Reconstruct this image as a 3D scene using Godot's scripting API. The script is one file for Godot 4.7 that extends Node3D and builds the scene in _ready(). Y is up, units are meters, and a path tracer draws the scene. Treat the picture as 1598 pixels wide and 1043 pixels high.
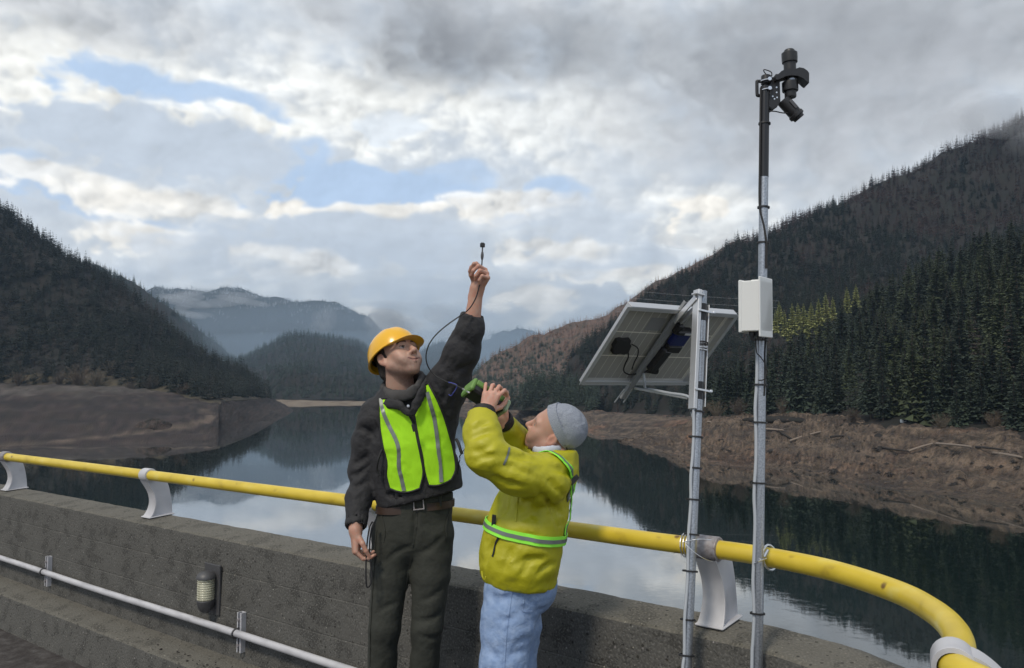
extends Node3D
# A reservoir seen from the roadway of a dam: two men test a sensor beside a mast on the curved parapet.

const WATER := -30.0
var rng := RandomNumberGenerator.new()
var names := {}

func _ready() -> void:
	rng.seed = 4711
	var cam := Camera3D.new()
	cam.name = "camera"
	add_child(cam)
	cam.position = Vector3(0, 1.88, 0)
	cam.rotation_degrees = Vector3(3.8095, 0, 0)
	cam.fov = 45.1618
	cam.near = 0.05
	cam.far = 20000.0
	cam.current = true
	var env := Environment.new()
	env.background_mode = Environment.BG_SKY
	env.tonemap_mode = Environment.TONE_MAPPER_LINEAR
	env.tonemap_exposure = 1.32
	env.sky = make_sky()
	env.sdfgi_enabled = true
	env.ssao_enabled = true
	env.ssil_enabled = true
	env.fog_enabled = true
	env.fog_density = 0.00006
	env.fog_light_color = Color(0.76, 0.88, 1.0)
	env.volumetric_fog_enabled = true   # the air itself is clear; banks of mist lie in the far valley
	env.volumetric_fog_density = 0.0
	var we := WorldEnvironment.new()
	we.name = "world_environment"
	we.environment = env
	add_child(we)
	var sun := DirectionalLight3D.new()
	sun.name = "sun"
	add_child(sun)
	sun.rotation_degrees = Vector3(-50, -32, 0)
	sun.light_energy = 0.5
	sun.light_color = Color(1.0, 0.95, 0.87)
	sun.light_angular_distance = 10.0
	sun.shadow_enabled = true
	make_materials()
	build_landscape()
	build_dam()
	build_masts()
	build_people()

# ---------------------------------------------------------------- helpers
class Geo:
	var v := PackedVector3Array()
	var n := PackedVector3Array()
	var uv := PackedVector2Array()
	var col := PackedColorArray()
	var i := PackedInt32Array()
	var tint := Color(1, 1, 1)
	func vert(p: Vector3, c = null, t := Vector2.ZERO) -> int:
		v.append(p)
		uv.append(t)
		col.append(tint if c == null else c)
		return v.size() - 1
	func tri(a: int, b: int, c: int) -> void:
		i.append(a); i.append(b); i.append(c)
	func quad(a: int, b: int, c: int, d: int) -> void:
		i.append(a); i.append(b); i.append(c)
		i.append(a); i.append(c); i.append(d)
	func face(ps: Array) -> void:   # a flat polygon (convex), corners clockwise seen from outside
		var s := v.size()
		for p in ps:
			vert(p)
		for k in range(1, ps.size() - 1):
			tri(s, s + k, s + k + 1)
	func join(g: Geo, xf := Transform3D()) -> void:
		var s := v.size()
		for k in g.v.size():
			v.append(xf * g.v[k])
			uv.append(g.uv[k])
			col.append(g.col[k])
		for k in g.i:
			i.append(s + k)
	func box(xf: Transform3D, size: Vector3, b := 0.0) -> void:   # a box whose edges are chamfered by b
		var h := size * 0.5
		b = minf(b, minf(h.x, minf(h.y, h.z)) * 0.9)
		var id := {}
		for sx in [-1, 1]:
			for sy in [-1, 1]:
				for sz in [-1, 1]:
					var c := Vector3(sx * h.x, sy * h.y, sz * h.z)
					id[[sx, sy, sz, 0]] = xf * (c - Vector3(0, sy * b, sz * b))
					id[[sx, sy, sz, 1]] = xf * (c - Vector3(sx * b, 0, sz * b))
					id[[sx, sy, sz, 2]] = xf * (c - Vector3(sx * b, sy * b, 0))
		var mid := xf.origin
		for s in [-1, 1]:
			hull([id[[s, -1, -1, 0]], id[[s, 1, -1, 0]], id[[s, 1, 1, 0]], id[[s, -1, 1, 0]]], mid)
			hull([id[[-1, s, -1, 1]], id[[1, s, -1, 1]], id[[1, s, 1, 1]], id[[-1, s, 1, 1]]], mid)
			hull([id[[-1, -1, s, 2]], id[[1, -1, s, 2]], id[[1, 1, s, 2]], id[[-1, 1, s, 2]]], mid)
			if b > 0.0:
				for t in [-1, 1]:
					hull([id[[-1, s, t, 1]], id[[1, s, t, 1]], id[[1, s, t, 2]], id[[-1, s, t, 2]]], mid)
					hull([id[[s, -1, t, 0]], id[[s, 1, t, 0]], id[[s, 1, t, 2]], id[[s, -1, t, 2]]], mid)
					hull([id[[s, t, -1, 0]], id[[s, t, 1, 0]], id[[s, t, 1, 1]], id[[s, t, -1, 1]]], mid)
					for w in [-1, 1]:
						hull([id[[s, t, w, 0]], id[[s, t, w, 1]], id[[s, t, w, 2]]], mid)
	func hull(ps: Array, mid: Vector3) -> void:   # a face turned away from mid
		var nn: Vector3 = (ps[2] - ps[0]).cross(ps[1] - ps[0])
		if nn.dot(ps[0] - mid) < 0.0:
			ps.reverse()
		face(ps)
	func tube(ps: Array, r, sides := 10, caps := true, flat := 1.0) -> void:   # r: a number or one per point
		var m := ps.size()
		var up := Vector3.UP
		var t0: Vector3 = (ps[1] - ps[0]).normalized()
		if absf(t0.dot(up)) > 0.9:
			up = Vector3.BACK
		var a := (up - t0 * up.dot(t0)).normalized()
		var first := v.size()
		for k in m:
			var t: Vector3 = (ps[mini(k + 1, m - 1)] - ps[maxi(k - 1, 0)]).normalized()
			a = (a - t * a.dot(t)).normalized()
			var b := t.cross(a)
			var rr: float = r[k] if r is Array else r
			for s in sides:
				var w := TAU * s / sides
				vert(ps[k] + (a * cos(w) * flat + b * sin(w)) * rr, null, Vector2(float(s) / sides, float(k)))
		for k in m - 1:
			for s in sides:
				var p := first + k * sides + s
				var q := first + k * sides + (s + 1) % sides
				quad(p, p + sides, q + sides, q)
		if caps:
			for e in [0, m - 1]:
				var c := vert(ps[e])
				for s in sides:
					var p: int = first + e * sides + s
					var q: int = first + e * sides + (s + 1) % sides
					if e == 0:
						tri(c, p, q)
					else:
						tri(c, q, p)
	func lathe(prof: Array, xf: Transform3D, sides := 20) -> void:   # prof: Vector2(radius, height) from bottom to top
		var first := v.size()
		for k in prof.size():
			for s in sides:
				var w := TAU * s / sides
				vert(xf * Vector3(cos(w) * prof[k].x, prof[k].y, sin(w) * prof[k].x), null, Vector2(float(s) / sides, prof[k].y))
		for k in prof.size() - 1:
			for s in sides:
				var p := first + k * sides + s
				var q := first + k * sides + (s + 1) % sides
				quad(p, q, q + sides, p + sides)
	func prism(poly: PackedVector2Array, xf: Transform3D, depth: float) -> void:   # outline in x,y; thickness along z, centred
		var area := 0.0
		for k in poly.size():
			area += poly[k].cross(poly[(k + 1) % poly.size()])
		if area < 0.0:
			poly.reverse()
		var ids := Geometry2D.triangulate_polygon(poly)
		for s in [-1.0, 1.0]:
			var f := v.size()
			for p in poly:
				vert(xf * Vector3(p.x, p.y, s * depth / 2))
			for k in range(0, ids.size(), 3):
				var a: int = ids[k]
				var b: int = ids[k + 1]
				var c: int = ids[k + 2]
				var ccw := (poly[b] - poly[a]).cross(poly[c] - poly[a]) > 0.0
				if ccw == (s < 0.0):
					tri(f + a, f + b, f + c)
				else:
					tri(f + a, f + c, f + b)
		for k in poly.size():
			var p := poly[k]
			var q := poly[(k + 1) % poly.size()]
			face([xf * Vector3(p.x, p.y, depth / 2), xf * Vector3(q.x, q.y, depth / 2), xf * Vector3(q.x, q.y, -depth / 2), xf * Vector3(p.x, p.y, -depth / 2)])
	func smooth(angle := 40.0) -> void:   # normals; corners sharper than the angle stay edges
		n.resize(v.size())
		if angle >= 180.0:
			n.fill(Vector3.ZERO)
			for k in range(0, i.size(), 3):
				var fn := (v[i[k + 2]] - v[i[k]]).cross(v[i[k + 1]] - v[i[k]])
				n[i[k]] += fn
				n[i[k + 1]] += fn
				n[i[k + 2]] += fn
			for k in n.size():
				n[k] = n[k].normalized()
			return
		var at := {}
		var fns := PackedVector3Array()
		for k in range(0, i.size(), 3):
			var fn := (v[i[k + 2]] - v[i[k]]).cross(v[i[k + 1]] - v[i[k]])
			fns.append(fn)
			for e in 3:
				var key := Vector3i((v[i[k + e]] * 20000.0).round())
				if not at.has(key):
					at[key] = []
				at[key].append(k / 3)
		var nv := PackedVector3Array()
		var nn := PackedVector3Array()
		var nu := PackedVector2Array()
		var nc := PackedColorArray()
		var ni := PackedInt32Array()
		var lim := cos(deg_to_rad(angle))
		for k in range(0, i.size(), 3):
			var f := fns[k / 3]
			var fu := f.normalized()
			for e in 3:
				var key := Vector3i((v[i[k + e]] * 20000.0).round())
				var sum := Vector3.ZERO
				for o in at[key]:
					if fns[o].normalized().dot(fu) > lim:
						sum += fns[o]
				ni.append(nv.size())
				nv.append(v[i[k + e]])
				nn.append(sum.normalized() if sum.length_squared() > 1e-20 else fu)
				nu.append(uv[i[k + e]])
				nc.append(col[i[k + e]])
		v = nv; n = nn; uv = nu; col = nc; i = ni
	func flip() -> void:
		for k in range(0, i.size(), 3):
			var t := i[k]
			i[k] = i[k + 1]
			i[k + 1] = t
	func mesh(m: Material, angle := 40.0) -> ArrayMesh:
		if n.size() != v.size():
			smooth(angle)
		var a := []
		a.resize(Mesh.ARRAY_MAX)
		a[Mesh.ARRAY_VERTEX] = v
		a[Mesh.ARRAY_NORMAL] = n
		a[Mesh.ARRAY_TEX_UV] = uv
		a[Mesh.ARRAY_COLOR] = col
		a[Mesh.ARRAY_INDEX] = i
		var am := ArrayMesh.new()
		am.add_surface_from_arrays(Mesh.PRIMITIVE_TRIANGLES, a)
		am.surface_set_material(0, m)
		return am

func numbered(called: String) -> String:
	var k: int = names.get(called, -1) + 1
	names[called] = k
	return called if k == 0 else "%s_%03d" % [called, k]

func put(called: String, mesh: Mesh, parent: Node = self, at := Transform3D()) -> MeshInstance3D:
	var o := MeshInstance3D.new()
	o.mesh = mesh
	o.transform = at
	if parent == self:
		o.name = numbered(called)
		add_child(o)
	else:
		var k := 0
		var nm := called
		while parent.has_node(nm):
			k += 1
			nm = "%s_%03d" % [called, k]
		o.name = nm
		parent.add_child(o)
	return o

func tag(o: Node, label: String, category: String, group := "") -> Node:
	o.set_meta("label", label)
	o.set_meta("category", category)
	if group != "":
		o.set_meta("group", group)
	return o

func thing(called: String, at: Vector3, label: String, category: String, group := "") -> Node3D:
	var o := Node3D.new()
	o.name = numbered(called)
	add_child(o)
	o.position = at
	tag(o, label, category, group)
	return o

func kind(o: Node, k: String) -> Node:
	o.set_meta("kind", k)
	return o

func shifted(g: Geo, at: Vector3) -> Geo:   # the same shape about another origin
	for k in g.v.size():
		g.v[k] -= at
	return g

func spline(ps: Array, per := 6, closed := false) -> Array:   # Catmull-Rom
	var out := []
	var m := ps.size()
	for k in (m if closed else m - 1):
		var a = ps[(k - 1 + m) % m] if closed else ps[maxi(k - 1, 0)]
		var b = ps[k]
		var c = ps[(k + 1) % m]
		var d = ps[(k + 2) % m] if closed else ps[mini(k + 2, m - 1)]
		for s in per:
			var t := float(s) / per
			out.append(0.5 * (2.0 * b + (c - a) * t + (2.0 * a - 5.0 * b + 4.0 * c - d) * t * t + (3.0 * b - a - 3.0 * c + d) * t * t * t))
	if not closed:
		out.append(ps[m - 1])
	return out

func fbm(freq: float, octaves: int, sd: int) -> FastNoiseLite:
	var f := FastNoiseLite.new()
	f.seed = sd
	f.noise_type = FastNoiseLite.TYPE_SIMPLEX_SMOOTH
	f.frequency = freq
	f.fractal_type = FastNoiseLite.FRACTAL_FBM
	f.fractal_octaves = octaves
	return f

func frame(y: Vector3, x: Vector3) -> Basis:   # a basis with the given y axis and nearly the given x axis
	y = y.normalized()
	var z := x.cross(y).normalized()
	return Basis(y.cross(z).normalized(), y, z)

# ---------------------------------------------------------------- sky and clouds
var sn := []
func lin(r: float, g: float, b: float) -> Vector3:
	var c := Color(r / 255.0, g / 255.0, b / 255.0).srgb_to_linear()
	return Vector3(c.r, c.g, c.b)

func ss(a: float, b: float, x: float) -> float:
	var t := clampf((x - a) / (b - a), 0.0, 1.0)
	return t * t * (3.0 - 2.0 * t)

# banks of cloud and openings: centre (azimuth, height in degrees), radii in degrees, kind, strength, sharpness of the edge
var banks := [
	# kinds: 0 blue opening, 1 bright cloud, 2 blue grey cloud, 3 dark grey base, 4 mid grey veil, 5 warm white
	[Vector2(-29.75, 19.68), 8.0, 4.2, 1, 0.9, 0.5], [Vector2(-30.21, 22.68), 12.0, 2.4, 4, 0.8, 0.5], [Vector2(-11.01, 19.14), 9.0, 4.0, 1, 0.7, 0.6],
	[Vector2(0.05, 18.62), 11.0, 3.2, 1, 0.55, 0.6], [Vector2(-4.65, 25.53), 15.0, 4.0, 4, 0.9, 0.6], [Vector2(-5.56, 23.11), 6.5, 4.0, 3, 1.0, 0.7], [Vector2(4.73, 23.54), 9.0, 3.0, 3, 0.8, 0.7],
	[Vector2(20.21, 19.95), 15.0, 9.5, 4, 1.0, 0.5], [Vector2(29.87, 21.12), 13.0, 5.0, 4, 1.0, 0.5], [Vector2(15.15, 22.08), 6.5, 5.0, 3, 0.4, 0.6], [Vector2(26.85, 18.27), 6.0, 5.0, 4, 0.5, 0.5], [Vector2(23.53, 22.97), 11.0, 4.0, 3, 0.45, 0.7],
	[Vector2(13.22, 11.74), 5.0, 3.0, 1, 0.5, 0.5],
	[Vector2(-22.48, 16.69), 6.6, 2.0, 2, 0.0, 0.4],
	[Vector2(-26.43, 19.11), 3.4, 1.6, 0, 1.0, 0.30], [Vector2(-22.13, 18.53), 5.5, 1.3, 0, 0.95, 0.30], [Vector2(-10.94, 13.93), 7.6, 1.7, 0, 1.25, 0.25], [Vector2(-5.51, 15.00), 4.5, 1.0, 0, 0.8, 0.3], [Vector2(2.36, 13.82), 3.0, 1.2, 0, 0.9, 0.3], [Vector2(-30.88, 12.31), 2.8, 1.8, 0, 0.8, 0.3], [Vector2(-14.94, 15.51), 2.4, 1.7, 0, 0.9, 0.3], [Vector2(-26.54, 10.61), 3.4, 0.7, 0, 0.6, 0.3], [Vector2(-8.74, 17.99), 2.2, 0.8, 0, 0.35, 0.4],
	[Vector2(-27.12, 17.27), 6.0, 0.9, 1, 1.0, 0.2], [Vector2(-20.89, 17.67), 5.5, 0.8, 1, 0.95, 0.2],
	[Vector2(-24.03, 15.83), 8.4, 2.3, 2, 1.0, 0.22], [Vector2(-20.83, 15.23), 5.0, 1.9, 2, 0.9, 0.22],
	[Vector2(-28.43, 12.61), 5.5, 1.0, 5, 0.75, 0.25], [Vector2(-23.14, 11.85), 6.5, 1.1, 5, 0.7, 0.25], [Vector2(-14.45, 12.33), 2.0, 1.1, 5, 1.0, 0.2], [Vector2(-8.67, 12.13), 6.5, 0.9, 5, 0.85, 0.2], [Vector2(0.05, 12.94), 4.5, 1.2, 5, 0.7, 0.25],
	[Vector2(-10.90, 10.29), 8.5, 2.0, 2, 1.0, 0.22], [Vector2(-5.47, 9.98), 5.0, 2.0, 2, 0.8, 0.25], [Vector2(-20.73, 11.08), 3.5, 0.8, 2, 0.6, 0.3],
	[Vector2(-26.14, 9.63), 4.0, 1.0, 5, 0.8, 0.25], [Vector2(-21.09, 9.36), 5.0, 0.9, 2, 0.7, 0.3], [Vector2(-15.25, 8.58), 4.5, 1.0, 5, 0.55, 0.3], [Vector2(-19.84, 7.94), 5.0, 0.8, 2, 0.6, 0.3],
	[Vector2(4.66, 11.78), 5.5, 1.2, 2, 0.7, 0.3], [Vector2(3.27, 10.01), 4.0, 0.9, 5, 0.6, 0.25], [Vector2(12.78, 11.97), 1.8, 1.3, 5, 1.0, 0.22], [Vector2(9.63, 9.21), 4.0, 1.2, 2, 0.5, 0.3], [Vector2(6.91, 7.93), 4.5, 0.9, 5, 0.7, 0.25],
	[Vector2(-6.36, 7.03), 5.0, 1.2, 2, 0.8, 0.3], [Vector2(-9.05, 4.96), 3.0, 0.7, 5, 0.9, 0.2], [Vector2(1.42, 6.16), 3.5, 0.9, 5, 0.75, 0.25], [Vector2(4.64, 8.64), 3.0, 0.9, 2, 0.6, 0.3], [Vector2(-3.62, 4.78), 4.0, 0.7, 2, 0.6, 0.3], [Vector2(8.71, 6.77), 2.4, 0.7, 1, 0.8, 0.2],
]

func sky_at(az: float, el: float) -> Vector3:   # degrees; the colour of the sky there, linear
	var e := deg_to_rad(maxf(el, 0.0))
	var a := deg_to_rad(az)
	var s := 1.0 / (sin(e) + 0.16)
	var q := Vector2(sin(a), -cos(a)) * cos(e) * s
	var n1: float = sn[0].get_noise_2d(q.x * 10.0, q.y * 10.0)          # large masses
	var n2: float = sn[1].get_noise_2d(q.x * 10.0, q.y * 10.0)          # billows
	var wx: float = sn[2].get_noise_2d(az * 1.0, el * 1.8)
	var wy: float = sn[2].get_noise_2d(az * 1.0 + 300.0, el * 1.8)
	var f: float = sn[3].get_noise_3d(az, el * 1.5, 3.0)
	var bf := 1.0 - absf(sn[4].get_noise_2d(az + wx * 1.2, el * 1.5 + wy)) * 2.0
	var f2: float = sn[5].get_noise_2d(az + f * 2.0, el * 1.4)
	var rel: float = f - sn[3].get_noise_3d(az + 0.7, (el - 0.55) * 1.5, 3.0) + 0.5 * (f2 - sn[5].get_noise_2d(az + 0.3 + f * 2.0, (el - 0.25) * 1.4))
	var bright := lin(232, 232, 227)
	var grey := lin(163, 167, 173)
	var bluegrey := lin(180, 190, 202)
	var dark := lin(118, 122, 128)
	var blue := lin(168, 189, 215)
	var warm := lin(229, 226, 219)
	# far from the banks that are listed, the same cloud goes on: broken grey with bright rims and a few openings
	var c := bluegrey.lerp(grey, ss(-0.2, 0.3, n1) * 0.8)
	c = c.lerp(bright, ss(0.0, 0.45, n2 - n1 * 0.3) * 0.6)
	c = c.lerp(blue, ss(0.18, 0.42, -n1 + n2 * 0.4) * 0.7)
	var near := maxf(0.0, 1.0 - ss(34.0, 46.0, absf(az))) * (1.0 - ss(28.0, 40.0, el))
	if near > 0.0:
		var d := bluegrey.lerp(bright, 0.25 + 0.35 * f)
		var pal: Array = [blue, bright, bluegrey, dark, grey, warm]
		for b in banks:
			var dx: float = az + wx * 2.2 + f * 1.4 + f2 * 0.8 - b[0].x
			var rx: float = b[1]
			if absf(dx) > rx * 1.6:
				continue
			var dy: float = el + wy * 1.1 + f * 0.7 + f2 * 0.4 - b[0].y
			var ry: float = b[2]
			if absf(dy) > ry * 1.6:
				continue
			var g := 1.0 - sqrt(dx * dx / (rx * rx) + dy * dy / (ry * ry))
			var w: float = ss(-0.45 * b[5], (1.25 if b[3] != 3 and b[3] != 4 else 1.9) * b[5], g + (f * 1.05 + (bf - 0.5) * 0.45 + f2 * 0.7) * (0.55 if b[3] != 3 and b[3] != 4 else 0.3)) * b[4]
			d = d.lerp(pal[b[3]], minf(w, 1.0))
		c = c.lerp(d, near)
	# the grain of the cloud itself
	var grain := (f * 0.08 + (bf - 0.6) * 0.07 + rel * 0.30 + f2 * 0.06) * lerpf(0.35, 1.0, ss(0.25, 0.5, c.y)) * (1.0 - ss(0.0, 0.16, c.z - c.x) * 0.75)
	return c * (1.0 + grain)

func make_sky() -> Sky:
	sn = [fbm(0.028, 3, 11), fbm(0.10, 4, 12), fbm(0.10, 4, 13), fbm(0.22, 5, 14), fbm(0.16, 4, 15), fbm(0.5, 4, 16)]
	var w := 3072
	var low := Image.create(w / 8, w / 16, false, Image.FORMAT_RGBF)
	for y in w / 16:
		var el := 90.0 - (y + 0.5) * 180.0 / (w / 16)
		for x in w / 8:
			var v := sky_at(fposmod((x + 0.5) * 360.0 / (w / 8) + 180.0, 360.0) - 180.0, el) if el > -2.0 else lin(150, 155, 160)
			low.set_pixel(x, y, Color(v.x, v.y, v.z))
	low.resize(w, w / 2, Image.INTERPOLATE_CUBIC)
	var step := 360.0 / w   # finer where the picture looks
	for y in range(int((90.0 - 36.0) / step), int(90.0 / step)):
		var el := 90.0 - (y + 0.5) * step
		for x in range(-int(38.0 / step), int(38.0 / step)):
			var v := sky_at((x + 0.5) * step, el)
			low.set_pixel(posmod(x, w), y, Color(v.x, v.y, v.z))
	var m := PanoramaSkyMaterial.new()
	m.panorama = ImageTexture.create_from_image(low)
	var s := Sky.new()
	s.sky_material = m
	return s

# ---------------------------------------------------------------- materials
var M := {}
func tex(freq: float, octaves: int, sd: int, stops: Array, size := 512, ridged := false) -> NoiseTexture2D:   # stops: [offset, Color (linear)]
	var t := NoiseTexture2D.new()
	t.width = size
	t.height = size
	t.seamless = true
	t.generate_mipmaps = false
	t.normalize = true
	var f := fbm(freq, octaves, sd)
	if ridged:
		f.fractal_type = FastNoiseLite.FRACTAL_RIDGED
	t.noise = f
	var r := Gradient.new()
	var off := PackedFloat32Array()
	var cs := PackedColorArray()
	for s in stops:
		off.append(s[0])
		cs.append((s[1] as Color).linear_to_srgb())
	r.offsets = off
	r.colors = cs
	t.color_ramp = r
	return t

func cells(freq: float, sd: int, stops: Array, size := 512) -> NoiseTexture2D:   # grains and pits
	var t := tex(freq, 1, sd, stops, size)
	var f := FastNoiseLite.new()
	f.seed = sd
	f.noise_type = FastNoiseLite.TYPE_CELLULAR
	f.cellular_return_type = FastNoiseLite.RETURN_DISTANCE
	f.frequency = freq
	f.fractal_type = FastNoiseLite.FRACTAL_NONE
	t.noise = f
	return t

func g1(v: float) -> Color:
	return Color(v, v, v)

func mat(called: String, c: Color, rough: float, metal := 0.0) -> StandardMaterial3D:   # c: linear base colour
	var m := StandardMaterial3D.new()
	m.resource_name = called
	m.albedo_color = c.linear_to_srgb()
	m.roughness = rough
	m.metallic = metal
	M[called] = m
	return m

func triplanar(m: StandardMaterial3D, metres: float, world := true) -> StandardMaterial3D:   # texture laid from three sides, one repeat per that many metres
	m.uv1_triplanar = true
	m.uv1_world_triplanar = world
	m.uv1_scale = Vector3.ONE / metres
	m.uv1_triplanar_sharpness = 4.0
	return m

func relief(m: StandardMaterial3D, t: Texture2D, cm: float) -> StandardMaterial3D:
	m.heightmap_enabled = true
	m.heightmap_texture = t
	m.heightmap_scale = cm
	return m

func concrete_picture(add := 0.0, sd := 606) -> ImageTexture:   # exposed, weathered concrete: sand, pale pebbles, pits, dark growth
	var broad := fbm(0.006, 4, 6).get_seamless_image(1024, 1024)
	var fine := fbm(0.09, 4, 7).get_seamless_image(1024, 1024)
	var im := Image.create(1024, 1024, false, Image.FORMAT_RGB8)
	for y in 1024:
		for x in 1024:
			var b := broad.get_pixel(x, y).r
			var f := fine.get_pixel(x, y).r
			var v := 0.054 + add + 0.028 * b + 0.066 * f * f + (0.02 if f > 0.72 else 0.0)
			v *= 0.72 if b < 0.36 and f < 0.6 else 1.0
			im.set_pixel(x, y, Color(v * 1.02, v, v * 0.93).linear_to_srgb())
	var r := RandomNumberGenerator.new()
	r.seed = sd
	for k in 2200:
		var pale := r.randf() < 0.36
		var v := r.randf_range(0.12, 0.30) if pale else r.randf_range(0.018, 0.04)
		var c := Color(v * r.randf_range(0.98, 1.1), v, v * r.randf_range(0.8, 1.0)).linear_to_srgb()
		var s := 1 + int(pow(r.randf(), 3.0) * (4.0 if pale else 6.0))
		var px := r.randi_range(0, 1023)
		var py := r.randi_range(0, 1023)
		for dy in range(-s, s + 1):
			for dx in range(-s, s + 1):
				if dx * dx * r.randf_range(0.7, 1.4) + dy * dy < s * s * 0.6 + 0.3:
					im.set_pixel(posmod(px + dx, 1024), posmod(py + dy, 1024), c)
	return ImageTexture.create_from_image(im)

func make_materials() -> void:
	var m: StandardMaterial3D
	var grain := tex(0.02, 5, 1, [[0.0, g1(0.45)], [0.5, g1(0.8)], [1.0, g1(1.0)]])
	var rough_ground := tex(0.035, 5, 2, [[0.0, g1(0.0)], [1.0, g1(1.0)]])
	m = triplanar(mat("soil", g1(1.0), 0.95), 26.0)
	m.vertex_color_use_as_albedo = true
	m.albedo_texture = tex(0.02, 6, 3, [[0.0, g1(0.35)], [0.4, g1(0.75)], [0.6, g1(0.95)], [1.0, Color(1.0, 0.97, 0.92)]], 1024)
	relief(m, rough_ground, 130.0)
	m = triplanar(mat("forest_floor", g1(1.0), 1.0), 60.0)
	m.vertex_color_use_as_albedo = true
	m.albedo_texture = grain
	m = mat("needles", g1(1.0), 0.85)
	m.vertex_color_use_as_albedo = true
	m = mat("bark", Color(0.10, 0.075, 0.06), 0.95)
	m = mat("twigs", g1(1.0), 0.95)
	m.vertex_color_use_as_albedo = true
	m = mat("driftwood", Color(0.27, 0.22, 0.18), 0.9)
	m.albedo_texture = grain
	triplanar(m, 2.0)
	m = triplanar(mat("stone", Color(0.11, 0.085, 0.067), 0.95), 3.0)
	m.albedo_texture = grain
	m = mat("stump", Color(0.03, 0.026, 0.024), 0.95)
	m = triplanar(mat("water", Color(0.008, 0.017, 0.015), 0.03), 90.0)
	m.metallic_specular = 0.5
	m.clearcoat_enabled = true
	m.clearcoat = 1.0
	m.clearcoat_roughness = 0.02
	m.normal_enabled = true
	m.normal_scale = 0.014
	var nt := tex(0.03, 4, 5, [[0.0, g1(0.0)], [1.0, g1(1.0)]], 1024)
	nt.as_normal_map = true
	nt.bump_strength = 8.0
	nt.color_ramp = null
	m.normal_texture = nt
	# the dam
	m = triplanar(mat("concrete", Color(1, 1, 1), 0.92), 1.3, false)
	m.albedo_texture = concrete_picture()
	relief(m, tex(0.05, 6, 9, [[0.0, g1(0.0)], [0.35, g1(0.6)], [1.0, g1(1.0)]], 1024), 0.45)
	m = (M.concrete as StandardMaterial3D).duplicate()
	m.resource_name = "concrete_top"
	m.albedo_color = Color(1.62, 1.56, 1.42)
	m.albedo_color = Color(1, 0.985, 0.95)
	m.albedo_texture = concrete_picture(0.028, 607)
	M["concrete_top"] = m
	m = triplanar(mat("asphalt", Color(1, 1, 1), 0.9), 1.5)
	m.albedo_texture = tex(0.01, 6, 7, [[0.0, Color(0.026, 0.021, 0.020)], [0.5, Color(0.044, 0.038, 0.036)], [1.0, Color(0.085, 0.080, 0.077)]], 1024)
	relief(m, rough_ground, 0.8)
	m = mat("road_paint", Color(0.42, 0.41, 0.38), 0.8)
	m = triplanar(mat("yellow_paint", Color(1, 1, 1), 0.38), 2.3)
	m.albedo_texture = tex(0.02, 5, 10, [[0.0, Color(0.32, 0.22, 0.03)], [0.22, Color(0.58, 0.43, 0.035)], [0.7, Color(0.68, 0.51, 0.05)], [1.0, Color(0.70, 0.58, 0.16)]])
	m.detail_enabled = true
	m.detail_albedo = tex(0.03, 3, 12, [[0.0, Color(0.10, 0.045, 0.02)], [1.0, Color(0.15, 0.07, 0.03)]], 256)
	m.detail_mask = cells(0.012, 14, [[0.0, g1(0.9)], [0.018, g1(0.8)], [0.03, g1(0.0)], [1.0, g1(0.0)]])
	m = triplanar(mat("grey_paint", Color(1, 1, 1), 0.5), 1.9)
	m.albedo_texture = tex(0.015, 5, 11, [[0.0, Color(0.33, 0.33, 0.35)], [0.5, Color(0.50, 0.50, 0.53)], [1.0, Color(0.58, 0.58, 0.60)]])
	m = triplanar(mat("worn_metal", Color(1, 1, 1), 0.55, 0.25), 0.25)
	m.albedo_texture = tex(0.02, 5, 13, [[0.0, Color(0.10, 0.06, 0.045)], [0.35, Color(0.26, 0.24, 0.25)], [1.0, Color(0.42, 0.41, 0.43)]])
	m = triplanar(mat("galvanised", Color(1, 1, 1), 0.34, 0.85), 0.14)
	m.albedo_texture = tex(0.03, 4, 15, [[0.0, Color(0.24, 0.255, 0.28)], [0.5, Color(0.36, 0.38, 0.41)], [1.0, Color(0.48, 0.50, 0.53)]])
	mat("bright_metal", Color(0.70, 0.71, 0.73), 0.28, 0.9)
	mat("aluminium", Color(0.62, 0.63, 0.65), 0.42, 0.7)
	mat("dark_metal", Color(0.085, 0.085, 0.09), 0.5, 0.3)
	mat("black_plastic", Color(0.016, 0.016, 0.018), 0.45)
	mat("black_rubber", Color(0.014, 0.014, 0.015), 0.65)
	mat("black_tape", Color(0.012, 0.012, 0.014), 0.3)
	mat("blue_plastic", Color(0.012, 0.02, 0.10), 0.35)
	mat("blue_wire", Color(0.05, 0.06, 0.30), 0.5)
	mat("white_plastic", Color(0.70, 0.71, 0.70), 0.4)
	mat("grey_cable", Color(0.40, 0.43, 0.47), 0.45)
	mat("print_grey", Color(0.22, 0.23, 0.24), 0.5)
	mat("label_paper", Color(0.55, 0.56, 0.58), 0.5)
	mat("backsheet", Color(0.55, 0.55, 0.52), 0.4)
	mat("cell", Color(0.30, 0.30, 0.28), 0.4)
	mat("busbar", Color(0.74, 0.72, 0.64), 0.4)
	var gl := mat("lamp_glass", Color(0.74, 0.72, 0.54), 0.2)
	gl.albedo_color.a = 0.45
	gl.transparency = BaseMaterial3D.TRANSPARENCY_ALPHA
	mat("lamp_inner", Color(0.62, 0.62, 0.52), 0.6)

# ---------------------------------------------------------------- reservoir, banks, hills, forest
var hn := []
var track := []   # where wheels have worn a pale way along the left bank
func cat(a: Vector3, b: Vector3, c: Vector3, d: Vector3, t: float) -> Vector3:
	return 0.5 * (2.0 * b + (c - a) * t + (2.0 * a - 5.0 * b + 4.0 * c - d) * t * t + (3.0 * b - a - 3.0 * c + d) * t * t * t)

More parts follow.
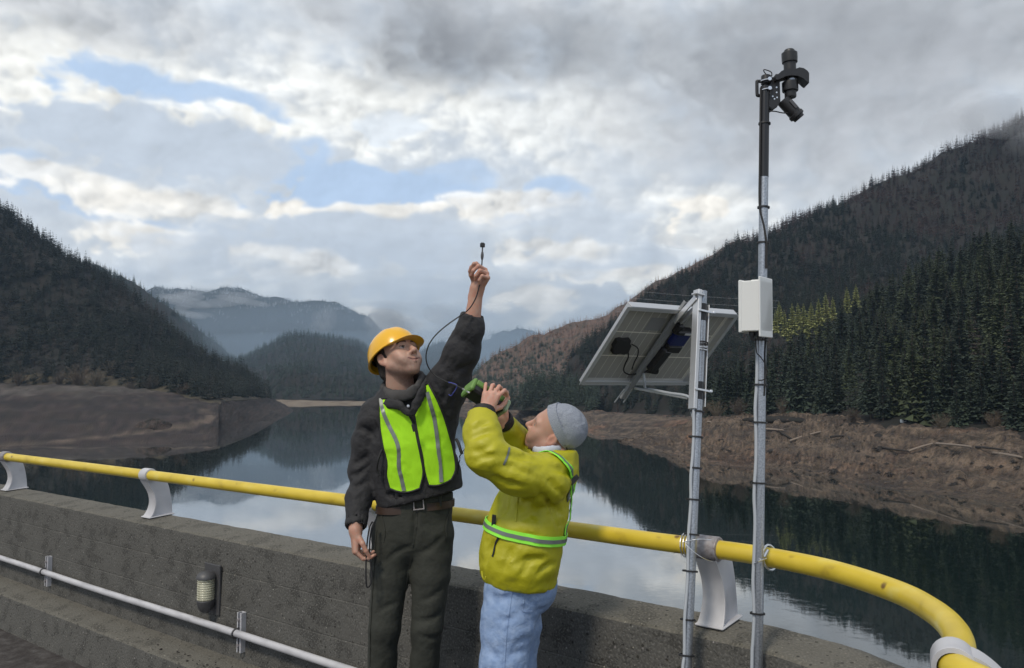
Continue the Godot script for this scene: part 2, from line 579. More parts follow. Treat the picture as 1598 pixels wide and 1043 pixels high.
func on_net(rows: Array, u: float, v: float) -> Vector3:   # a smooth surface through lines of points
	var m: int = rows.size()
	var fv := clampf(v, 0.0, 1.0) * (m - 1)
	var r := mini(int(fv), m - 2)
	var across := []
	for k in range(r - 1, r + 3):
		var row: Array = rows[clampi(k, 0, m - 1)]
		var w := row.size()
		var fu := clampf(u, 0.0, 1.0) * (w - 1)
		var c := mini(int(fu), w - 2)
		across.append(cat(row[maxi(c - 1, 0)], row[c], row[c + 1], row[mini(c + 2, w - 1)], fu - c))
	return cat(across[0], across[1], across[2], across[3], fv - r)

func loft(rows: Array, nu: int, nv: int, amp: float, freq: float, hold := 0.15, start := 0.0) -> Array:   # rows of surface points with natural unevenness
	var out := []
	for j in nv + 1:
		var v := float(j) / nv
		var line := PackedVector3Array()
		var k := amp * ss(start, hold, v)
		for i in nu + 1:
			var p := on_net(rows, float(i) / nu, v)
			var q := p * freq
			p.y += hn[0].get_noise_3d(q.x, q.y, q.z) * k
			line.append(p)
		out.append(line)
	return out

func sheet(g: Array, shade: String) -> Geo:
	var o := Geo.new()
	for line in g:
		for p in line:
			o.vert(p, soil_colour(p, shade))
	var w: int = g[0].size()
	for j in g.size() - 1:
		for i in w - 1:
			var a := j * w + i
			o.quad(a, a + w, a + w + 1, a + 1)
	return o

func soil_colour(p: Vector3, shade: String) -> Color:
	var n: float = hn[1].get_noise_3d(p.x * 0.03, p.y * 0.12, p.z * 0.03)
	var f: float = hn[1].get_noise_3d(p.x * 0.2 + 50.0, p.y * 1.2, p.z * 0.2)
	var up := p.y - WATER
	match shade:
		"bank":
			var c := Color(0.140, 0.103, 0.075).lerp(Color(0.078, 0.058, 0.046), ss(-0.1, 0.35, n + f * 0.5))
			c = c.lerp(Color(0.185, 0.098, 0.06), (0.35 + 0.65 * ss(-370.0, -420.0, p.z)) * ss(0.02, 0.35, hn[1].get_noise_3d(p.x * 0.015 + 9.0, p.y * 0.05, p.z * 0.015) - absf(f) * 0.3) * 0.8)
			c = c.lerp(Color(0.046, 0.036, 0.031), ss(0.10, 0.40, f - n * 0.2) * 0.8)
			var level: float = hn[1].get_noise_2d(p.y * 1.1 + n * 1.5, 40.0 + p.x * 0.004)   # old water levels
			return c * (1.0 + clampf(level * 1.3, -0.4, 0.5))
		"left_bank":
			var c := Color(0.046, 0.032, 0.029).lerp(Color(0.029, 0.021, 0.021), ss(-0.25, 0.3, n))
			c = c.lerp(Color(0.125, 0.108, 0.096), ss(24.0, 29.0, up + n * 8.0) * (1.0 - ss(33.0, 36.0, up + n * 5.0)) * 0.8)
			c = c.lerp(Color(0.085, 0.066, 0.042), ss(36.0, 39.0, up + n * 4.0) * 0.8)
			c = c.lerp(Color(0.078, 0.058, 0.046), ss(0.1, 0.4, f) * 0.5)
			for q in track:
				var e := Vector2(q.x - p.x, (q.z - p.z) * 0.8).length()
				if e < 12.0:
					c = c.lerp(Color(0.15, 0.112, 0.088), ss(6.0, 2.5, e + f * 2.5) * 0.7)
			var level: float = hn[1].get_noise_2d(p.y * 0.8 + n * 1.2, 70.0 + p.x * 0.004)
			return c * (1.0 + clampf(level * 1.2, -0.35, 0.5))
		"far_bank":
			return Color(0.30, 0.24, 0.18).lerp(Color(0.20, 0.15, 0.11), ss(-0.2, 0.3, n))
		"burnt":
			return Color(0.16, 0.10, 0.075).lerp(Color(0.07, 0.06, 0.045), ss(-0.2, 0.4, n))
	if shade == "bench" and up < 46.0:   # dry grass on the open bench
		return Color(0.085, 0.067, 0.043).lerp(Color(0.05, 0.042, 0.03), ss(-0.2, 0.3, f))
	return Color(0.021, 0.017, 0.014).lerp(Color(0.013, 0.013, 0.010), ss(-0.3, 0.3, n))

# one conifer of unit height: [trunk, crown]
func conifer(sd: int, tiers: int, per: int, wide: float, bare: float, fine: bool, sparse := 0.0) -> Array:
	var r := RandomNumberGenerator.new()
	r.seed = sd
	var t := Geo.new()
	var lean := Vector3(r.randf_range(-0.012, 0.012), 0, r.randf_range(-0.012, 0.012))
	t.tube([Vector3.ZERO, Vector3(0, 0.4, 0) + lean * 0.4, Vector3(0, 0.985, 0) + lean], [0.016, 0.011, 0.002], 5 if fine else 3, false)
	var c := Geo.new()
	for k in tiers:
		var f := (k + r.randf_range(-0.35, 0.35)) / tiers
		f = clampf(f, 0.0, 0.985)
		var y := bare + (1.0 - bare) * f
		var reach := wide * (pow(1.0 - f, 0.85) * 0.97 + 0.03) * r.randf_range(0.75, 1.15)
		var turn := r.randf() * TAU
		for b in per:
			if r.randf() < sparse:
				continue
			var az := turn + TAU * b / per + r.randf_range(-0.35, 0.35)
			var d := Vector3(cos(az), 0, sin(az))
			var side := Vector3(-d.z, 0, d.x)
			var l := reach * r.randf_range(0.6, 1.2)
			var yb := y + r.randf_range(-0.4, 0.4) * (1.0 - bare) / tiers
			var rise := lerpf(-0.22, 0.45, f) + r.randf_range(-0.12, 0.12)
			var w := l * r.randf_range(0.62, 0.95)
			var o := Vector3(0, yb, 0) + lean * yb
			var mid := o + d * l * 0.55 + Vector3.UP * l * (rise * 0.6 + 0.10)
			var tip := o + d * l + Vector3.UP * l * rise
			var e := r.randf_range(0.6, 1.45)
			c.tint = Color(e, e * r.randf_range(0.95, 1.05), e * r.randf_range(0.85, 1.1))
			for s in [-1.0, 1.0]:
				var p1: Vector3 = o + d * l * 0.48 + side * s * w * 0.5 + Vector3.UP * l * (rise * 0.5 - 0.10)
				var p2: Vector3 = o + d * l * 0.86 + side * s * w * 0.34 + Vector3.UP * l * (rise * 0.9 - 0.10)
				c.face([o, p1, mid])
				c.face([mid, p2, tip])
				if fine:
					var p3: Vector3 = o + d * l * 0.26 + side * s * w * 0.45 + Vector3.UP * l * (rise * 0.2 - 0.06)
					c.face([o, p3, o + d * l * 0.36 + Vector3.UP * l * rise * 0.3])
					var p4: Vector3 = o + d * l * 0.68 + side * s * w * 0.52 + Vector3.UP * l * (rise * 0.65 - 0.16)
					c.face([o + d * l * 0.4 + Vector3.UP * l * rise * 0.4, p4, mid])
			c.face([o + d * l * 0.2 + Vector3.UP * l * rise * 0.2, tip, mid - Vector3.UP * l * 0.22 + side * w * r.randf_range(-0.1, 0.1)])
	c.tint = Color(1, 1, 1)
	c.face([Vector3(-0.006, 0.93, 0) + lean, Vector3(0, 1, 0) + lean, Vector3(0.006, 0.93, 0) + lean])
	c.face([Vector3(0, 0.93, -0.006) + lean, Vector3(0, 1, 0) + lean, Vector3(0, 0.93, 0.006) + lean])
	return [t, c]

func bare_shrub(sd: int, stems: int, twigs: int, thick: float) -> Geo:   # leafless brush of unit height
	var r := RandomNumberGenerator.new()
	r.seed = sd
	var g := Geo.new()
	for k in stems:
		var az := r.randf() * TAU
		var out := r.randf_range(0.15, 0.75)
		var h := r.randf_range(0.55, 1.0) * (1.0 - out * 0.3)
		var d := Vector3(cos(az), 0, sin(az))
		var p := [d * 0.05, d * out * 0.35 + Vector3.UP * h * 0.45, d * out * 0.7 + Vector3.UP * h * 0.85, d * out * 0.85 + Vector3.UP * h]
		var e := r.randf_range(0.7, 1.3)
		g.tint = Color(e, e, e)
		g.tube(p, [thick, thick * 0.7, thick * 0.4, thick * 0.2], 3, false)
		for t in twigs:
			var f := r.randf_range(0.25, 1.0)
			var q: Vector3 = (p[0] as Vector3).lerp(p[1], f * 2.0) if f < 0.5 else (p[1] as Vector3).lerp(p[3], f * 2.0 - 1.0)
			var w := (d * r.randf_range(0.0, 0.7) + Vector3(r.randf_range(-1, 1), r.randf_range(0.2, 1.2), r.randf_range(-1, 1))).normalized()
			var l := r.randf_range(0.08, 0.28)
			var x := w.cross(Vector3(r.randf_range(-1, 1), r.randf_range(-1, 1), r.randf_range(-1, 1))).normalized() * thick * 0.45
			g.face([q - x, q + w * l, q + x])
			g.face([q + w * l * 0.4, q + w * l * 0.8 + x * 16.0, q + w * l * 0.4 + x])
			g.face([q + w * l * 0.5, q + w * l * 0.9 - x * 14.0, q + w * l * 0.5 - x])
	return g

var forest := {}   # kind -> [[transform, colour], ...]
func in_sight(p: Vector3, margin := 0.40) -> bool:
	return p.z < -20.0 and absf(p.x / p.z) < 0.637 + margin

func scatter(g: Array, gap: float, tall: Vector2, species: String, v0 := 0.0, v1 := 1.0) -> void:
	var w: int = g[0].size()
	var rows := g.size() - 1
	for j in range(int(rows * v0), int(rows * v1)):
		for i in w - 1:
			var a: Vector3 = g[j][i]
			var b: Vector3 = g[j][i + 1]
			var c: Vector3 = g[j + 1][i]
			if not in_sight(a):
				continue
			var area := ((b - a) * Vector3(1, 0, 1)).cross((c - a) * Vector3(1, 0, 1)).length()
			var many := area / (gap * gap)
			var count := int(many) + (1 if rng.randf() < many - int(many) else 0)
			for k in count:
				var p := a + (b - a) * rng.randf() + (c - a) * rng.randf()
				if p.y < WATER + 2.0:
					continue
				var n: float = hn[2].get_noise_3d(p.x, p.y, p.z)
				var h := lerpf(tall.x, tall.y, pow(rng.randf(), 1.3)) * (1.0 + n * 0.35)
				if species != "far" and hn[2].get_noise_3d(p.x * 4.0, 0.0, p.z * 4.0) > 0.33 + rng.randf() * 0.3:
					continue
				var kind_of := "conifer"
				var e := rng.randf_range(0.6, 1.4)
				var c1 := Color(0.026 * e, 0.041 * e, 0.025 * e)
				var burn := 0.0
				match species:
					"left":
						burn = 0.10 + 0.9 * ss(0.15, 0.5, n + 0.55 - absf((p.y - 95.0) / 70.0) - absf((p.x + 520.0) / 160.0))
						c1 = Color(0.018 * e, 0.025 * e, 0.018 * e)
					"right_near":
						c1 = c1.lerp(Color(0.060 * e, 0.070 * e, 0.026 * e), ss(0.1, 0.6, n + rng.randf() * 0.4) * 0.55)
						burn = 0.03
					"right_big":
						burn = 0.15 + 0.85 * ss(-0.15, 0.25, n * 0.8 + (p.y - 190.0) / 420.0 + (p.x - 420.0) / 1400.0)
						c1 = Color(0.017 * e, 0.027 * e, 0.017 * e)
					"mid":
						burn = ss(-0.25, 0.15, n * 0.7 + (p.y - 75.0) / 150.0)
						c1 = Color(0.05 * e, 0.075 * e, 0.045 * e)
					"far_snow":
						c1 = Color(0.04 * e, 0.06 * e, 0.042 * e).lerp(Color(0.62, 0.65, 0.70), ss(0.0, 0.3, hn[2].get_noise_3d(p.x * 1.6, p.y * 3.0, p.z * 1.6) + (p.y - 300.0) / 260.0) * 0.85)
					"far":
						burn = 0.03
						c1 = Color(0.04 * e, 0.06 * e, 0.042 * e)
				if rng.randf() < burn:
					kind_of = "snag"
					c1 = Color(0.055 * e, 0.041 * e, 0.035 * e)
					if species == "mid":
						c1 = Color(0.24 * e, 0.135 * e, 0.085 * e)
					elif species == "right_big":
						c1 = Color(0.086 * e, 0.050 * e, 0.045 * e)
					h *= 0.95
				if not forest.has(kind_of):
					forest[kind_of] = []
				var s := Vector3(h * rng.randf_range(0.85, 1.2), h, h)
				s.z = s.x
				forest[kind_of].append([Transform3D(Basis(Vector3.UP, rng.randf() * TAU).scaled_local(s), p - Vector3.UP * 0.6), c1])

func plant_forest() -> void:
	# the nearest trees are things of their own; the rest is one mass for each look
	var near := []
	var stand: Array = forest.conifer
	stand.sort_custom(func(a, b): return a[0].basis.y.length() / -a[0].origin.z > b[0].basis.y.length() / -b[0].origin.z)
	var fine := []
	for k in 7:
		fine.append(conifer(100 + k, 28, 7, [0.21, 0.185, 0.25, 0.20, 0.27, 0.18, 0.23][k], [0.06, 0.12, 0.04, 0.08, 0.05, 0.15, 0.07][k], true))
	var greens := []
	for k in 5:
		var e: float = [0.8, 0.95, 1.1, 1.3, 1.0][k]
		var m := (M.needles as StandardMaterial3D).duplicate()
		m.resource_name = "needles_%d" % k
		m.albedo_color = (Color(0.026, 0.041, 0.025) * e if k < 3 else Color(0.044, 0.058, 0.024) * e).linear_to_srgb()
		greens.append(m)
	var protos := []
	for k in 7:
		for c in 5:
			var o := Node3D.new()
			put("trunk", fine[k][0].mesh(M.bark, 180.0) if c == 0 else protos[k * 5].get_node("trunk").mesh, o)
			var cm: ArrayMesh
			if c == 0:
				cm = fine[k][1].mesh(greens[0], 1.0)
			else:
				cm = protos[k * 5].get_node("crown").mesh.duplicate()
				cm.surface_set_material(0, greens[c])
			put("crown", cm, o)
			protos.append(o)
	var taken := 0
	var rest := []
	var colours := ["dark green", "mid green", "light green", "yellowish green", "olive green"]
	for s in stand:
		var x: float = s[0].origin.x / -s[0].origin.z
		if taken < 300 and x > 0.15 and absf(x) < 0.70:
			var c := rng.randi_range(0, 2)
			if s[1].r > 0.037:
				c = rng.randi_range(3, 4)
			var o: Node3D = protos[rng.randi_range(0, 6) * 5 + c].duplicate()
			o.name = numbered("conifer")
			add_child(o)
			o.transform = s[0]
			var px := 799.0 + 1254.0 * x
			var place := "behind the solar panel mast" if px < 1150.0 else "behind the white box mast" if px < 1215.0 else "just right of the masts" if px < 1290.0 else "left of the parked van" if px < 1385.0 else "above the parked van" if px < 1480.0 else "right of the parked van" if px < 1560.0 else "at the right edge"
			var h: float = s[0].basis.y.length()
			var far: float = -s[0].origin.z - (480.0 - (px - 1100.0) * 0.41)
			tag(o, "%s %s conifer %s %s" % ["short" if h < 18.0 else "middling" if h < 22.5 else "tall" if h < 27.0 else "towering", colours[c], "on the bank edge" if far < 14.0 else "in the second row" if far < 34.0 else "halfway up the slope" if far < 90.0 else "high on the slope", place], "tree", "conifers above the right bank")
			taken += 1
		else:
			rest.append(s)
	for p in protos:
		p.free()
	mass("conifer_forest", rest, [conifer(301, 15, 5, 0.22, 0.04, false), conifer(302, 13, 5, 0.19, 0.08, false), conifer(303, 15, 5, 0.27, 0.03, false), conifer(304, 12, 5, 0.21, 0.06, false), conifer(305, 14, 5, 0.24, 0.05, false)], "dense conifer forest covering the hills round the reservoir")
	mass("burnt_forest", forest.get("snag", []), [conifer(401, 14, 5, 0.15, 0.08, false, 0.12), conifer(402, 13, 4, 0.12, 0.14, false, 0.2), conifer(403, 14, 5, 0.18, 0.06, false, 0.1)], "brown burnt conifers standing among the green forest on the slopes")

func mass(called: String, list: Array, kinds: Array, label: String) -> void:
	var root := Node3D.new()
	root.name = numbered(called)
	add_child(root)
	kind(tag(root, label, "forest"), "stuff")
	for k in kinds.size():
		var sub := []
		for q in range(k, list.size(), kinds.size()):
			sub.append(list[q])
		var mm := MultiMesh.new()
		mm.transform_format = MultiMesh.TRANSFORM_3D
		mm.use_colors = true
		mm.mesh = kinds[k][1].mesh(M.needles, 1.0)
		mm.instance_count = sub.size()
		for q in sub.size():
			mm.set_instance_transform(q, sub[q][0])
			mm.set_instance_color(q, sub[q][1].linear_to_srgb() if false else sub[q][1])
		var o := MultiMeshInstance3D.new()
		o.name = "trees" if k == 0 else "trees_%03d" % k
		o.multimesh = mm
		root.add_child(o)
		kind(o, "stuff")

func build_landscape() -> void:
	hn = [fbm(1.0, 5, 21), fbm(1.0, 4, 22), fbm(0.006, 3, 23)]
	# water: one sheet to the far shore
	var w := Geo.new()
	w.face([Vector3(-2200, WATER, -3900), Vector3(2200, WATER, -3900), Vector3(2200, WATER, 60), Vector3(-2200, WATER, 60)])
	kind(put("water", w.mesh(M.water)), "structure")
	var bed := Geo.new()
	bed.face([Vector3(-2400, WATER - 12, -4400), Vector3(2400, WATER - 12, -4400), Vector3(2400, WATER - 12, 400), Vector3(-2400, WATER - 12, 400)])
	kind(put("ground", bed.mesh(M.forest_floor)), "structure")
	var tuck := func(row: Array) -> Array: return row.map(func(p): return p + Vector3(0, -6, 2))
	var drop := func(row: Array, by: float) -> Array: return row.map(func(p): return p - Vector3(0, by, 0))
	# left bank and hill
	var l0 := [Vector3(-267.8, -30, -261.2), Vector3(-275.6, -30, -367.2), Vector3(-271.6, -30, -429.3), Vector3(-222.2, -30, -453.3), Vector3(-178.2, -30, -474.5), Vector3(-202.1, -30, -567.7), Vector3(-234.7, -30, -732.2), Vector3(-302.6, -30, -1117.5), Vector3(-419.3, -30, -1411.1)]
	var l1 := [Vector3(-537.6, 3.9, -520), Vector3(-513.6, 4.6, -680), Vector3(-483.3, 4.9, -760), Vector3(-364.5, 3.6, -740), Vector3(-262.7, -8.5, -690), Vector3(-264.1, -8.1, -740), Vector3(-289.1, -9.5, -900), Vector3(-332.7, -13.1, -1110), Vector3(-417.9, -18.9, -1380)]
	var l2 := [Vector3(-668.7, 107.2, -640), Vector3(-609.1, 101.1, -800), Vector3(-563.2, 89.8, -880), Vector3(-463.5, 61.5, -880), Vector3(-378.2, 29.9, -880), Vector3(-343.1, 6.9, -900), Vector3(-344.7, 0.3, -1010), Vector3(-357.6, -8.2, -1150), Vector3(-422.1, -16.9, -1390)]
	var l3 := [Vector3(-951.6, 312.5, -900), Vector3(-770, 297.4, -1000), Vector3(-683.7, 232.4, -1060), Vector3(-607.2, 177.8, -1080), Vector3(-528.2, 125.1, -1100), Vector3(-455.1, 57.2, -1120), Vector3(-416.1, 30.2, -1150), Vector3(-389.1, 8.6, -1210), Vector3(-426.3, -17, -1400)]
	var l4 := [Vector3(-1263.4, 336.7, -1200), Vector3(-958.3, 289, -1250), Vector3(-835.5, 215.8, -1300), Vector3(-739.4, 144.4, -1320), Vector3(-641.2, 82, -1340), Vector3(-551.5, 28.9, -1360), Vector3(-498.5, 1.9, -1380), Vector3(-449.7, -12.6, -1400), Vector3(-441.3, -24.6, -1450)]
	var g := loft([drop.call(l0, 8.0), l0, l1], 150, 44, 3.0, 0.03, 0.8)
	for line in g:
		for k in line.size():
			line[k].y += hn[1].get_noise_3d(line[k].x * 0.08, 0.0, line[k].z * 0.08) * 1.2 * ss(WATER, WATER + 6.0, line[k].y)
	var left_bank := g
	track = spline([Vector3(-632.1, -69.2, -999), Vector3(-584.8, -65.2, -999), Vector3(-529.5, -61.3, -999), Vector3(-482.2, -57.4, -999), Vector3(-442.7, -52.6, -999), Vector3(-411.2, -47.1, -999), Vector3(-391.5, -42.4, -999), Vector3(-371.9, -34.5, -999), Vector3(-381.6, -25.8, -999)], 4).map(func(q): return on_bank(left_bank, q))
	kind(put("shore", sheet(g, "left_bank").mesh(M.soil, 180.0)), "structure")
	g = loft([tuck.call(l1), l1, l2, l3, l4], 110, 72, 14.0, 0.012, 0.6, 0.25)
	kind(put("hill", sheet(g, "bench").mesh(M.forest_floor, 180.0)), "structure")
	scatter(g, 8.0, Vector2(13, 26), "left", 0.25, 0.88)
	# right bank
	var s0 := [Vector3(63.9, -30, -485.9), Vector3(72.6, -30, -424.8), Vector3(82.9, -30, -348.3), Vector3(97.4, -30, -323.4), Vector3(107.6, -30, -308.6), Vector3(114.2, -30, -282.9), Vector3(120.8, -30, -254.7), Vector3(138, -30, -219.2), Vector3(144.1, -30, -174.5), Vector3(147.6, -30, -125.7)]
	var s1 := [Vector3(64.1, -28.8, -479), Vector3(86.1, -21.6, -470), Vector3(106.2, -13.4, -430), Vector3(124, -12.1, -410), Vector3(136.6, -10.5, -390), Vector3(149.2, -10, -375), Vector3(152.6, -13.1, -320), Vector3(174.2, -12.3, -275), Vector3(187.3, -13.2, -225), Vector3(213.5, -17.3, -180)]
	g = loft([drop.call(s0, 6.0), s0, s1], 300, 80, 2.5, 0.035, 0.9)
	for line in g:
		for k in line.size():
			var p: Vector3 = line[k]
			var lift := ss(WATER, WATER + 3.0, p.y)
			var slant: float = hn[0].get_noise_2d((p.x - p.z * 0.4) * 0.05, (p.z + p.x * 0.3) * 0.012 + 7.0)
			line[k].y += (slant * 3.2 - absf(hn[0].get_noise_2d((p.x * 0.8 + p.z * 0.5) * 0.06, (p.z - p.x * 0.6) * 0.014)) * 3.4 + hn[1].get_noise_3d(p.x * 0.15, 3.0, p.z * 0.15) * 1.3 + sin(p.y * 2.2 + slant * 5.0) * 0.3) * lift
	var bank := g
	kind(put("shore_001", sheet(g, "bank").mesh(M.soil, 180.0)), "structure")
	names["shore"] = 1
	var b0 := [Vector3(-143.3, -30, -1297.4), Vector3(-90.4, -30, -1149.4), Vector3(-31.2, -30, -1006), Vector3(13.4, -30, -805.2), Vector3(43.9, -30, -682.7), Vector3(62.6, -30, -559.8), Vector3(78.2, -30, -530.5), Vector3(101.5, -30, -510.4), Vector3(127.4, -30, -485.9)]
	var b1 := [Vector3(-170.6, -23.8, -1350), Vector3(-93.6, -20.8, -1190), Vector3(-33.5, -19.5, -1080), Vector3(15, -18.8, -900), Vector3(49.5, -19.5, -770), Vector3(77.3, -18.9, -690), Vector3(117.4, -20.9, -640), Vector3(138.6, -19.5, -600), Vector3(156, -18.1, -560)]
	g = loft([drop.call(b0, 6.0), b0, b1], 170, 40, 3.0, 0.03, 0.8)
	kind(put("shore", sheet(g, "bank").mesh(M.soil, 180.0)), "structure")
	var r0 := [Vector3(105.1, -14.2, -440), Vector3(124.6, -12.5, -412), Vector3(137.3, -10.9, -392), Vector3(150, -10.4, -377), Vector3(153.5, -13.4, -322), Vector3(175.5, -12.6, -277), Vector3(189, -13.5, -227), Vector3(215.8, -17.6, -182)]
	var r1 := [Vector3(124.3, -14.6, -520), Vector3(163.5, -8, -540), Vector3(196.6, 7.7, -560), Vector3(231.9, 27.3, -580), Vector3(288.6, 53.6, -600), Vector3(360, 94.9, -560), Vector3(408.5, 129.9, -480), Vector3(515.4, 174.9, -420)]
	var r2 := [Vector3(152.8, -26, -640), Vector3(199.6, -21.6, -660), Vector3(238.3, -11.6, -680), Vector3(279.3, 10.2, -700), Vector3(354.9, 34.3, -740), Vector3(460.8, 73.8, -720), Vector3(542.5, 133.2, -640), Vector3(734.3, 224, -600)]
	g = loft([tuck.call(r0), r0, r1, r2], 80, 60, 8.0, 0.02, 0.7, 0.34)
	kind(put("hill", sheet(g, "floor").mesh(M.forest_floor, 180.0)), "structure")
	scatter(g, 8.4, Vector2(15, 34), "right_near", 0.34, 0.88)
	# the big burnt hill behind it
	var q0 := [Vector3(54.8, -26.6, -1000), Vector3(75.8, -24.5, -900), Vector3(102.3, -22.8, -800), Vector3(137.8, -22.6, -720), Vector3(173.2, -20.9, -640), Vector3(224.2, -15.9, -640), Vector3(315.4, -6, -660), Vector3(419.7, 4.5, -660), Vector3(525.8, 4.3, -600), Vector3(669, 4.1, -560)]
	var q1 := [Vector3(58.7, -20.4, -1040), Vector3(80.1, -10.9, -950), Vector3(113.6, 0.5, -860), Vector3(154.8, 12.6, -790), Vector3(198.5, 28, -730), Vector3(243.1, 43.1, -690), Vector3(355.8, 60.9, -740), Vector3(486.4, 77.8, -760), Vector3(618.3, 88.7, -700), Vector3(771.9, 96.8, -640)]
	var q2 := [Vector3(60.9, -3.8, -1021), Vector3(84, 19.9, -986), Vector3(126.1, 38.5, -958), Vector3(188.3, 65.3, -958), Vector3(261.6, 93.7, -958), Vector3(338.9, 120.7, -958), Vector3(473.2, 159, -979), Vector3(635.4, 204.2, -986), Vector3(823.6, 259.4, -923), Vector3(1052.4, 320.2, -860)]
	var q3 := [Vector3(66.9, 12.6, -1038), Vector3(90.4, 58.1, -1038), Vector3(138.9, 88.6, -1065), Vector3(221.1, 142.7, -1120), Vector3(315, 195.4, -1148), Vector3(418, 245.9, -1175), Vector3(571.8, 312.3, -1175), Vector3(763.9, 400.6, -1175), Vector3(860.7, 415.3, -955), Vector3(1207.6, 439.4, -982)]
	var q4 := [Vector3(90, -2.6, -1120), Vector3(119.9, 33.8, -1148), Vector3(179.2, 62.7, -1175), Vector3(277.8, 107.3, -1258), Vector3(380, 164.7, -1312), Vector3(485.6, 200.6, -1340), Vector3(648.9, 255, -1340), Vector3(866.8, 353.7, -1340), Vector3(1151.6, 445.4, -1285), Vector3(1513.4, 560.2, -1230)]
	g = loft([q0, q1, q2, q3, q4], 110, 70, 18.0, 0.010)
	kind(put("hill", sheet(g, "floor").mesh(M.forest_floor, 180.0)), "structure")
	scatter(g, 6.6, Vector2(13, 22), "right_big", 0.0, 0.88)
	# wooded knoll by the far water
	var k0 := [Vector3(-5.9, -21.1, -830), Vector3(16.5, -20.9, -800), Vector3(43.4, -20.1, -770), Vector3(77, -19.8, -740)]
	var k1 := [Vector3(0.7, -13.8, -860), Vector3(19.8, 2.6, -860), Vector3(42.6, 3.9, -850), Vector3(89.7, -9.3, -830)]
	var k2 := [Vector3(9.5, -20.7, -920), Vector3(24.4, -18, -930), Vector3(50.4, -17.8, -920), Vector3(97.2, -23.1, -900)]
	g = loft([k0, k1, k2], 24, 16, 4.0, 0.03)
	kind(put("hill", sheet(g, "floor").mesh(M.forest_floor, 180.0)), "structure")
	scatter(g, 6.5, Vector2(14, 22), "far")
	# the brown spur beyond
	var m0 := [Vector3(-151.7, -26.3, -1480), Vector3(-81.2, -26.3, -1480), Vector3(-10.4, -25.7, -1450), Vector3(56.7, -27, -1400), Vector3(162.5, -21.1, -1450), Vector3(275.5, -16, -1500), Vector3(408.6, -4.5, -1600), Vector3(638, 8.2, -1600)]
	var m1 := [Vector3(-138.7, -17.2, -1600), Vector3(-72.6, 3.2, -1600), Vector3(-5.2, 21.2, -1620), Vector3(80.2, 41.2, -1650), Vector3(204.9, 83.1, -1700), Vector3(346.9, 138.3, -1800), Vector3(504, 207, -1900), Vector3(764.5, 268.3, -1900)]
	var m2 := [Vector3(-109.9, -4.9, -1705), Vector3(-73.5, 36.5, -1740), Vector3(1.4, 85.5, -1810), Vector3(105.6, 130.4, -1810), Vector3(242.4, 188.2, -1880), Vector3(393.1, 276.9, -1950), Vector3(570.9, 362.1, -2020), Vector3(817.1, 449.4, -2020)]
	var m3 := [Vector3(-88.2, -23.5, -1880), Vector3(-45, 9.6, -1950), Vector3(35, 43.4, -2090), Vector3(151.8, 93.4, -2090), Vector3(312.5, 148.3, -2160), Vector3(466.2, 224.7, -2230), Vector3(684.9, 305.8, -2300), Vector3(926.9, 380.3, -2300)]
	g = loft([m0, m1, m2, m3], 80, 50, 22.0, 0.008)
	kind(put("hill", sheet(g, "burnt").mesh(M.forest_floor, 180.0)), "structure")
	scatter(g, 10.0, Vector2(12, 20), "mid", 0.0, 0.8)
	# far shore and the hills that close the valley
	var f0 := [Vector3(-495.8, -30, -1489.3), Vector3(-416.6, -30, -1546.5), Vector3(-324.5, -30, -1576.8), Vector3(-220, -30, -1546.5), Vector3(-135.8, -30, -1436.2), Vector3(-68.9, -30, -1257)]
	var f1 := [Vector3(-566.3, -18.3, -1700), Vector3(-444.7, -20.4, -1650), Vector3(-339.7, -21.7, -1650), Vector3(-227.7, -21, -1600), Vector3(-141.9, -21.9, -1500), Vector3(-76.8, -23.7, -1400)]
	g = loft([drop.call(f0, 8.0), f0, f1], 40, 10, 3.0, 0.02)
	kind(put("shore", sheet(g, "far_bank").mesh(M.soil, 180.0)), "structure")
	far_hill([[Vector3(-639.4, -22.4, -1612), Vector3(-511.3, -22.4, -1612), Vector3(-408.8, -22.4, -1612), Vector3(-306.2, -22.4, -1612), Vector3(-149.5, -24.4, -1581), Vector3(1.3, -27, -1581)], [Vector3(-683.1, 23.7, -1829), Vector3(-606.1, 38.8, -1860), Vector3(-503.7, 69.6, -1891), Vector3(-390.5, 62.1, -1891), Vector3(-235.4, 16.7, -1860), Vector3(-13.1, -22.8, -1829)], [Vector3(-776.3, 51.4, -2077), Vector3(-698, 90.4, -2139), Vector3(-582.2, 144, -2201), Vector3(-446.5, 126.4, -2201), Vector3(-270.9, 41, -2139), Vector3(-14.9, -22.8, -2077)], [Vector3(-867.9, 11.1, -2325), Vector3(-758.6, 39.8, -2387), Vector3(-623.1, 89.6, -2449), Vector3(-466.7, 79.8, -2449), Vector3(-302.1, 11.4, -2387), Vector3(-34.2, -34, -2263)]], 12.0, Vector2(14, 22), 26.0)
	far_hill([[Vector3(-414.8, -28.5, -2015), Vector3(-246.8, -27.6, -1953), Vector3(-153.7, -27.6, -1953), Vector3(-58.6, -26.6, -1891), Vector3(61.6, -29.6, -1891)], [Vector3(-465.7, -0.1, -2449), Vector3(-326.3, 89.9, -2573), Vector3(-225.1, 136.2, -2635), Vector3(-110.7, 69.4, -2573), Vector3(79.9, -11.7, -2449)], [Vector3(-491.2, -31.7, -2821), Vector3(-349.2, 13.6, -2945), Vector3(-237.2, 61.6, -3007), Vector3(-103.1, 13.6, -2945), Vector3(89.9, -35.3, -2759)]], 16.0, Vector2(15, 24), 30.0)
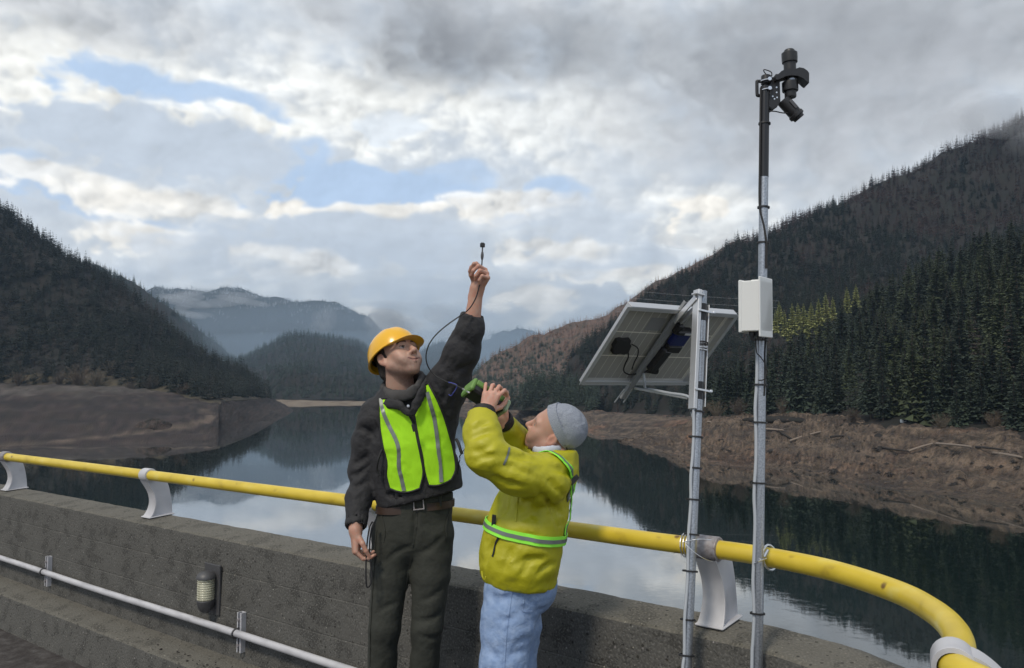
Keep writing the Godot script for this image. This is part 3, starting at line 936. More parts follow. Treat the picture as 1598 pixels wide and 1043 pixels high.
	far_hill([[Vector3(-965.3, -17.7, -1643), Vector3(-823.8, -18, -1674), Vector3(-771.3, -18.4, -1705), Vector3(-688.7, -21.5, -1736), Vector3(-588.5, -24.7, -1767), Vector3(-527.4, -25.2, -1798)], [Vector3(-1271.5, 353.8, -2139), Vector3(-1078.9, 309.7, -2170), Vector3(-1013.3, 266.1, -2201), Vector3(-903, 169.8, -2263), Vector3(-776.5, 62.9, -2325), Vector3(-682.3, -16.6, -2325)], [Vector3(-1449.6, 246.5, -2449), Vector3(-1212.9, 207.2, -2449), Vector3(-1107.5, 150.1, -2480), Vector3(-979.3, 91.8, -2511), Vector3(-847.8, 12.1, -2573), Vector3(-744.6, -28.7, -2573)]], 16.0, Vector2(15, 24), 30.0)
	far_hill([[Vector3(-1302.9, -17.6, -2449), Vector3(-1107.9, -27.3, -2449), Vector3(-971.6, -27.3, -2449), Vector3(-825.6, -27.3, -2449), Vector3(-718.5, -27.3, -2449), Vector3(-543.2, -27.3, -2449), Vector3(-465.4, -27.3, -2449), Vector3(-387.4, -31.1, -2449), Vector3(-270.6, -31.1, -2449), Vector3(-153.8, -35, -2449)], [Vector3(-1539.5, 139.7, -2883), Vector3(-1337.6, 142.6, -2945), Vector3(-1197.7, 145.6, -3007), Vector3(-1018.2, 169.6, -3007), Vector3(-886.4, 181.6, -3007), Vector3(-656, 154.4, -2945), Vector3(-561.7, 130.9, -2945), Vector3(-457.3, 82.1, -2883), Vector3(-312.1, 13.1, -2821), Vector3(-177.2, -31.7, -2821)], [Vector3(-1661.1, 356.9, -3193), Vector3(-1513.8, 400.1, -3317), Vector3(-1352.3, 404.8, -3379), Vector3(-1170.4, 423.3, -3441), Vector3(-1017.6, 376.1, -3441), Vector3(-755.4, 355.8, -3379), Vector3(-634.6, 306.6, -3317), Vector3(-517.7, 217.3, -3255), Vector3(-353.6, 65.3, -3193), Vector3(-196.7, -23, -3131)], [Vector3(-1915.6, 311.1, -3689), Vector3(-1736, 321.5, -3813), Vector3(-1547.1, 326.7, -3875), Vector3(-1335.6, 331.9, -3937), Vector3(-1161.8, 300.3, -3937), Vector3(-850.3, 260.4, -3813), Vector3(-716.2, 226.1, -3751), Vector3(-585.5, 134, -3689), Vector3(-408.1, 16.5, -3689), Vector3(-231.7, -42, -3689)]], 17.0, Vector2(12, 19), 40.0, "far_snow")
	far_hill([[Vector3(-407.7, -42, -3689), Vector3(-202.4, -42, -3689), Vector3(2.9, -42, -3689), Vector3(178.9, -42, -3689), Vector3(472.2, -42, -3689)], [Vector3(-437.8, 75.3, -4619), Vector3(-254.4, 222.6, -4619), Vector3(-88.6, 300.2, -4619), Vector3(41.2, 338, -4681), Vector3(190.8, 296.7, -4681), Vector3(593.1, 167.3, -4619)].slice(0, 5), [Vector3(-412.8, 22.7, -5239), Vector3(-246.4, 147.7, -5239), Vector3(4.2, 231.3, -5239), Vector3(254.9, 189.5, -5239), Vector3(671.7, 64.3, -5239)]], 45.0, Vector2(22, 34), 40.0)
	plant_forest()
	bank_things(bank, left_bank)
	mists()

func far_hill(rows: Array, gap: float, tall: Vector2, amp: float, species := "far") -> void:
	var g := loft(rows, 70, 50, amp, 0.006)
	kind(put("hill", sheet(g, "floor").mesh(M.forest_floor, 180.0)), "structure")
	scatter(g, gap, tall, species, 0.0, 0.8 if rows.size() > 3 else 0.75)

func on_bank(g: Array, far: Vector3) -> Vector3:   # the place of a bank that lies in a direction
	var tx := far.x / -far.z
	var ty := (far.y - 1.88) / -far.z
	var best := 1e9
	var out := Vector3.ZERO
	for line in g:
		for p in line:
			if p.z > -50.0:
				continue
			var e := absf(p.x / -p.z - tx) + absf((p.y - 1.88) / -p.z - ty) * 1.5
			if e < best:
				best = e
				out = p
	return out

func bank_things(g: Array, left: Array) -> void:
	var r := RandomNumberGenerator.new()
	r.seed = 77
	# driftwood logs stranded on the right bank
	var logs := [[Vector3(242.5, -42.4, -999), Vector3(298.7, -46.3, -999), "long pale driftwood log behind the taller mast"], [Vector3(312.9, -51.1, -999), Vector3(335, -54.2, -999), "short driftwood log just right of the taller mast"], [Vector3(335, -55, -999), Vector3(345.8, -65.2, -999), "driftwood log lying down the slope right of the taller mast"], [Vector3(344.2, -66, -999), Vector3(381.7, -54.2, -999), "driftwood log slanting up the bank, second from the taller mast"], [Vector3(392.6, -62.1, -999), Vector3(411.7, -58.9, -999), "short driftwood log in the middle of the right bank"], [Vector3(416.3, -62.1, -999), Vector3(423.2, -71.5, -999), "steep driftwood log above the reddish bare patch"], [Vector3(457.9, -74.7, -999), Vector3(489.4, -77.8, -999), "dark driftwood log beside the big black stump"], [Vector3(489.4, -77.8, -999), Vector3(521.3, -69.9, -999), "driftwood log joining two others end to end"], [Vector3(522.9, -69.9, -999), Vector3(567.1, -73.9, -999), "longest pale driftwood log on the right bank"], [Vector3(574.1, -74.7, -999), Vector3(609.6, -77.8, -999), "pale driftwood log near the right edge"], [Vector3(591.3, -81.7, -999), Vector3(626.6, -87.2, -999), "lowest driftwood log, at the right edge"]]
	for l in logs:
		var a := on_bank(g, l[0])
		var b := on_bank(g, l[1])
		var mid := (a + b) * 0.5
		var o := thing("driftwood_log", mid, l[2], "log", "driftwood logs on the right bank")
		var t := Geo.new()
		var sag := Vector3(r.randf_range(-0.5, 0.5), r.randf_range(-0.15, 0.2), r.randf_range(-0.5, 0.5))
		var th := r.randf_range(0.40, 0.6)
		t.tube(spline([a - mid + Vector3.UP * 0.8, sag + Vector3.UP * 0.75, b - mid + Vector3.UP * 0.8], 5), [th, th * 0.97, th, th * 0.92, th * 0.95, th * 0.85, th * 0.88, th * 0.8, th * 0.78, th * 0.7, th * 0.62], 7)
		put("log", t.mesh(M.driftwood if r.randf() < 0.65 else M.stump, 60.0), o)
		for k in 2:
			t = Geo.new()
			var q := (a - mid).lerp(b - mid, r.randf_range(0.2, 0.9)) + Vector3.UP * 0.5
			t.tube([q, q + Vector3(r.randf_range(-1, 1), r.randf_range(0.3, 1.1), r.randf_range(-0.5, 1))], [0.14, 0.05], 5)
			put("branch_stub", t.mesh(M.driftwood, 60.0), o)
	# stumps: dark root wads
	var big := [[Vector3(351.5, -91.1, -999), 2.2, "dark stump at the water's edge right of the taller mast"], [Vector3(378.6, -84.9, -999), 1.9, "dark stump above the two at the water's edge"], [Vector3(397.1, -102.1, -999), 2.9, "big round black stump standing at the waterline"], [Vector3(464.8, -106, -999), 2.0, "dark stump at the waterline right of the round black one"], [Vector3(450.8, -73.9, -999), 3.3, "largest black root wad beside the driftwood logs"], [Vector3(472.7, -82.5, -999), 2.2, "dark stump below the joined driftwood logs"], [Vector3(268.1, -76.2, -999), 1.8, "dark stump between the two masts"], [Vector3(319.4, -79.4, -999), 1.9, "dark stump right beside the taller mast"], [Vector3(545.7, -116.2, -999), 1.7, "dark stump low on the bank near the right edge"], [Vector3(565.4, -55, -999), 1.9, "dark stump under the trees near the right edge"], [Vector3(547, -80.9, -999), 1.8, "dark stump just below the longest pale log"], [Vector3(529.4, -65.2, -999), 1.6, "dark stump just above the longest pale log"], [Vector3(588.9, -100.5, -999), 1.8, "dark stump below the lowest log at the right edge"], [Vector3(422.4, -44.8, -999), 1.6, "dark stump at the foot of the conifers"]]
	for k in 40:
		big.append([Vector3(238.2, -65.2, -999).lerp(Vector3(624.1, -108.3, -999), r.randf()) + Vector3(0, r.randf_range(-26, 26), 0), r.randf_range(0.8, 1.6), ""])
	var wads := []
	for k in 5:
		var t := Geo.new()
		t.lathe([Vector2(0.0, -0.4), Vector2(0.62, -0.35), Vector2(0.45, 0.0), Vector2(0.34, 0.35), Vector2(0.30, 0.62), Vector2(0.0, 0.6)], Transform3D(), 9)
		for v in t.v.size():
			t.v[v] += Vector3(r.randf_range(-0.07, 0.07), r.randf_range(-0.08, 0.08), r.randf_range(-0.07, 0.07))
		for j in 8:
			var w := TAU * j / 8.0 + r.randf_range(-0.3, 0.3)
			var d := Vector3(cos(w), 0, sin(w))
			t.tube([d * 0.25 + Vector3.UP * 0.1, d * 0.75 + Vector3.UP * r.randf_range(-0.1, 0.35), d * r.randf_range(1.0, 1.5) + Vector3.UP * r.randf_range(-0.5, 0.3)], [0.16, 0.10, 0.03], 5, false)
		wads.append(t.mesh(M.stump, 50.0))
	for b in big:
		var p := on_bank(g, b[0])
		var o := put("stump", wads[r.randi_range(0, 4)], self, Transform3D(Basis(Vector3.UP, r.randf() * TAU).scaled_local(Vector3(1.0, r.randf_range(0.6, 1.0), 1.0) * b[1] * 0.8), p + Vector3.UP * 0.1))
		tag(o, b[2] if b[2] != "" else "small dark stump on the bare soil of the right bank", "stump", "stumps on the right bank" if b[2] != "" else "small stumps on the right bank")
	# stones and clods
	var st := Geo.new()
	for k in 900:
		var line: PackedVector3Array = g[r.randi_range(24, g.size() - 1)]
		var p := line[r.randi_range(0, line.size() - 60)]
		if p.y < WATER + 0.2:
			continue
		var e := r.randf_range(0.2, 0.75)
		var xf := Transform3D(Basis.from_euler(Vector3(r.randf() * 3, r.randf() * 3, r.randf() * 3)).scaled_local(Vector3(e, e * 0.7, e * 0.9)), p + Vector3(r.randf_range(-1, 1), 0.05, r.randf_range(-1, 1)))
		st.lathe([Vector2(0, -1), Vector2(0.75, -0.6), Vector2(1, 0.1), Vector2(0.6, 0.75), Vector2(0, 0.95)], xf, 5)
	kind(tag(put("stones", st.mesh(M.stone, 20.0)), "loose stones and clods strewn over the right bank", "stones"), "stuff")
	# leafless brush
	var brush := []
	for k in 4:
		brush.append(bare_shrub(900 + k, 34, 26, 0.010))
	var tones := [Color(0.12, 0.09, 0.066), Color(0.085, 0.068, 0.055), Color(0.135, 0.11, 0.08)]
	var mats := []
	for c in tones:
		var m := (M.twigs as StandardMaterial3D).duplicate()
		m.albedo_color = (c as Color).linear_to_srgb()
		mats.append(m)
	var spots := [[Vector3(-461.4, 4.3, -752), 16.0, 0, "bare pale shrub at the left edge above the bank"], [Vector3(-420.8, 3.1, -748), 17.0, 1, "bare shrub left of the tall brown thicket on the left bank"], [Vector3(-400.8, 1.3, -744), 25.0, 0, "tallest bare brown shrub on the left bank"], [Vector3(-383.3, 0.7, -740), 22.0, 2, "bare shrub right of the tallest one on the left bank"], [Vector3(-343.7, -1.6, -725), 13.0, 1, "low bare shrub at the right end of the left bench"], [Vector3(-380.1, 9.8, -765), 20.0, 2, "pale bare tree standing behind the left bank shrubs"], [Vector3(-325.2, -2.1, -725), 18.0, 1, "pale bare tree among conifers above the earth mound"], [Vector3(-288.1, -6, -705), 15.0, 0, "bare tree among conifers near the rocky point"],
		[Vector3(100.9, -14.3, -434), 13.0, 0, "bare brown shrub left of the taller mast at the forest edge"], [Vector3(108.4, -14.1, -428), 11.0, 2, "bare pale shrub between the masts at the forest edge"], [Vector3(117.1, -13, -418), 12.0, 1, "bare shrub directly behind the taller mast"], [Vector3(133.9, -11.9, -396), 10.0, 0, "bare shrub right of the taller mast at the forest edge"], [Vector3(147.5, -12.3, -350), 8.0, 1, "bare shrub at the foot of the conifers, mid bank"], [Vector3(159.6, -13.1, -300), 7.0, 2, "bare shrub under the conifers toward the right edge"], [Vector3(172, -12.5, -288), 8.0, 0, "bare shrub at the right edge under the conifers"]]
	for k in spots.size():
		var s: Array = spots[k]
		var o := put("bare_shrub", brush[k % 4].mesh(mats[s[2]], 1.0), self, Transform3D(Basis(Vector3.UP, k * 1.7).scaled_local(Vector3(0.85, 1.0, 0.85) * s[1]), s[0] - Vector3.UP * 1.0))
		tag(o, s[3], "shrub", "leafless shrubs along the banks")
	# earth mound and track on the left bank
	var c := on_bank(left, Vector3(-446.9, -44.8, -999))
	var mo := Geo.new()
	var f := fbm(0.12, 4, 91)
	for j in 13:
		for i in 40:
			var w := TAU * i / 40.0
			var k := j / 12.0
			var p := Vector3(cos(w) * 14.0 * cos(k * PI / 2), sin(k * PI / 2) * 10.0 - 5.5, sin(w) * 10.0 * cos(k * PI / 2))
			mo.vert(p * (1.0 + f.get_noise_3dv(p) * 0.35), Color(0.075, 0.055, 0.048).lerp(Color(0.035, 0.03, 0.026), ss(-0.1, 0.3, f.get_noise_3dv(p * 2.0))))
	for j in 12:
		for i in 40:
			var a := j * 40 + i
			var b := j * 40 + (i + 1) % 40
			mo.quad(a, b, b + 40, a + 40)
	tag(put("earth_mound", mo.mesh(M.soil, 180.0), self, Transform3D(Basis(), c)), "dark rounded earth mound on the left bank above the track", "mound")
	# conifers in the saddle behind the near stand, sunlight painted into their needle colour
	var painted_sunlit_conifer := conifer(555, 24, 7, 0.22, 0.04, true)
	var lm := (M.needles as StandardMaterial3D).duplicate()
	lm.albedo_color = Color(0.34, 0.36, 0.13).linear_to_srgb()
	var trunk: ArrayMesh = painted_sunlit_conifer[0].mesh(M.bark, 180.0)
	var crown: ArrayMesh = painted_sunlit_conifer[1].mesh(lm, 1.0)
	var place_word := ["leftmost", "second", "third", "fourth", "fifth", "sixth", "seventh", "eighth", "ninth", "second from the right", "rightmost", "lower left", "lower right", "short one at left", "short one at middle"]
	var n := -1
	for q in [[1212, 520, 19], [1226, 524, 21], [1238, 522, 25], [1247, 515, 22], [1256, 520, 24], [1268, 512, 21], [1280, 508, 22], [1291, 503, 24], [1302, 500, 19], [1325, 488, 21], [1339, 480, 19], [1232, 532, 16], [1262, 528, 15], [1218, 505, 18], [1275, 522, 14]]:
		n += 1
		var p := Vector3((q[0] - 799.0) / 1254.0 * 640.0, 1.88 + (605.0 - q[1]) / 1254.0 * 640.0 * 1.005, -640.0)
		var o := thing("painted_sunlit_conifer", p, "conifer painted sunlit, %s in the bright clump right of the white box" % place_word[n], "tree", "conifers painted sunlit in the saddle")
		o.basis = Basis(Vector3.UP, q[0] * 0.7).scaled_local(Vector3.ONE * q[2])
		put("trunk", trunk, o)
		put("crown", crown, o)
	# power line across the valley side
	for k in 4:
		var wv := Geo.new()
		wv.tube(spline([Vector3(98.2, 95, -760) + Vector3(0, -7.0 * k, 0), Vector3(157.7, 82, -700) + Vector3(0, -6.2 * k, 0), Vector3(213.4, 71, -640) + Vector3(0, -5.6 * k, 0)], 6), 0.055, 4)
		tag(put("power_cable", wv.mesh(M.aluminium)), ["topmost", "second", "third", "lowest"][k] + " thin power cable crossing behind the solar panel mast", "cable", "power cables across the slope")
	# white vehicle half hidden by the bank
	var vp: Vector3 = on_bank(g, Vector3(506.7, -35.3, -999)) + Vector3(2, -0.7, -16)
	var van := thing("parked_van", vp, "small white van parked under the conifers above the right bank", "van")
	van.rotation.y = 0.15
	var b2 := Geo.new()
	var side := PackedVector2Array([Vector2(-2.3, 0.4), Vector2(2.3, 0.4), Vector2(2.3, 1.05), Vector2(1.5, 1.15), Vector2(0.95, 1.9), Vector2(-2.15, 1.95), Vector2(-2.3, 1.7)])
	b2.prism(side, Transform3D(), 1.8)
	put("body", b2.mesh(M.white_plastic), van)
	for x in [-1.5, -0.4, 0.65]:
		b2 = Geo.new()
		b2.box(Transform3D(Basis(), Vector3(x, 1.5, 0.905)), Vector3(0.9, 0.5, 0.02), 0.004)
		put("window", b2.mesh(M.black_plastic), van)
	for x in [-1.45, 1.45]:
		for z in [-0.82, 0.82]:
			b2 = Geo.new()
			b2.lathe([Vector2(0, -0.11), Vector2(0.34, -0.11), Vector2(0.34, 0.11), Vector2(0, 0.11)], Transform3D(Basis(Vector3.RIGHT, PI / 2), Vector3(x, 0.34, z)), 14)
			put("wheel", b2.mesh(M.black_rubber), van)

func mists() -> void:   # banks of mist in the far valley and wisps along the slopes
	var r := RandomNumberGenerator.new()
	r.seed = 505
	# centre, spread, density, how many puffs, words
	for m in [
		[Vector3(-250, 0, -2850), Vector3(3600, 380, 2300), 0.00040, 1, "pale haze lying low in the far end of the valley", "haze"],
		[Vector3(-250, 10, -2900), Vector3(3700, 560, 2200), 0.00028, 1, "thinner haze over the far end of the valley", "haze"],
		[Vector3(-250, 20, -2950), Vector3(3800, 780, 2100), 0.00020, 1, "faint upper haze before the far ridge", "haze"],
		[Vector3(-250, 30, -3000), Vector3(3900, 1050, 2000), 0.00014, 1, "faintest haze above the far ridge", "haze"],
		[Vector3(-1090.1, 319.6, -2900), Vector3(420, 60, 160), 0.0040, 7, "bright mist lying along the far left ridge below the snow", "mist"],
		[Vector3(-1111.1, 254.2, -2700), Vector3(240, 44, 120), 0.0050, 6, "wisp of mist at the shoulder of the left hill", "mist"],
		[Vector3(-464.3, 236.8, -2750), Vector3(300, 90, 160), 0.0040, 7, "mist drifting over the end of the far ridge", "mist"],
		[Vector3(-345.6, 221.7, -2900), Vector3(330, 130, 200), 0.0030, 7, "mist behind the man in the hard hat", "mist"],
		[Vector3(-632.4, 219.8, -2600), Vector3(90, 120, 90), 0.0040, 5, "thin upright wisp on the far hillside", "mist"],
		[Vector3(712.6, 365.7, -1080), Vector3(260, 90, 200), 0.0040, 8, "low cloud resting on the right hand summit", "mist"],
		[Vector3(525.6, 361, -2100), Vector3(300, 80, 160), 0.0030, 6, "mist rising from the brown spur behind the solar panel", "mist"],
	]:
		var o := Node3D.new()
		o.name = numbered("mist_bank")
		o.position = m[0]
		add_child(o)
		kind(tag(o, m[4], m[5]), "stuff")
		var fm := FogMaterial.new()
		fm.density = m[2]
		fm.albedo = Color(0.80, 0.90, 1.0) if m[3] == 1 else Color(0.97, 0.98, 1.0)
		for k in m[3]:
			var v := FogVolume.new()
			v.name = "puff" if k == 0 else "puff_%03d" % k
			v.shape = RenderingServer.FOG_VOLUME_SHAPE_ELLIPSOID
			v.material = fm
			var spread: Vector3 = m[1]
			if m[3] == 1:
				v.size = spread
			else:
				v.position = spread * Vector3(r.randf_range(-0.42, 0.42), r.randf_range(-0.35, 0.35), r.randf_range(-0.4, 0.4))
				v.size = spread * Vector3(r.randf_range(0.22, 0.55), r.randf_range(0.3, 0.75), r.randf_range(0.4, 0.8))
				v.rotation.z = r.randf_range(-0.25, 0.25)
			o.add_child(v)
			kind(v, "stuff")

# ---------------------------------------------------------------- roadway, parapet, rail
const RAIL := 1.26
var line := []      # the middle of the rail, left to right, then round the bay
var run := PackedFloat32Array()

func plan_at(s: float) -> Array:   # [point on the rail line, direction, inboard direction] at a distance along it
	var k := clampi(run.bsearch(s) - 1, 0, line.size() - 2)
	var f := clampf((s - run[k]) / (run[k + 1] - run[k]), 0.0, 1.0)
	var d: Vector3 = (line[k + 1] - line[k]).normalized()
	var d0: Vector3 = (line[k] - line[maxi(k - 1, 0)]).normalized() if k > 0 else d
	var d1: Vector3 = (line[mini(k + 2, line.size() - 1)] - line[k + 1]).normalized() if k < line.size() - 2 else d
	d = ((d0 + d) * (1.0 - f) + (d + d1) * f).normalized()
	return [(line[k] as Vector3).lerp(line[k + 1], f), d, Vector3(-d.z, 0, d.x)]

func spot(s: float, off: float, h: float) -> Vector3:
	var a := plan_at(s)
	var p: Vector3 = a[0] + a[2] * off
	p.y = h
	return p

func post_frame(s: float) -> Transform3D:   # x inboard, y up, z along the wall
	var a := plan_at(s)
	return Transform3D(Basis(a[2], Vector3.UP, (a[2] as Vector3).cross(Vector3.UP)), spot(s, 0.0, 0.0))

func along(prof: Array, s0: float, s1: float, gap: float) -> Geo:   # a profile of Vector2(inboard, height) drawn along the wall
	var g := Geo.new()
	var m := maxi(2, int((s1 - s0) / gap))
	for k in m + 1:
		var a := plan_at(lerpf(s0, s1, float(k) / m))
		for p in prof:
			g.vert((a[0] as Vector3) * Vector3(1, 0, 1) + a[2] * p.x + Vector3.UP * p.y)
	var w := prof.size()
	for k in m:
		for j in w - 1:
			var a := k * w + j
			g.quad(a, a + w, a + w + 1, a + 1)
	return g

func build_dam() -> void:
	var pts := [Vector3(-4.64, 1.26, -7.34), Vector3(-1.564, 1.26, -4.968), Vector3(-0.15, 1.26, -3.888), Vector3(0.527, 1.26, -3.336), Vector3(0.779, 1.26, -3.14), Vector3(0.94, 1.26, -2.988), Vector3(1.088, 1.26, -2.772), Vector3(1.171, 1.26, -2.489), Vector3(1.171, 1.26, -2.285), Vector3(1.138, 1.26, -2.124), Vector3(1.078, 1.26, -1.979), Vector3(0.983, 1.26, -1.824)]
	var d0: Vector3 = (pts[2] - pts[0]).normalized()
	pts.push_front(pts[0] - d0 * 3.0)
	pts.push_front(pts[0] - d0 * 6.0)
	pts.append_array([Vector3(1.0, RAIL, -1.66), Vector3(0.99, RAIL, -1.3), Vector3(1.05, RAIL, -0.6), Vector3(1.3, RAIL, 1.5)])
	line = spline(pts, 8)
	var total := 0.0
	run.append(0.0)
	for k in range(1, line.size()):
		total += line[k].distance_to(line[k - 1])
		run.append(total)
	# road deck: bounded by the wall on the reservoir side
	var poly := PackedVector2Array()
	for k in range(0, line.size(), 2):
		var q := spot(run[k], 0.15, 0.0)
		poly.append(Vector2(q.x, q.z))
	poly.append_array(PackedVector2Array([Vector2(12, 9), Vector2(-22, 9), Vector2(-22, -20)]))
	var g := Geo.new()
	for p in poly:
		g.vert(Vector3(p.x, 0.0, p.y))
	var ids := Geometry2D.triangulate_polygon(poly)
	for k in range(0, ids.size(), 3):
		var a := poly[ids[k]]
		if (poly[ids[k + 1]] - a).cross(poly[ids[k + 2]] - a) > 0.0:
			g.tri(ids[k], ids[k + 1], ids[k + 2])
		else:
			g.tri(ids[k], ids[k + 2], ids[k + 1])
	kind(put("road", g.mesh(M.asphalt)), "structure")
	var s_end := total
	g = along([Vector2(-0.40, -34), Vector2(-0.30, 0.28), Vector2(-0.20, 0.30)], 0.0, s_end, 0.25)
	kind(put("dam_face", g.mesh(M.concrete)), "structure")
	# the parapet: outer face, sloping top, inner face with board marks, and the kerb at its foot
	var wall := thing("parapet_wall", Vector3.ZERO, "weathered grey concrete parapet wall with a sloping top that carries the yellow rail", "wall")
	var wf := post_frame(4.0)
	wall.transform = wf
	g = along([Vector2(-0.24, 0.0), Vector2(-0.182, 0.93), Vector2(-0.178, 0.945)], 0.0, s_end, 0.03)
	put("outer_face", inside(g, wf).mesh(M.concrete, 28.0), wall)
	g = along([Vector2(-0.178, 0.945), Vector2(-0.17, 0.960), Vector2(-0.155, 0.965), Vector2(-0.05, 0.957), Vector2(0.055, 0.950), Vector2(0.072, 0.946), Vector2(0.082, 0.938)], 0.0, s_end, 0.03)
	chip(g, 0.005, 0.86)
	put("coping", inside(g, wf).mesh(M.concrete_top, 28.0), wall)
	g = along([Vector2(0.082, 0.938), Vector2(0.0845, 0.92), Vector2(0.089, 0.755), Vector2(0.0865, 0.75), Vector2(0.090, 0.745), Vector2(0.096, 0.555), Vector2(0.0935, 0.55), Vector2(0.097, 0.545), Vector2(0.106, 0.20)], 0.0, s_end, 0.03)
	chip(g, 0.005, 0.925)
	put("wall", inside(g, wf).mesh(M.concrete, 28.0), wall)
	g = along([Vector2(0.10, 0.268), Vector2(0.112, 0.270), Vector2(0.296, 0.256), Vector2(0.312, 0.25), Vector2(0.319, 0.240)], 0.0, s_end, 0.03)
	chip(g, 0.005, 0.15)
	put("kerb_top", inside(g, wf).mesh(M.concrete_top, 28.0), wall)
	g = along([Vector2(0.319, 0.240), Vector2(0.322, 0.225), Vector2(0.345, -0.02)], 0.0, s_end, 0.03)
	chip(g, 0.005, 0.235)
	put("kerb_face", inside(g, wf).mesh(M.concrete, 28.0), wall)
	g = along([Vector2(0.43, 0.002), Vector2(0.432, 0.006), Vector2(0.455, 0.006), Vector2(0.457, 0.002)], 9.9, 10.28, 0.05)
	kind(put("road_marking", g.mesh(M.road_paint)), "structure")
	# rail
	var rail := []
	for k in line.size():
		rail.append(line[k])
	g = Geo.new()
	g.tube(rail, 0.035, 24, true)
	tag(put("handrail", g.mesh(M.yellow_paint, 60.0)), "long yellow painted pipe handrail curving round above the parapet", "handrail")
	# the castings that carry it
	var at_s := [s_of(Vector3(-4.539, 1.26, -7.272)), s_of(Vector3(-2.581, 1.26, -5.762)), s_of(Vector3(-0.759, 1.26, -4.356)), s_of(Vector3(0.758, 1.26, -3.153)), s_of(Vector3(1.002, 1.26, -1.853))]
	var said := ["grey cast rail post nearest the left end of the yellow rail", "grey cast rail post left of the man in the hard hat", "grey cast rail post hidden behind the arm of the man in the hard hat", "grey cast rail post between the two masts, wire looped on its collar", "grey cast rail post close by where the yellow rail turns towards the viewer"]
	for k in 5:
		var xf := post_frame(at_s[k])
		var o := thing("rail_post", xf.origin, said[k], "rail post", "cast posts of the yellow handrail")
		o.basis = xf.basis
		casting(o, M.worn_metal if k in [0, 3] else M.grey_paint)
	# grey conduit clipped to the foot of the wall
	var pipe := []
	var s := 0.0
	while s < s_of(Vector3(0.279, 1.26, -3.512)):
		pipe.append(spot(s, 0.155, 0.44 + sin(s * 2.1) * 0.003))
		s += 0.2
	g = Geo.new()
	g.tube(pipe, 0.021, 14, true)
	tag(put("conduit_pipe", g.mesh(M.grey_paint, 60.0)), "pale grey conduit pipe running along the foot of the parapet", "pipe")
	var bs := [s_of(Vector3(-4.146, 1.26, -6.952)) + 0.72, s_of(Vector3(-1.619, 1.26, -5.015)) + 0.12]
	var bl := ["grey channel bracket holding the conduit near the left edge", "grey channel bracket holding the conduit right of the wall lamp"]
	for k in 2:
		var xf := post_frame(bs[k])
		var o := thing("pipe_bracket", xf * Vector3(0.1, 0.44, 0), bl[k], "bracket", "conduit brackets on the parapet")
		o.basis = xf.basis
		g = Geo.new()
		for sd in [-1.0, 1.0]:
			g.box(Transform3D(Basis(), Vector3(0.016, 0, sd * 0.019)), Vector3(0.034, 0.23, 0.004), 0.001)
			g.box(Transform3D(Basis(), Vector3(0.0335, 0, sd * 0.0145)), Vector3(0.004, 0.23, 0.009), 0.001)
		g.box(Transform3D(Basis(), Vector3(0.001, 0, 0)), Vector3(0.004, 0.23, 0.04), 0.001)
		put("channel", g.mesh(M.grey_paint), o)
		g = Geo.new()
		var u := []
		for j in 13:
			var w := PI * j / 12.0 - PI / 2
			u.append(Vector3(0.055 + 0.026 * cos(w), 0.026 * sin(w), 0.0))
		u.push_front(Vector3(0.03, -0.026, 0))
		u.append(Vector3(0.03, 0.026, 0))
		g.tube(u, 0.005, 8)
		put("strap", g.mesh(M.dark_metal), o)
		for sd in [-1.0, 1.0]:
			g = Geo.new()
			g.lathe([Vector2(0, 0.012), Vector2(0.009, 0.011), Vector2(0.009, 0.0), Vector2(0, -0.002)], Transform3D(Basis(Vector3.BACK, -PI / 2), Vector3(0.034, sd * 0.075, 0)), 6)
			put("bolt", g.mesh(M.worn_metal), o)
	wall_lamp(s_of(Vector3(-1.956, 1.26, -5.282)) + 0.22)
	# flakes and grit that lie on the kerb under the lamp
	g = Geo.new()
	var r := RandomNumberGenerator.new()
	r.seed = 88
	for k in 70:
		var q := spot(s_of(Vector3(-1.956, 1.26, -5.282)) + r.randfn(0.55, 0.35), r.randf_range(0.115, 0.29), 0.262)
		var e := r.randf_range(0.004, 0.013)
		g.box(Transform3D(Basis.from_euler(Vector3(r.randf() * 0.5, r.randf() * TAU, r.randf() * 0.5)), q), Vector3(e * 1.6, e * 0.5, e), 0.001)
	kind(tag(put("debris", g.mesh(M.stump)), "dark flakes of debris lying on the kerb below the wall lamp", "debris"), "stuff")

func inside(g: Geo, xf: Transform3D) -> Geo:   # the same shape in another frame
	var inv := xf.affine_inverse()
	for k in g.v.size():
		g.v[k] = inv * g.v[k]
	return g

func chip(g: Geo, amp: float, above: float) -> void:   # worn, uneven arrises and face
	var f := fbm(9.0, 3, 31)
	for k in g.v.size():
		var p := g.v[k]
		var n: float = f.get_noise_3d(p.x, p.y * 2.0, p.z)
		g.v[k] += Vector3(0, n * amp if p.y > above else 0.0, 0) + Vector3(-0.61, 0, 0.79) * n * amp * 0.5

func s_of(q: Vector3) -> float:   # how far along the rail a place is
	var best := 1e9
	var out := 0.0
	for k in line.size() - 1:
		var p := Geometry3D.get_closest_point_to_segment(q, line[k], line[k + 1])
		if p.distance_to(q) < best:
			best = p.distance_to(q)
			out = run[k] + p.distance_to(line[k])
	return out

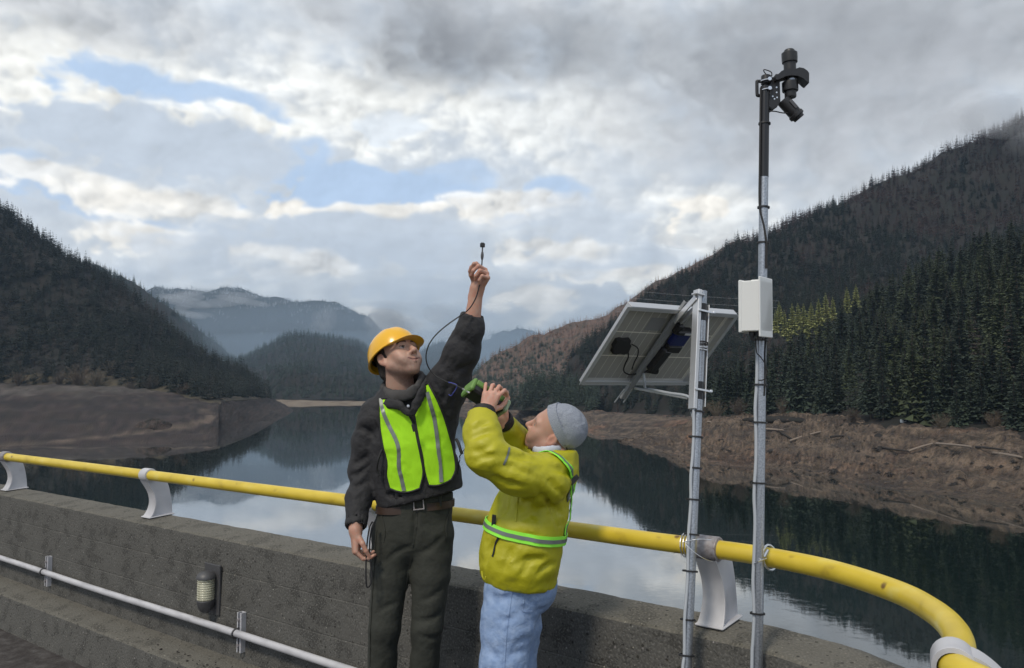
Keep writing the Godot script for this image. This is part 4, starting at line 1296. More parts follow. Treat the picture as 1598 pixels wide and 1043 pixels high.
func casting(o: Node3D, collar_mat: Material) -> void:   # x inboard, z along the wall; feet on the sloping top
	var g := Geo.new()
	g.lathe([Vector2(0.0355, -0.047), Vector2(0.046, -0.045), Vector2(0.048, -0.040), Vector2(0.0475, 0.040), Vector2(0.046, 0.045), Vector2(0.0355, 0.047)], Transform3D(Basis(Vector3.RIGHT, PI / 2), Vector3(0, RAIL, 0)), 24)
	put("collar", g.mesh(collar_mat), o)
	var front := [Vector2(0.028, 1.222), Vector2(0.002, 1.185), Vector2(-0.030, 1.13), Vector2(-0.044, 1.07), Vector2(-0.036, 1.02), Vector2(-0.016, 0.98), Vector2(0.004, 0.962)]
	var back := [Vector2(-0.172, 0.962), Vector2(-0.168, 1.02), Vector2(-0.158, 1.09), Vector2(-0.142, 1.16), Vector2(-0.118, 1.22), Vector2(-0.085, 1.262), Vector2(-0.04, 1.29), Vector2(0.0, 1.285)]
	g = Geo.new()
	var poly := PackedVector2Array(spline(front, 4) + spline(back, 4))
	g.prism(poly, Transform3D(), 0.078)
	put("web", g.mesh(M.grey_paint), o)
	g = Geo.new()   # the flange that faces the road: a curved plate, a little wider at its foot
	var fs := spline(front, 4)
	for k in fs.size():
		var f: float = float(k) / (fs.size() - 1)
		var w := lerpf(0.043, 0.056, f * f)
		var q: Vector2 = fs[k]
		for e in [Vector2(0.004, -w), Vector2(0.006, -w + 0.004), Vector2(0.006, w - 0.004), Vector2(0.004, w), Vector2(-0.006, w), Vector2(-0.006, -w)]:
			g.vert(Vector3(q.x + e.x, q.y, e.y))
	for k in fs.size() - 1:
		for j in 6:
			var a := k * 6 + j
			var b := k * 6 + (j + 1) % 6
			g.quad(a, b, b + 6, a + 6)
	put("flange", g.mesh(M.grey_paint, 50.0), o)
	g = Geo.new()
	g.box(Transform3D(Basis(Vector3.BACK, -0.06), Vector3(-0.084, 0.969, 0)), Vector3(0.19, 0.010, 0.118), 0.004)
	put("foot_plate", g.mesh(M.grey_paint), o)

func wall_lamp(s: float) -> void:
	var xf := post_frame(s)
	var o := thing("wall_lamp", xf * Vector3(0.095, 0.64, 0), "small dark bulkhead lamp with ribbed yellowish glass on the parapet", "lamp")
	o.basis = xf.basis
	var g := Geo.new()
	g.box(Transform3D(Basis(), Vector3(0.008, 0, 0)), Vector3(0.016, 0.30, 0.165), 0.003)
	put("back_plate", g.mesh(M.dark_metal), o)
	var mid := Vector3(0.062, 0, -0.012)
	g = Geo.new()
	g.lathe([Vector2(0.0, 0.071), Vector2(0.050, 0.072), Vector2(0.058, 0.075), Vector2(0.0575, 0.084), Vector2(0.050, 0.100), Vector2(0.032, 0.114), Vector2(0.0, 0.120)], Transform3D(Basis(), mid), 24)
	g.box(Transform3D(Basis(), Vector3(0.03, 0.082, -0.012)), Vector3(0.05, 0.016, 0.06), 0.003)
	put("hood", g.mesh(M.dark_metal), o)
	g = Geo.new()
	g.lathe([Vector2(0.0, -0.138), Vector2(0.016, -0.134), Vector2(0.036, -0.116), Vector2(0.049, -0.086), Vector2(0.053, -0.060), Vector2(0.050, -0.055), Vector2(0.0, -0.054)], Transform3D(Basis(), mid), 24)
	g.box(Transform3D(Basis(), Vector3(0.03, -0.070, -0.012)), Vector3(0.05, 0.016, 0.06), 0.003)
	put("base_cup", g.mesh(M.dark_metal), o)
	for e in 9:   # ribs of the glass
		g = Geo.new()
		var y := -0.054 + 0.0139 * e
		g.lathe([Vector2(0.047, y), Vector2(0.0505, y + 0.002), Vector2(0.052, y + 0.006), Vector2(0.0505, y + 0.0115), Vector2(0.047, y + 0.0136)], Transform3D(Basis(), mid), 24)
		put("glass_rib", g.mesh(M.lamp_glass, 60.0), o)
	g = Geo.new()
	g.lathe([Vector2(0.0, -0.05), Vector2(0.030, -0.048), Vector2(0.034, -0.01), Vector2(0.034, 0.035), Vector2(0.022, 0.055), Vector2(0.0, 0.06)], Transform3D(Basis(), mid), 18)
	put("bulb", g.mesh(M.lamp_inner), o)

# ---------------------------------------------------------------- the two masts and what they carry
func tie(o: Node, p: Vector3, axis: Vector3, r: float, wide := 1.25) -> void:   # a cable tie drawn round mast and cable
	var g := Geo.new()
	var b := frame(axis, Vector3.RIGHT)
	g.lathe([Vector2(r, -0.0035), Vector2(r + 0.0025, -0.003), Vector2(r + 0.0025, 0.003), Vector2(r, 0.0035)], Transform3D(b.scaled_local(Vector3(wide, 1, 1)), p), 18)
	g.box(Transform3D(b, p + b.z * r + b.x * r * 0.3), Vector3(0.007, 0.007, 0.008), 0.001)
	put("cable_tie", g.mesh(M.black_plastic), o)

func build_masts() -> void:
	solar_mast()
	sensor_mast()

func on_line(a: Vector3, b: Vector3, y: float) -> Vector3:
	return a.lerp(b, (y - a.y) / (b.y - a.y))

func solar_mast() -> void:
	var top := Vector3(0.7648, 2.2641, -3.2)
	var low := Vector3(0.6327, 0.8672, -2.98)
	var foot := on_line(low, top, 0.262)
	var axis := (top - foot).normalized()
	var o := thing("mast", foot, "shorter galvanised mast with a solar panel, wired to the yellow rail", "mast")
	var g := Geo.new()
	g.tube([foot - foot, (top - foot) * 0.5, top - foot], 0.0175, 20)
	put("pole", g.mesh(M.galvanised, 60.0), o)
	# clamp channels either side of the head
	var b := frame(axis, Vector3(0.9, 0, -0.45))
	for s in [-1.0, 1.0]:
		g = Geo.new()
		var c: Vector3 = Vector3(0.7648, 2.2641, -3.2).lerp(Vector3(0.7184, 1.7932, -3.13), 0.5) - foot + b.x * s * 0.027 + b.z * 0.004
		var l := top.distance_to(Vector3(0.7184, 1.7932, -3.13))
		if s < 0.0:
			g.box(Transform3D(b, c + b.x * -0.006), Vector3(0.005, l, 0.034), 0.001)
			g.box(Transform3D(b, c + b.z * 0.016), Vector3(0.016, l, 0.004), 0.001)
			g.box(Transform3D(b, c - b.z * 0.016), Vector3(0.016, l, 0.004), 0.001)
		else:
			g.box(Transform3D(b, c - b.x * 0.003 - axis * 0.02), Vector3(0.004, l * 0.86, 0.026), 0.001)
		put("clamp_channel", g.mesh(M.aluminium), o)
	for q in [Vector3(0.7585, 2.1782, -3.19), Vector3(0.7269, 1.8675, -3.14)]:
		g = Geo.new()
		var p: Vector3 = q - foot
		g.lathe([Vector2(0.0178, -0.035), Vector2(0.0188, -0.034), Vector2(0.0188, 0.034), Vector2(0.0178, 0.035)], Transform3D(b, on_line(Vector3.ZERO, top - foot, p.y)), 20)
		put("tape_band", g.mesh(M.black_tape), o)
		g = Geo.new()
		g.box(Transform3D(b, on_line(Vector3.ZERO, top - foot, p.y) + b.z * 0.026), Vector3(0.075, 0.008, 0.005), 0.001)
		g.box(Transform3D(b, on_line(Vector3.ZERO, top - foot, p.y) + b.z * 0.03 + b.x * 0.034), Vector3(0.012, 0.011, 0.014), 0.002)
		put("clamp_bar", g.mesh(M.bright_metal), o)
	for k in 4:   # wire wound round the head
		g = Geo.new()
		var p := on_line(Vector3.ZERO, top - foot, (Vector3(0.7419, 2.0537, -3.16) - foot).y - 0.008 * k)
		var ring := []
		for j in 15:
			var w := TAU * j / 14.0
			ring.append(p + b.x * cos(w) * 0.028 + b.z * sin(w) * 0.026 + axis * 0.004 * sin(w + k))
		g.tube(ring, 0.0026, 6)
		put("wire_turn", g.mesh(M.black_rubber if k < 2 else M.bright_metal), o)
	# the grey cable down the left side
	var pts := []
	for q in [[1083, 640, 3.13], [1083, 655, 3.12], [1082, 690, 3.1], [1080, 725, 3.09], [1078, 760, 3.07], [1076, 800, 3.05], [1073.5, 850, 3.03], [1071, 905, 3.01], [1068, 940, 3.0], [1067, 975, 2.985], [1067, 1025, 2.96], [1065, 1060, 2.95]]:
		var h: float = (1043.0 - q[1]) / 588.0
		var p := low.lerp(top, h) - foot
		pts.append(p - b.x * (0.0215 + 0.003 * sin(q[1] * 0.06)) + b.z * 0.006)
	pts.append(on_line(Vector3.ZERO, top - foot, 0.02) - b.x * 0.022 + b.z * 0.006)
	g = Geo.new()
	g.tube(spline(pts, 4), 0.006, 10)
	put("cable", g.mesh(M.grey_cable, 60.0), o)
	for y in [656, 697, 746, 795, 848, 903, 974, 1025]:
		tie(o, low.lerp(top, (1043.0 - y) / 588.0) - foot - b.x * 0.004, axis, 0.020, 1.3)
	# wire that lashes the mast to the rail
	var lash := thing("lashing_wire", Vector3(0.704, 1.26, -3.19), "bright wire lashing the shorter mast to the yellow rail and post collar", "wire")
	g = Geo.new()
	var s := s_of(Vector3(0.689, 1.26, -3.19))
	for k in 3:
		var xf := post_frame(s - 0.02 + 0.012 * k)
		var ring := []
		for j in 17:
			var w := TAU * j / 16.0
			ring.append(xf * Vector3(cos(w) * 0.045, RAIL + sin(w) * 0.045, 0.004 * sin(w)) - lash.position)
		g.tube(ring, 0.0025, 6)
	g.tube(spline([Vector3(0.6386, 1.3039, -3), Vector3(0.6655, 1.2791, -2.985), Vector3(0.7038, 1.2529, -3), Vector3(0.7513, 1.2286, -3.06)].map(func(p): return p - lash.position), 5), 0.002, 6)
	g.tube(spline([Vector3(0.6383, 1.3094, -3.02), Vector3(0.686, 1.3225, -3), Vector3(0.7405, 1.3146, -3.03)].map(func(p): return p - lash.position), 5), 0.002, 6)
	put("wire", g.mesh(M.bright_metal, 60.0), lash)
	solar_panel(o, foot, b)

func solar_panel(mast: Node3D, foot: Vector3, mb: Basis) -> void:
	var w := 0.605
	var l := 0.431
	var e := Vector3(0.83245, 0, -0.5541)
	var f := Vector3(-0.39419, -0.70296, -0.59199)
	var c := -e.cross(f)   # the back, turned to the viewer and down
	var o := thing("solar_panel", Vector3(0.4599, 2.2042, -3.12), "framed solar panel seen from behind, tilted on the shorter mast", "solar panel")
	o.basis = Basis(e, f, e.cross(f))
	o.basis = Basis(e, -f, c)
	# from here x runs along the top edge, y up the slope (0 at the top edge), z out of the back
	var at := func(a: float, d: float, h: float) -> Vector3: return Vector3(a, -d, h)
	var g := Geo.new()
	g.box(Transform3D(Basis(), at.call(w / 2, l / 2, -0.012)), Vector3(w - 0.006, l - 0.006, 0.004), 0.0)
	put("backsheet", g.mesh(M.backsheet), o)
	for k in 4:
		g = Geo.new()
		var side := k > 1
		var len := l if side else w
		var xf := Transform3D(Basis(Vector3.BACK, PI / 2) if side else Basis(), at.call([w / 2, w / 2, 0.0, w][k], [0.0, l, l / 2, l / 2][k], 0.0))
		var inw: float = [1.0, -1.0, -1.0, 1.0][k]   # which way the inner lip points in the bar's own y
		g.box(Transform3D(xf.basis, xf.origin), Vector3(len + 0.003, 0.003, 0.030), 0.0006)
		g.box(Transform3D(xf.basis, xf * Vector3(0, -inw * 0.0105, 0.0142)), Vector3(len - 0.004 if side else len, 0.018, 0.002), 0.0005)
		put("frame_bar", g.mesh(M.aluminium), o)
	var cellm: ArrayMesh
	for row in 3:
		for k in 13:
			if cellm == null:
				g = Geo.new()
				g.box(Transform3D(), Vector3(0.0395, 0.127, 0.0012), 0.0003)
				cellm = g.mesh(M.cell)
			put("cell", cellm, o, Transform3D(Basis(), at.call(0.028 + 0.0218 + 0.0432 * k, 0.018 + 0.0655 + 0.1325 * row, -0.0098)))
	g = Geo.new()
	for row in 2:
		g.box(Transform3D(Basis(), at.call(w / 2, 0.0165 + 0.1325 * (row + 1), -0.0094)), Vector3(0.555, 0.0035, 0.001), 0.0)
		for k in 13:
			g.box(Transform3D(Basis(Vector3.BACK, 0.785), at.call(0.028 + 0.0432 * k, 0.0165 + 0.1325 * (row + 1), -0.0092)), Vector3(0.006, 0.006, 0.001), 0.0)
	g.box(Transform3D(Basis(), at.call(w - 0.022, l / 2, -0.0092)), Vector3(0.004, l - 0.04, 0.001), 0.0)
	put("busbar", g.mesh(M.busbar), o)
	g = Geo.new()
	g.box(Transform3D(Basis(), at.call(0.21, 0.10, -0.0085)), Vector3(0.088, 0.068, 0.001), 0.0)
	put("rating_label", g.mesh(M.print_grey), o)
	# junction box with a scalloped lid
	g = Geo.new()
	var poly := PackedVector2Array()
	for p in [[0.043, 0.185], [0.06, 0.179], [0.08, 0.182], [0.112, 0.178], [0.118, 0.195], [0.132, 0.205], [0.135, 0.222], [0.141, 0.249], [0.12, 0.256], [0.10, 0.252], [0.08, 0.257], [0.058, 0.254], [0.055, 0.235], [0.044, 0.22]]:
		poly.append(Vector2(p[0], -p[1]))
	g.prism(poly, Transform3D(Basis(), Vector3(0, 0, 0.0)), 0.024)
	put("junction_box", g.mesh(M.black_plastic), o)
	g = Geo.new()
	g.tube(spline([at.call(0.134, 0.202, 0.006), at.call(0.17, 0.215, 0.014), at.call(0.198, 0.255, 0.012), at.call(0.21, 0.30, 0.008), at.call(0.226, 0.345, 0.006)], 6), 0.0028, 8)
	put("lead", g.mesh(M.black_rubber, 60.0), o)
	g = Geo.new()
	g.tube(spline([at.call(0.139, 0.241, 0.006), at.call(0.152, 0.27, 0.014), at.call(0.158, 0.305, 0.014), at.call(0.175, 0.345, 0.012), at.call(0.205, 0.366, 0.01), at.call(0.241, 0.372, 0.01), at.call(0.287, 0.354, 0.014), at.call(0.32, 0.332, 0.018)], 6), 0.0032, 8)
	put("lead", g.mesh(M.black_rubber, 60.0), o)
	# spine bracket down the back
	g = Geo.new()
	g.box(Transform3D(Basis(), at.call(0.275, 0.235, 0.018)), Vector3(0.030, 0.56, 0.003), 0.0006)
	for s in [-1.0, 1.0]:
		g.box(Transform3D(Basis(), at.call(0.275 + s * 0.014, 0.235, 0.011)), Vector3(0.003, 0.56, 0.014), 0.0006)
	put("spine", g.mesh(M.print_grey), o)
	g = Geo.new()
	for s in [-1.0, 1.0]:
		g.box(Transform3D(Basis(Vector3.BACK, 0.05 * s), at.call(0.262 + 0.024 * s, 0.492, 0.02)), Vector3(0.007, 0.085, 0.003), 0.0005)
	put("slotted_bar", g.mesh(M.aluminium), o)
	# charge controller
	g = Geo.new()
	g.box(Transform3D(Basis(Vector3.BACK, 0.0), at.call(0.345, 0.135, 0.028)), Vector3(0.085, 0.080, 0.034), 0.008)
	put("controller", g.mesh(M.blue_plastic), o)
	g = Geo.new()
	g.box(Transform3D(Basis(), at.call(0.342, 0.098, 0.03)), Vector3(0.09, 0.022, 0.040), 0.005)
	g.box(Transform3D(Basis(), at.call(0.348, 0.195, 0.026)), Vector3(0.082, 0.042, 0.034), 0.006)
	g.box(Transform3D(Basis(Vector3.BACK, -0.1), at.call(0.313, 0.262, 0.028)), Vector3(0.055, 0.13, 0.036), 0.010)
	g.box(Transform3D(Basis(), at.call(0.30, 0.085, 0.028)), Vector3(0.03, 0.05, 0.03), 0.005)
	put("controller_case", g.mesh(M.black_plastic), o)
	g = Geo.new()
	g.box(Transform3D(Basis(), at.call(0.357, 0.097, 0.0505)), Vector3(0.045, 0.010, 0.001), 0.0)
	put("rating_label", g.mesh(M.label_paper), o)
	g = Geo.new()
	for k in 9:
		g.tube(spline([at.call(0.325 - k * 0.003, 0.30 + k * 0.003, 0.04), at.call(0.33 - k * 0.004, 0.325, 0.05 - k * 0.002), at.call(0.30 - k * 0.003, 0.338, 0.03)], 4), 0.003, 6)
	put("wiring", g.mesh(M.black_rubber, 60.0), o)
	# arms from the mast head and the strut below, as parts of the mast
	var xf := o.transform
	var head := Vector3(0.727, 2.2503, -3.17) - foot
	for s in [0.0, 1.0]:
		g = Geo.new()
		var a: Vector3 = xf * at.call(0.262 + 0.035 * s, 0.055, 0.022) - foot
		var q := head + Vector3(0.004 + 0.006 * s, -0.012 - 0.035 * s, 0.0)
		var d := (q - a).normalized()
		g.box(Transform3D(frame(d, mb.x), (a + q) / 2), Vector3(0.006, a.distance_to(q), 0.024), 0.001)
		put("arm", g.mesh(M.aluminium), mast)
	g = Geo.new()
	g.box(Transform3D(mb, head + Vector3(0.012, -0.002, 0.0)), Vector3(0.045, 0.006, 0.03), 0.001)
	put("arm", g.mesh(M.aluminium), mast)
	g = Geo.new()
	var sa: Vector3 = xf * at.call(0.285, 0.435, 0.03) - foot
	var sb := Vector3(0.6992, 1.8353, -3.13) - foot
	g.tube([sa, sb], 0.0055, 10)
	put("strut", g.mesh(M.aluminium, 60.0), mast)
	g = Geo.new()
	g.tube([sb - (sb - sa).normalized() * 0.02, sb + (sb - sa).normalized() * 0.012], 0.008, 8)
	put("strut_end", g.mesh(M.dark_metal), mast)
	g = Geo.new()
	g.tube(spline([xf * at.call(0.288, 0.352, 0.022) - foot, xf * at.call(0.30, 0.385, 0.04) - foot, xf * at.call(0.325, 0.42, 0.05) - foot, sa.lerp(sb, 0.3) + Vector3(0, 0.007, 0.006), sa.lerp(sb, 0.6) + Vector3(0, 0.006, 0.006), sa.lerp(sb, 0.95) + Vector3(0, 0.005, 0.008), Vector3(0.6961, 1.7932, -3.13) - foot, Vector3(0.7032, 1.7565, -3.12) - foot], 6), 0.006, 10)
	put("cable", g.mesh(M.grey_cable, 60.0), mast)

func sensor_mast() -> void:
	var top := Vector3(0.9736, 3.0482, -3.02)
	var low := Vector3(0.8601, 0.9012, -2.88)
	var foot := on_line(low, top, 0.262)
	var axis := (top - foot).normalized()
	var b := frame(axis, Vector3.RIGHT)
	var o := thing("mast", foot, "taller mast carrying black sensors on top and a white box", "mast")
	var up := func(y: float) -> Vector3: return low.lerp(top, (1043.0 - y) / 913.0) - foot
	var g := Geo.new()
	g.tube([Vector3.ZERO, up.call(700), up.call(286)], 0.0165, 20)
	put("pole", g.mesh(M.galvanised, 60.0), o)
	g = Geo.new()
	var wound := []
	var rs := []
	for k in 120:
		wound.append(up.call(lerpf(289, 136, k / 119.0)))
		rs.append(0.0174)
	g.tube(wound, rs, 16)
	put("taped_pole", g.mesh(M.black_tape, 60.0), o)
	var pts := []
	for y in [552, 575, 620, 660, 700, 740, 790, 830, 880, 920, 965, 1010, 1043]:
		pts.append(up.call(y) - b.x * (0.0195 + 0.003 * sin(y * 0.05)) + b.z * 0.004)
	pts.append(-b.x * 0.022 + b.z * 0.004)
	g = Geo.new()
	g.tube(spline(pts, 4), 0.006, 10)
	put("cable", g.mesh(M.grey_cable, 60.0), o)
	g = Geo.new()
	pts = []
	for y in [140, 170, 198, 240, 270, 290, 320, 345, 370, 400, 425, 440]:
		pts.append(up.call(y) + b.x * (-0.019 + 0.026 * ss(330, 400, y)) + b.z * (0.010 + 0.010 * ss(340, 390, y)))
	g.tube(spline(pts, 4), 0.004, 8)
	put("sensor_lead", g.mesh(M.black_rubber, 60.0), o)
	g = Geo.new()
	pts = []
	for y in [528, 545, 575, 600, 640]:
		pts.append(up.call(y) + b.x * (0.008 - 0.002 * sin(y * 0.1)) + b.z * 0.017)
	g.tube(spline(pts, 4), 0.003, 8)
	g.tube(spline([Vector3(0.8804, 2.058, -2.9), Vector3(0.884, 2.007, -2.9), Vector3(0.8969, 1.9933, -2.905), Vector3(0.9132, 1.9654, -2.9), Vector3(0.9195, 1.933, -2.9), Vector3(0.9113, 1.91, -2.905), Vector3(0.892, 1.9054, -2.91)].map(func(p): return p - foot), 6), 0.0022, 6)
	put("sensor_lead", g.mesh(M.black_rubber, 60.0), o)
	for y in [199, 339, 397, 553, 623, 681, 773, 965]:
		tie(o, up.call(y) - (b.x * 0.004 if y > 500 else Vector3.ZERO), axis, 0.0185, 1.28 if y > 500 else 1.1)
	var cl := thing("hose_clamp", Vector3(0.955, 1.26, -3.033), "small bright hose clamp tying the taller mast to the rail", "clamp")
	g = Geo.new()
	var pf := post_frame(s_of(Vector3(0.947, 1.26, -2.988)))
	var ring := []
	for j in 17:
		var w := TAU * j / 16.0
		ring.append(pf * Vector3(cos(w) * 0.044, RAIL + sin(w) * 0.044, 0.008 * sin(w)) - cl.position)
	g.tube(ring, 0.004, 6)
	put("band", g.mesh(M.bright_metal, 60.0), cl)
	g = Geo.new()
	g.tube([Vector3(0.8966, 1.2805, -2.9) - cl.position, Vector3(0.9108, 1.3052, -2.9) - cl.position], 0.006, 8)
	g.tube([Vector3(0.9033, 1.2738, -2.9) - cl.position, Vector3(0.8645, 1.269, -2.87) - cl.position, Vector3(0.8568, 1.2581, -2.89) - cl.position], 0.0025, 6)
	put("screw", g.mesh(M.bright_metal), cl)
	white_box(o, foot)
	sensor_head(top, axis)

func white_box(_mast: Node3D, _foot: Vector3) -> void:
	var c := Vector3(0.8671, 2.1718, -2.875)
	var o := thing("equipment_box", c, "white plastic equipment box strapped to the taller mast", "box")
	o.basis = Basis.from_euler(Vector3(0, -0.72, -0.015))
	var g := Geo.new()   # x across the narrow face that looks at the road, z out of it
	g.box(Transform3D(Basis(), Vector3(0.0, 0, -0.028)), Vector3(0.075, 0.182, 0.100), 0.003)
	put("body", g.mesh(M.white_plastic), o)
	g = Geo.new()
	g.box(Transform3D(Basis(), Vector3(-0.0395, 0.0, -0.028)), Vector3(0.012, 0.190, 0.108), 0.003)
	put("lid", g.mesh(M.white_plastic), o)
	g = Geo.new()
	g.box(Transform3D(Basis(), Vector3(0.0345, -0.004, -0.028)), Vector3(0.006, 0.215, 0.108), 0.002)
	g.box(Transform3D(Basis(), Vector3(0.012, 0.094, -0.03)), Vector3(0.05, 0.006, 0.04), 0.002)
	put("back_plate", g.mesh(M.white_plastic), o)
	g = Geo.new()
	g.box(Transform3D(Basis(), Vector3(-0.0456, -0.082, -0.012)), Vector3(0.0006, 0.010, 0.06), 0.0)
	put("label_strip", g.mesh(M.label_paper), o)
	for y in [-0.082, 0.082]:
		for z in [-0.070, 0.014]:
			g = Geo.new()
			g.lathe([Vector2(0, 0), Vector2(0.0035, 0), Vector2(0.0035, 0.0012), Vector2(0, 0.0016)], Transform3D(Basis(Vector3.BACK, PI / 2), Vector3(-0.0454, y, z)), 8)
			put("lid_screw", g.mesh(M.print_grey), o)
	for x in [-0.008, 0.018]:
		g = Geo.new()
		g.lathe([Vector2(0.0, -0.03), Vector2(0.007, -0.03), Vector2(0.009, -0.015), Vector2(0.012, -0.014), Vector2(0.012, 0.0), Vector2(0.0, 0.0)], Transform3D(Basis(), Vector3(x, -0.092, -0.01)), 12)
		put("cable_gland", g.mesh(M.black_plastic), o)

func sensor_head(top: Vector3, axis: Vector3) -> void:
	var o := thing("sensor_unit", top, "black sensor unit of cylinders, handle and tilted camera on top of the mast", "sensor")
	# z: picture units of the close-up (1816 to the metre), measured from the mast top
	var q := func(x: float, y: float, d := 0.0) -> Vector3: return Vector3((x - 278.0) / 1816.0, -(y - 304.0) / 1816.0, d)
	var g := Geo.new()
	var up := Basis(Vector3.BACK, 0.02)
	g.lathe([Vector2(0, -40), Vector2(43, -40), Vector2(43, -30), Vector2(52, -28), Vector2(54, 0), Vector2(54, 38), Vector2(50, 42), Vector2(38, 43), Vector2(36, 58), Vector2(30, 64), Vector2(0, 65)].map(func(p): return p / 1816.0), Transform3D(up, q.call(454, 128)), 28)
	put("cap", g.mesh(M.black_plastic), o)
	g = Geo.new()
	g.lathe([Vector2(0, -62), Vector2(42, -62), Vector2(42, 62), Vector2(0, 62)].map(func(p): return p / 1816.0), Transform3D(up, q.call(455, 215)), 28)
	put("barrel", g.mesh(M.black_plastic), o)
	g = Geo.new()
	g.lathe([Vector2(0, -8), Vector2(41, -8), Vector2(41, 8), Vector2(0, 8)].map(func(p): return p / 1816.0), Transform3D(up, q.call(462, 287)), 28)
	put("collar", g.mesh(M.galvanised), o)
	g = Geo.new()
	g.lathe([Vector2(0, -72), Vector2(36, -72), Vector2(40, -66), Vector2(40, -28), Vector2(53, -26), Vector2(55, -20), Vector2(55, 34), Vector2(50, 40), Vector2(0, 40)].map(func(p): return p / 1816.0), Transform3D(up, q.call(453, 335)), 28)
	put("lower_drum", g.mesh(M.black_plastic), o)
	# the curved yoke that carries the barrel, ending in a fin
	g = Geo.new()
	var poly := PackedVector2Array()
	for p in [[335, 262], [352, 262], [375, 240], [405, 226], [440, 222], [470, 226], [500, 214], [530, 220], [555, 238], [566, 255], [564, 325], [552, 318], [530, 296], [505, 282], [480, 272], [440, 270], [405, 276], [375, 290], [345, 302], [335, 300]]:
		var v: Vector3 = q.call(p[0], p[1])
		poly.append(Vector2(v.x, v.y))
	g.prism(poly, Transform3D(Basis(), Vector3(0, 0, 0.006)), 0.055)
	put("yoke", g.mesh(M.black_plastic), o)
	g = Geo.new()
	var plate := PackedVector2Array()
	for p in [[306, 262], [378, 270], [380, 452], [326, 492], [306, 470]]:
		var v: Vector3 = q.call(p[0], p[1])
		plate.append(Vector2(v.x, v.y))
	g.prism(plate, Transform3D(Basis(), Vector3(0, 0, 0.0)), 0.012)
	g.prism(plate, Transform3D(Basis(), Vector3(0, 0, -0.034)), 0.006)
	put("mount_plate", g.mesh(M.black_plastic), o)
	for p in [[354, 338], [354, 374], [356, 410], [338, 420], [326, 402]]:
		g = Geo.new()
		g.lathe([Vector2(0, 0), Vector2(0.0032, 0), Vector2(0.0032, 0.0016), Vector2(0, 0.002)], Transform3D(Basis(Vector3.RIGHT, PI / 2), q.call(p[0], p[1], 0.006)), 8)
		put("rivet", g.mesh(M.bright_metal), o)
	# tilted camera below
	var d: Vector3 = (q.call(505, 545) as Vector3) - q.call(405, 428)
	var tb := frame(d, Vector3(0.8, 0.6, 0))
	g = Geo.new()
	g.lathe([Vector2(0, -85), Vector2(44, -84), Vector2(46, -70), Vector2(46, 40), Vector2(52, 44), Vector2(53, 66), Vector2(46, 72), Vector2(40, 74), Vector2(38, 90), Vector2(0, 90)].map(func(p): return p / 1816.0), Transform3D(tb, q.call(455, 488)), 26)
	put("camera_barrel", g.mesh(M.black_plastic), o)
	g = Geo.new()
	g.box(Transform3D(tb, q.call(458, 470, 0.026)), Vector3(0.014, 0.04, 0.008), 0.002)
	put("camera_clip", g.mesh(M.dark_metal), o)
	# handle
	g = Geo.new()
	g.tube(spline([q.call(262, 292), q.call(226, 290), q.call(222, 300), q.call(221, 340), q.call(222, 384), q.call(230, 392), q.call(262, 392)], 5), 0.0066, 10)
	put("handle", g.mesh(M.black_plastic, 60.0), o)
	for y in [290, 356]:
		g = Geo.new()
		var ring := []
		for j in 11:
			var w := PI * j / 10.0
			ring.append(q.call(284, y, 0.0) + Vector3(cos(w) * 0.0225, 0.002 * cos(w), sin(w) * 0.0235))
		g.tube(ring, 0.003, 6)
		g.lathe([Vector2(0, 0), Vector2(0.0075, 0), Vector2(0.0075, 0.006), Vector2(0, 0.0065)], Transform3D(Basis(Vector3.RIGHT, PI / 2), q.call(296, y, 0.0225)), 8)
		put("u_bolt", g.mesh(M.bright_metal), o)
	g = Geo.new()
	g.lathe([Vector2(0, -30), Vector2(34, -30), Vector2(34, 26), Vector2(30, 30), Vector2(0, 30)].map(func(p): return p / 1816.0), Transform3D(frame(axis, Vector3.RIGHT), q.call(286, 280)), 20)
	put("pole_cap", g.mesh(M.black_plastic), o)
	g = Geo.new()
	g.tube(spline([q.call(283, 250, 0.01), q.call(266, 225, 0.01), q.call(270, 214, 0.01), q.call(300, 222, 0.01), q.call(320, 236, 0.01), q.call(320, 262, 0.01)], 6), 0.0022, 6)
	put("lead", g.mesh(M.black_rubber, 60.0), o)
	g = Geo.new()
	g.tube(spline([q.call(300, 512, 0.014), q.call(335, 516, 0.018), q.call(380, 526, 0.018), q.call(425, 527, 0.015)], 6), 0.0024, 6)
	put("lead", g.mesh(M.black_rubber, 60.0), o)

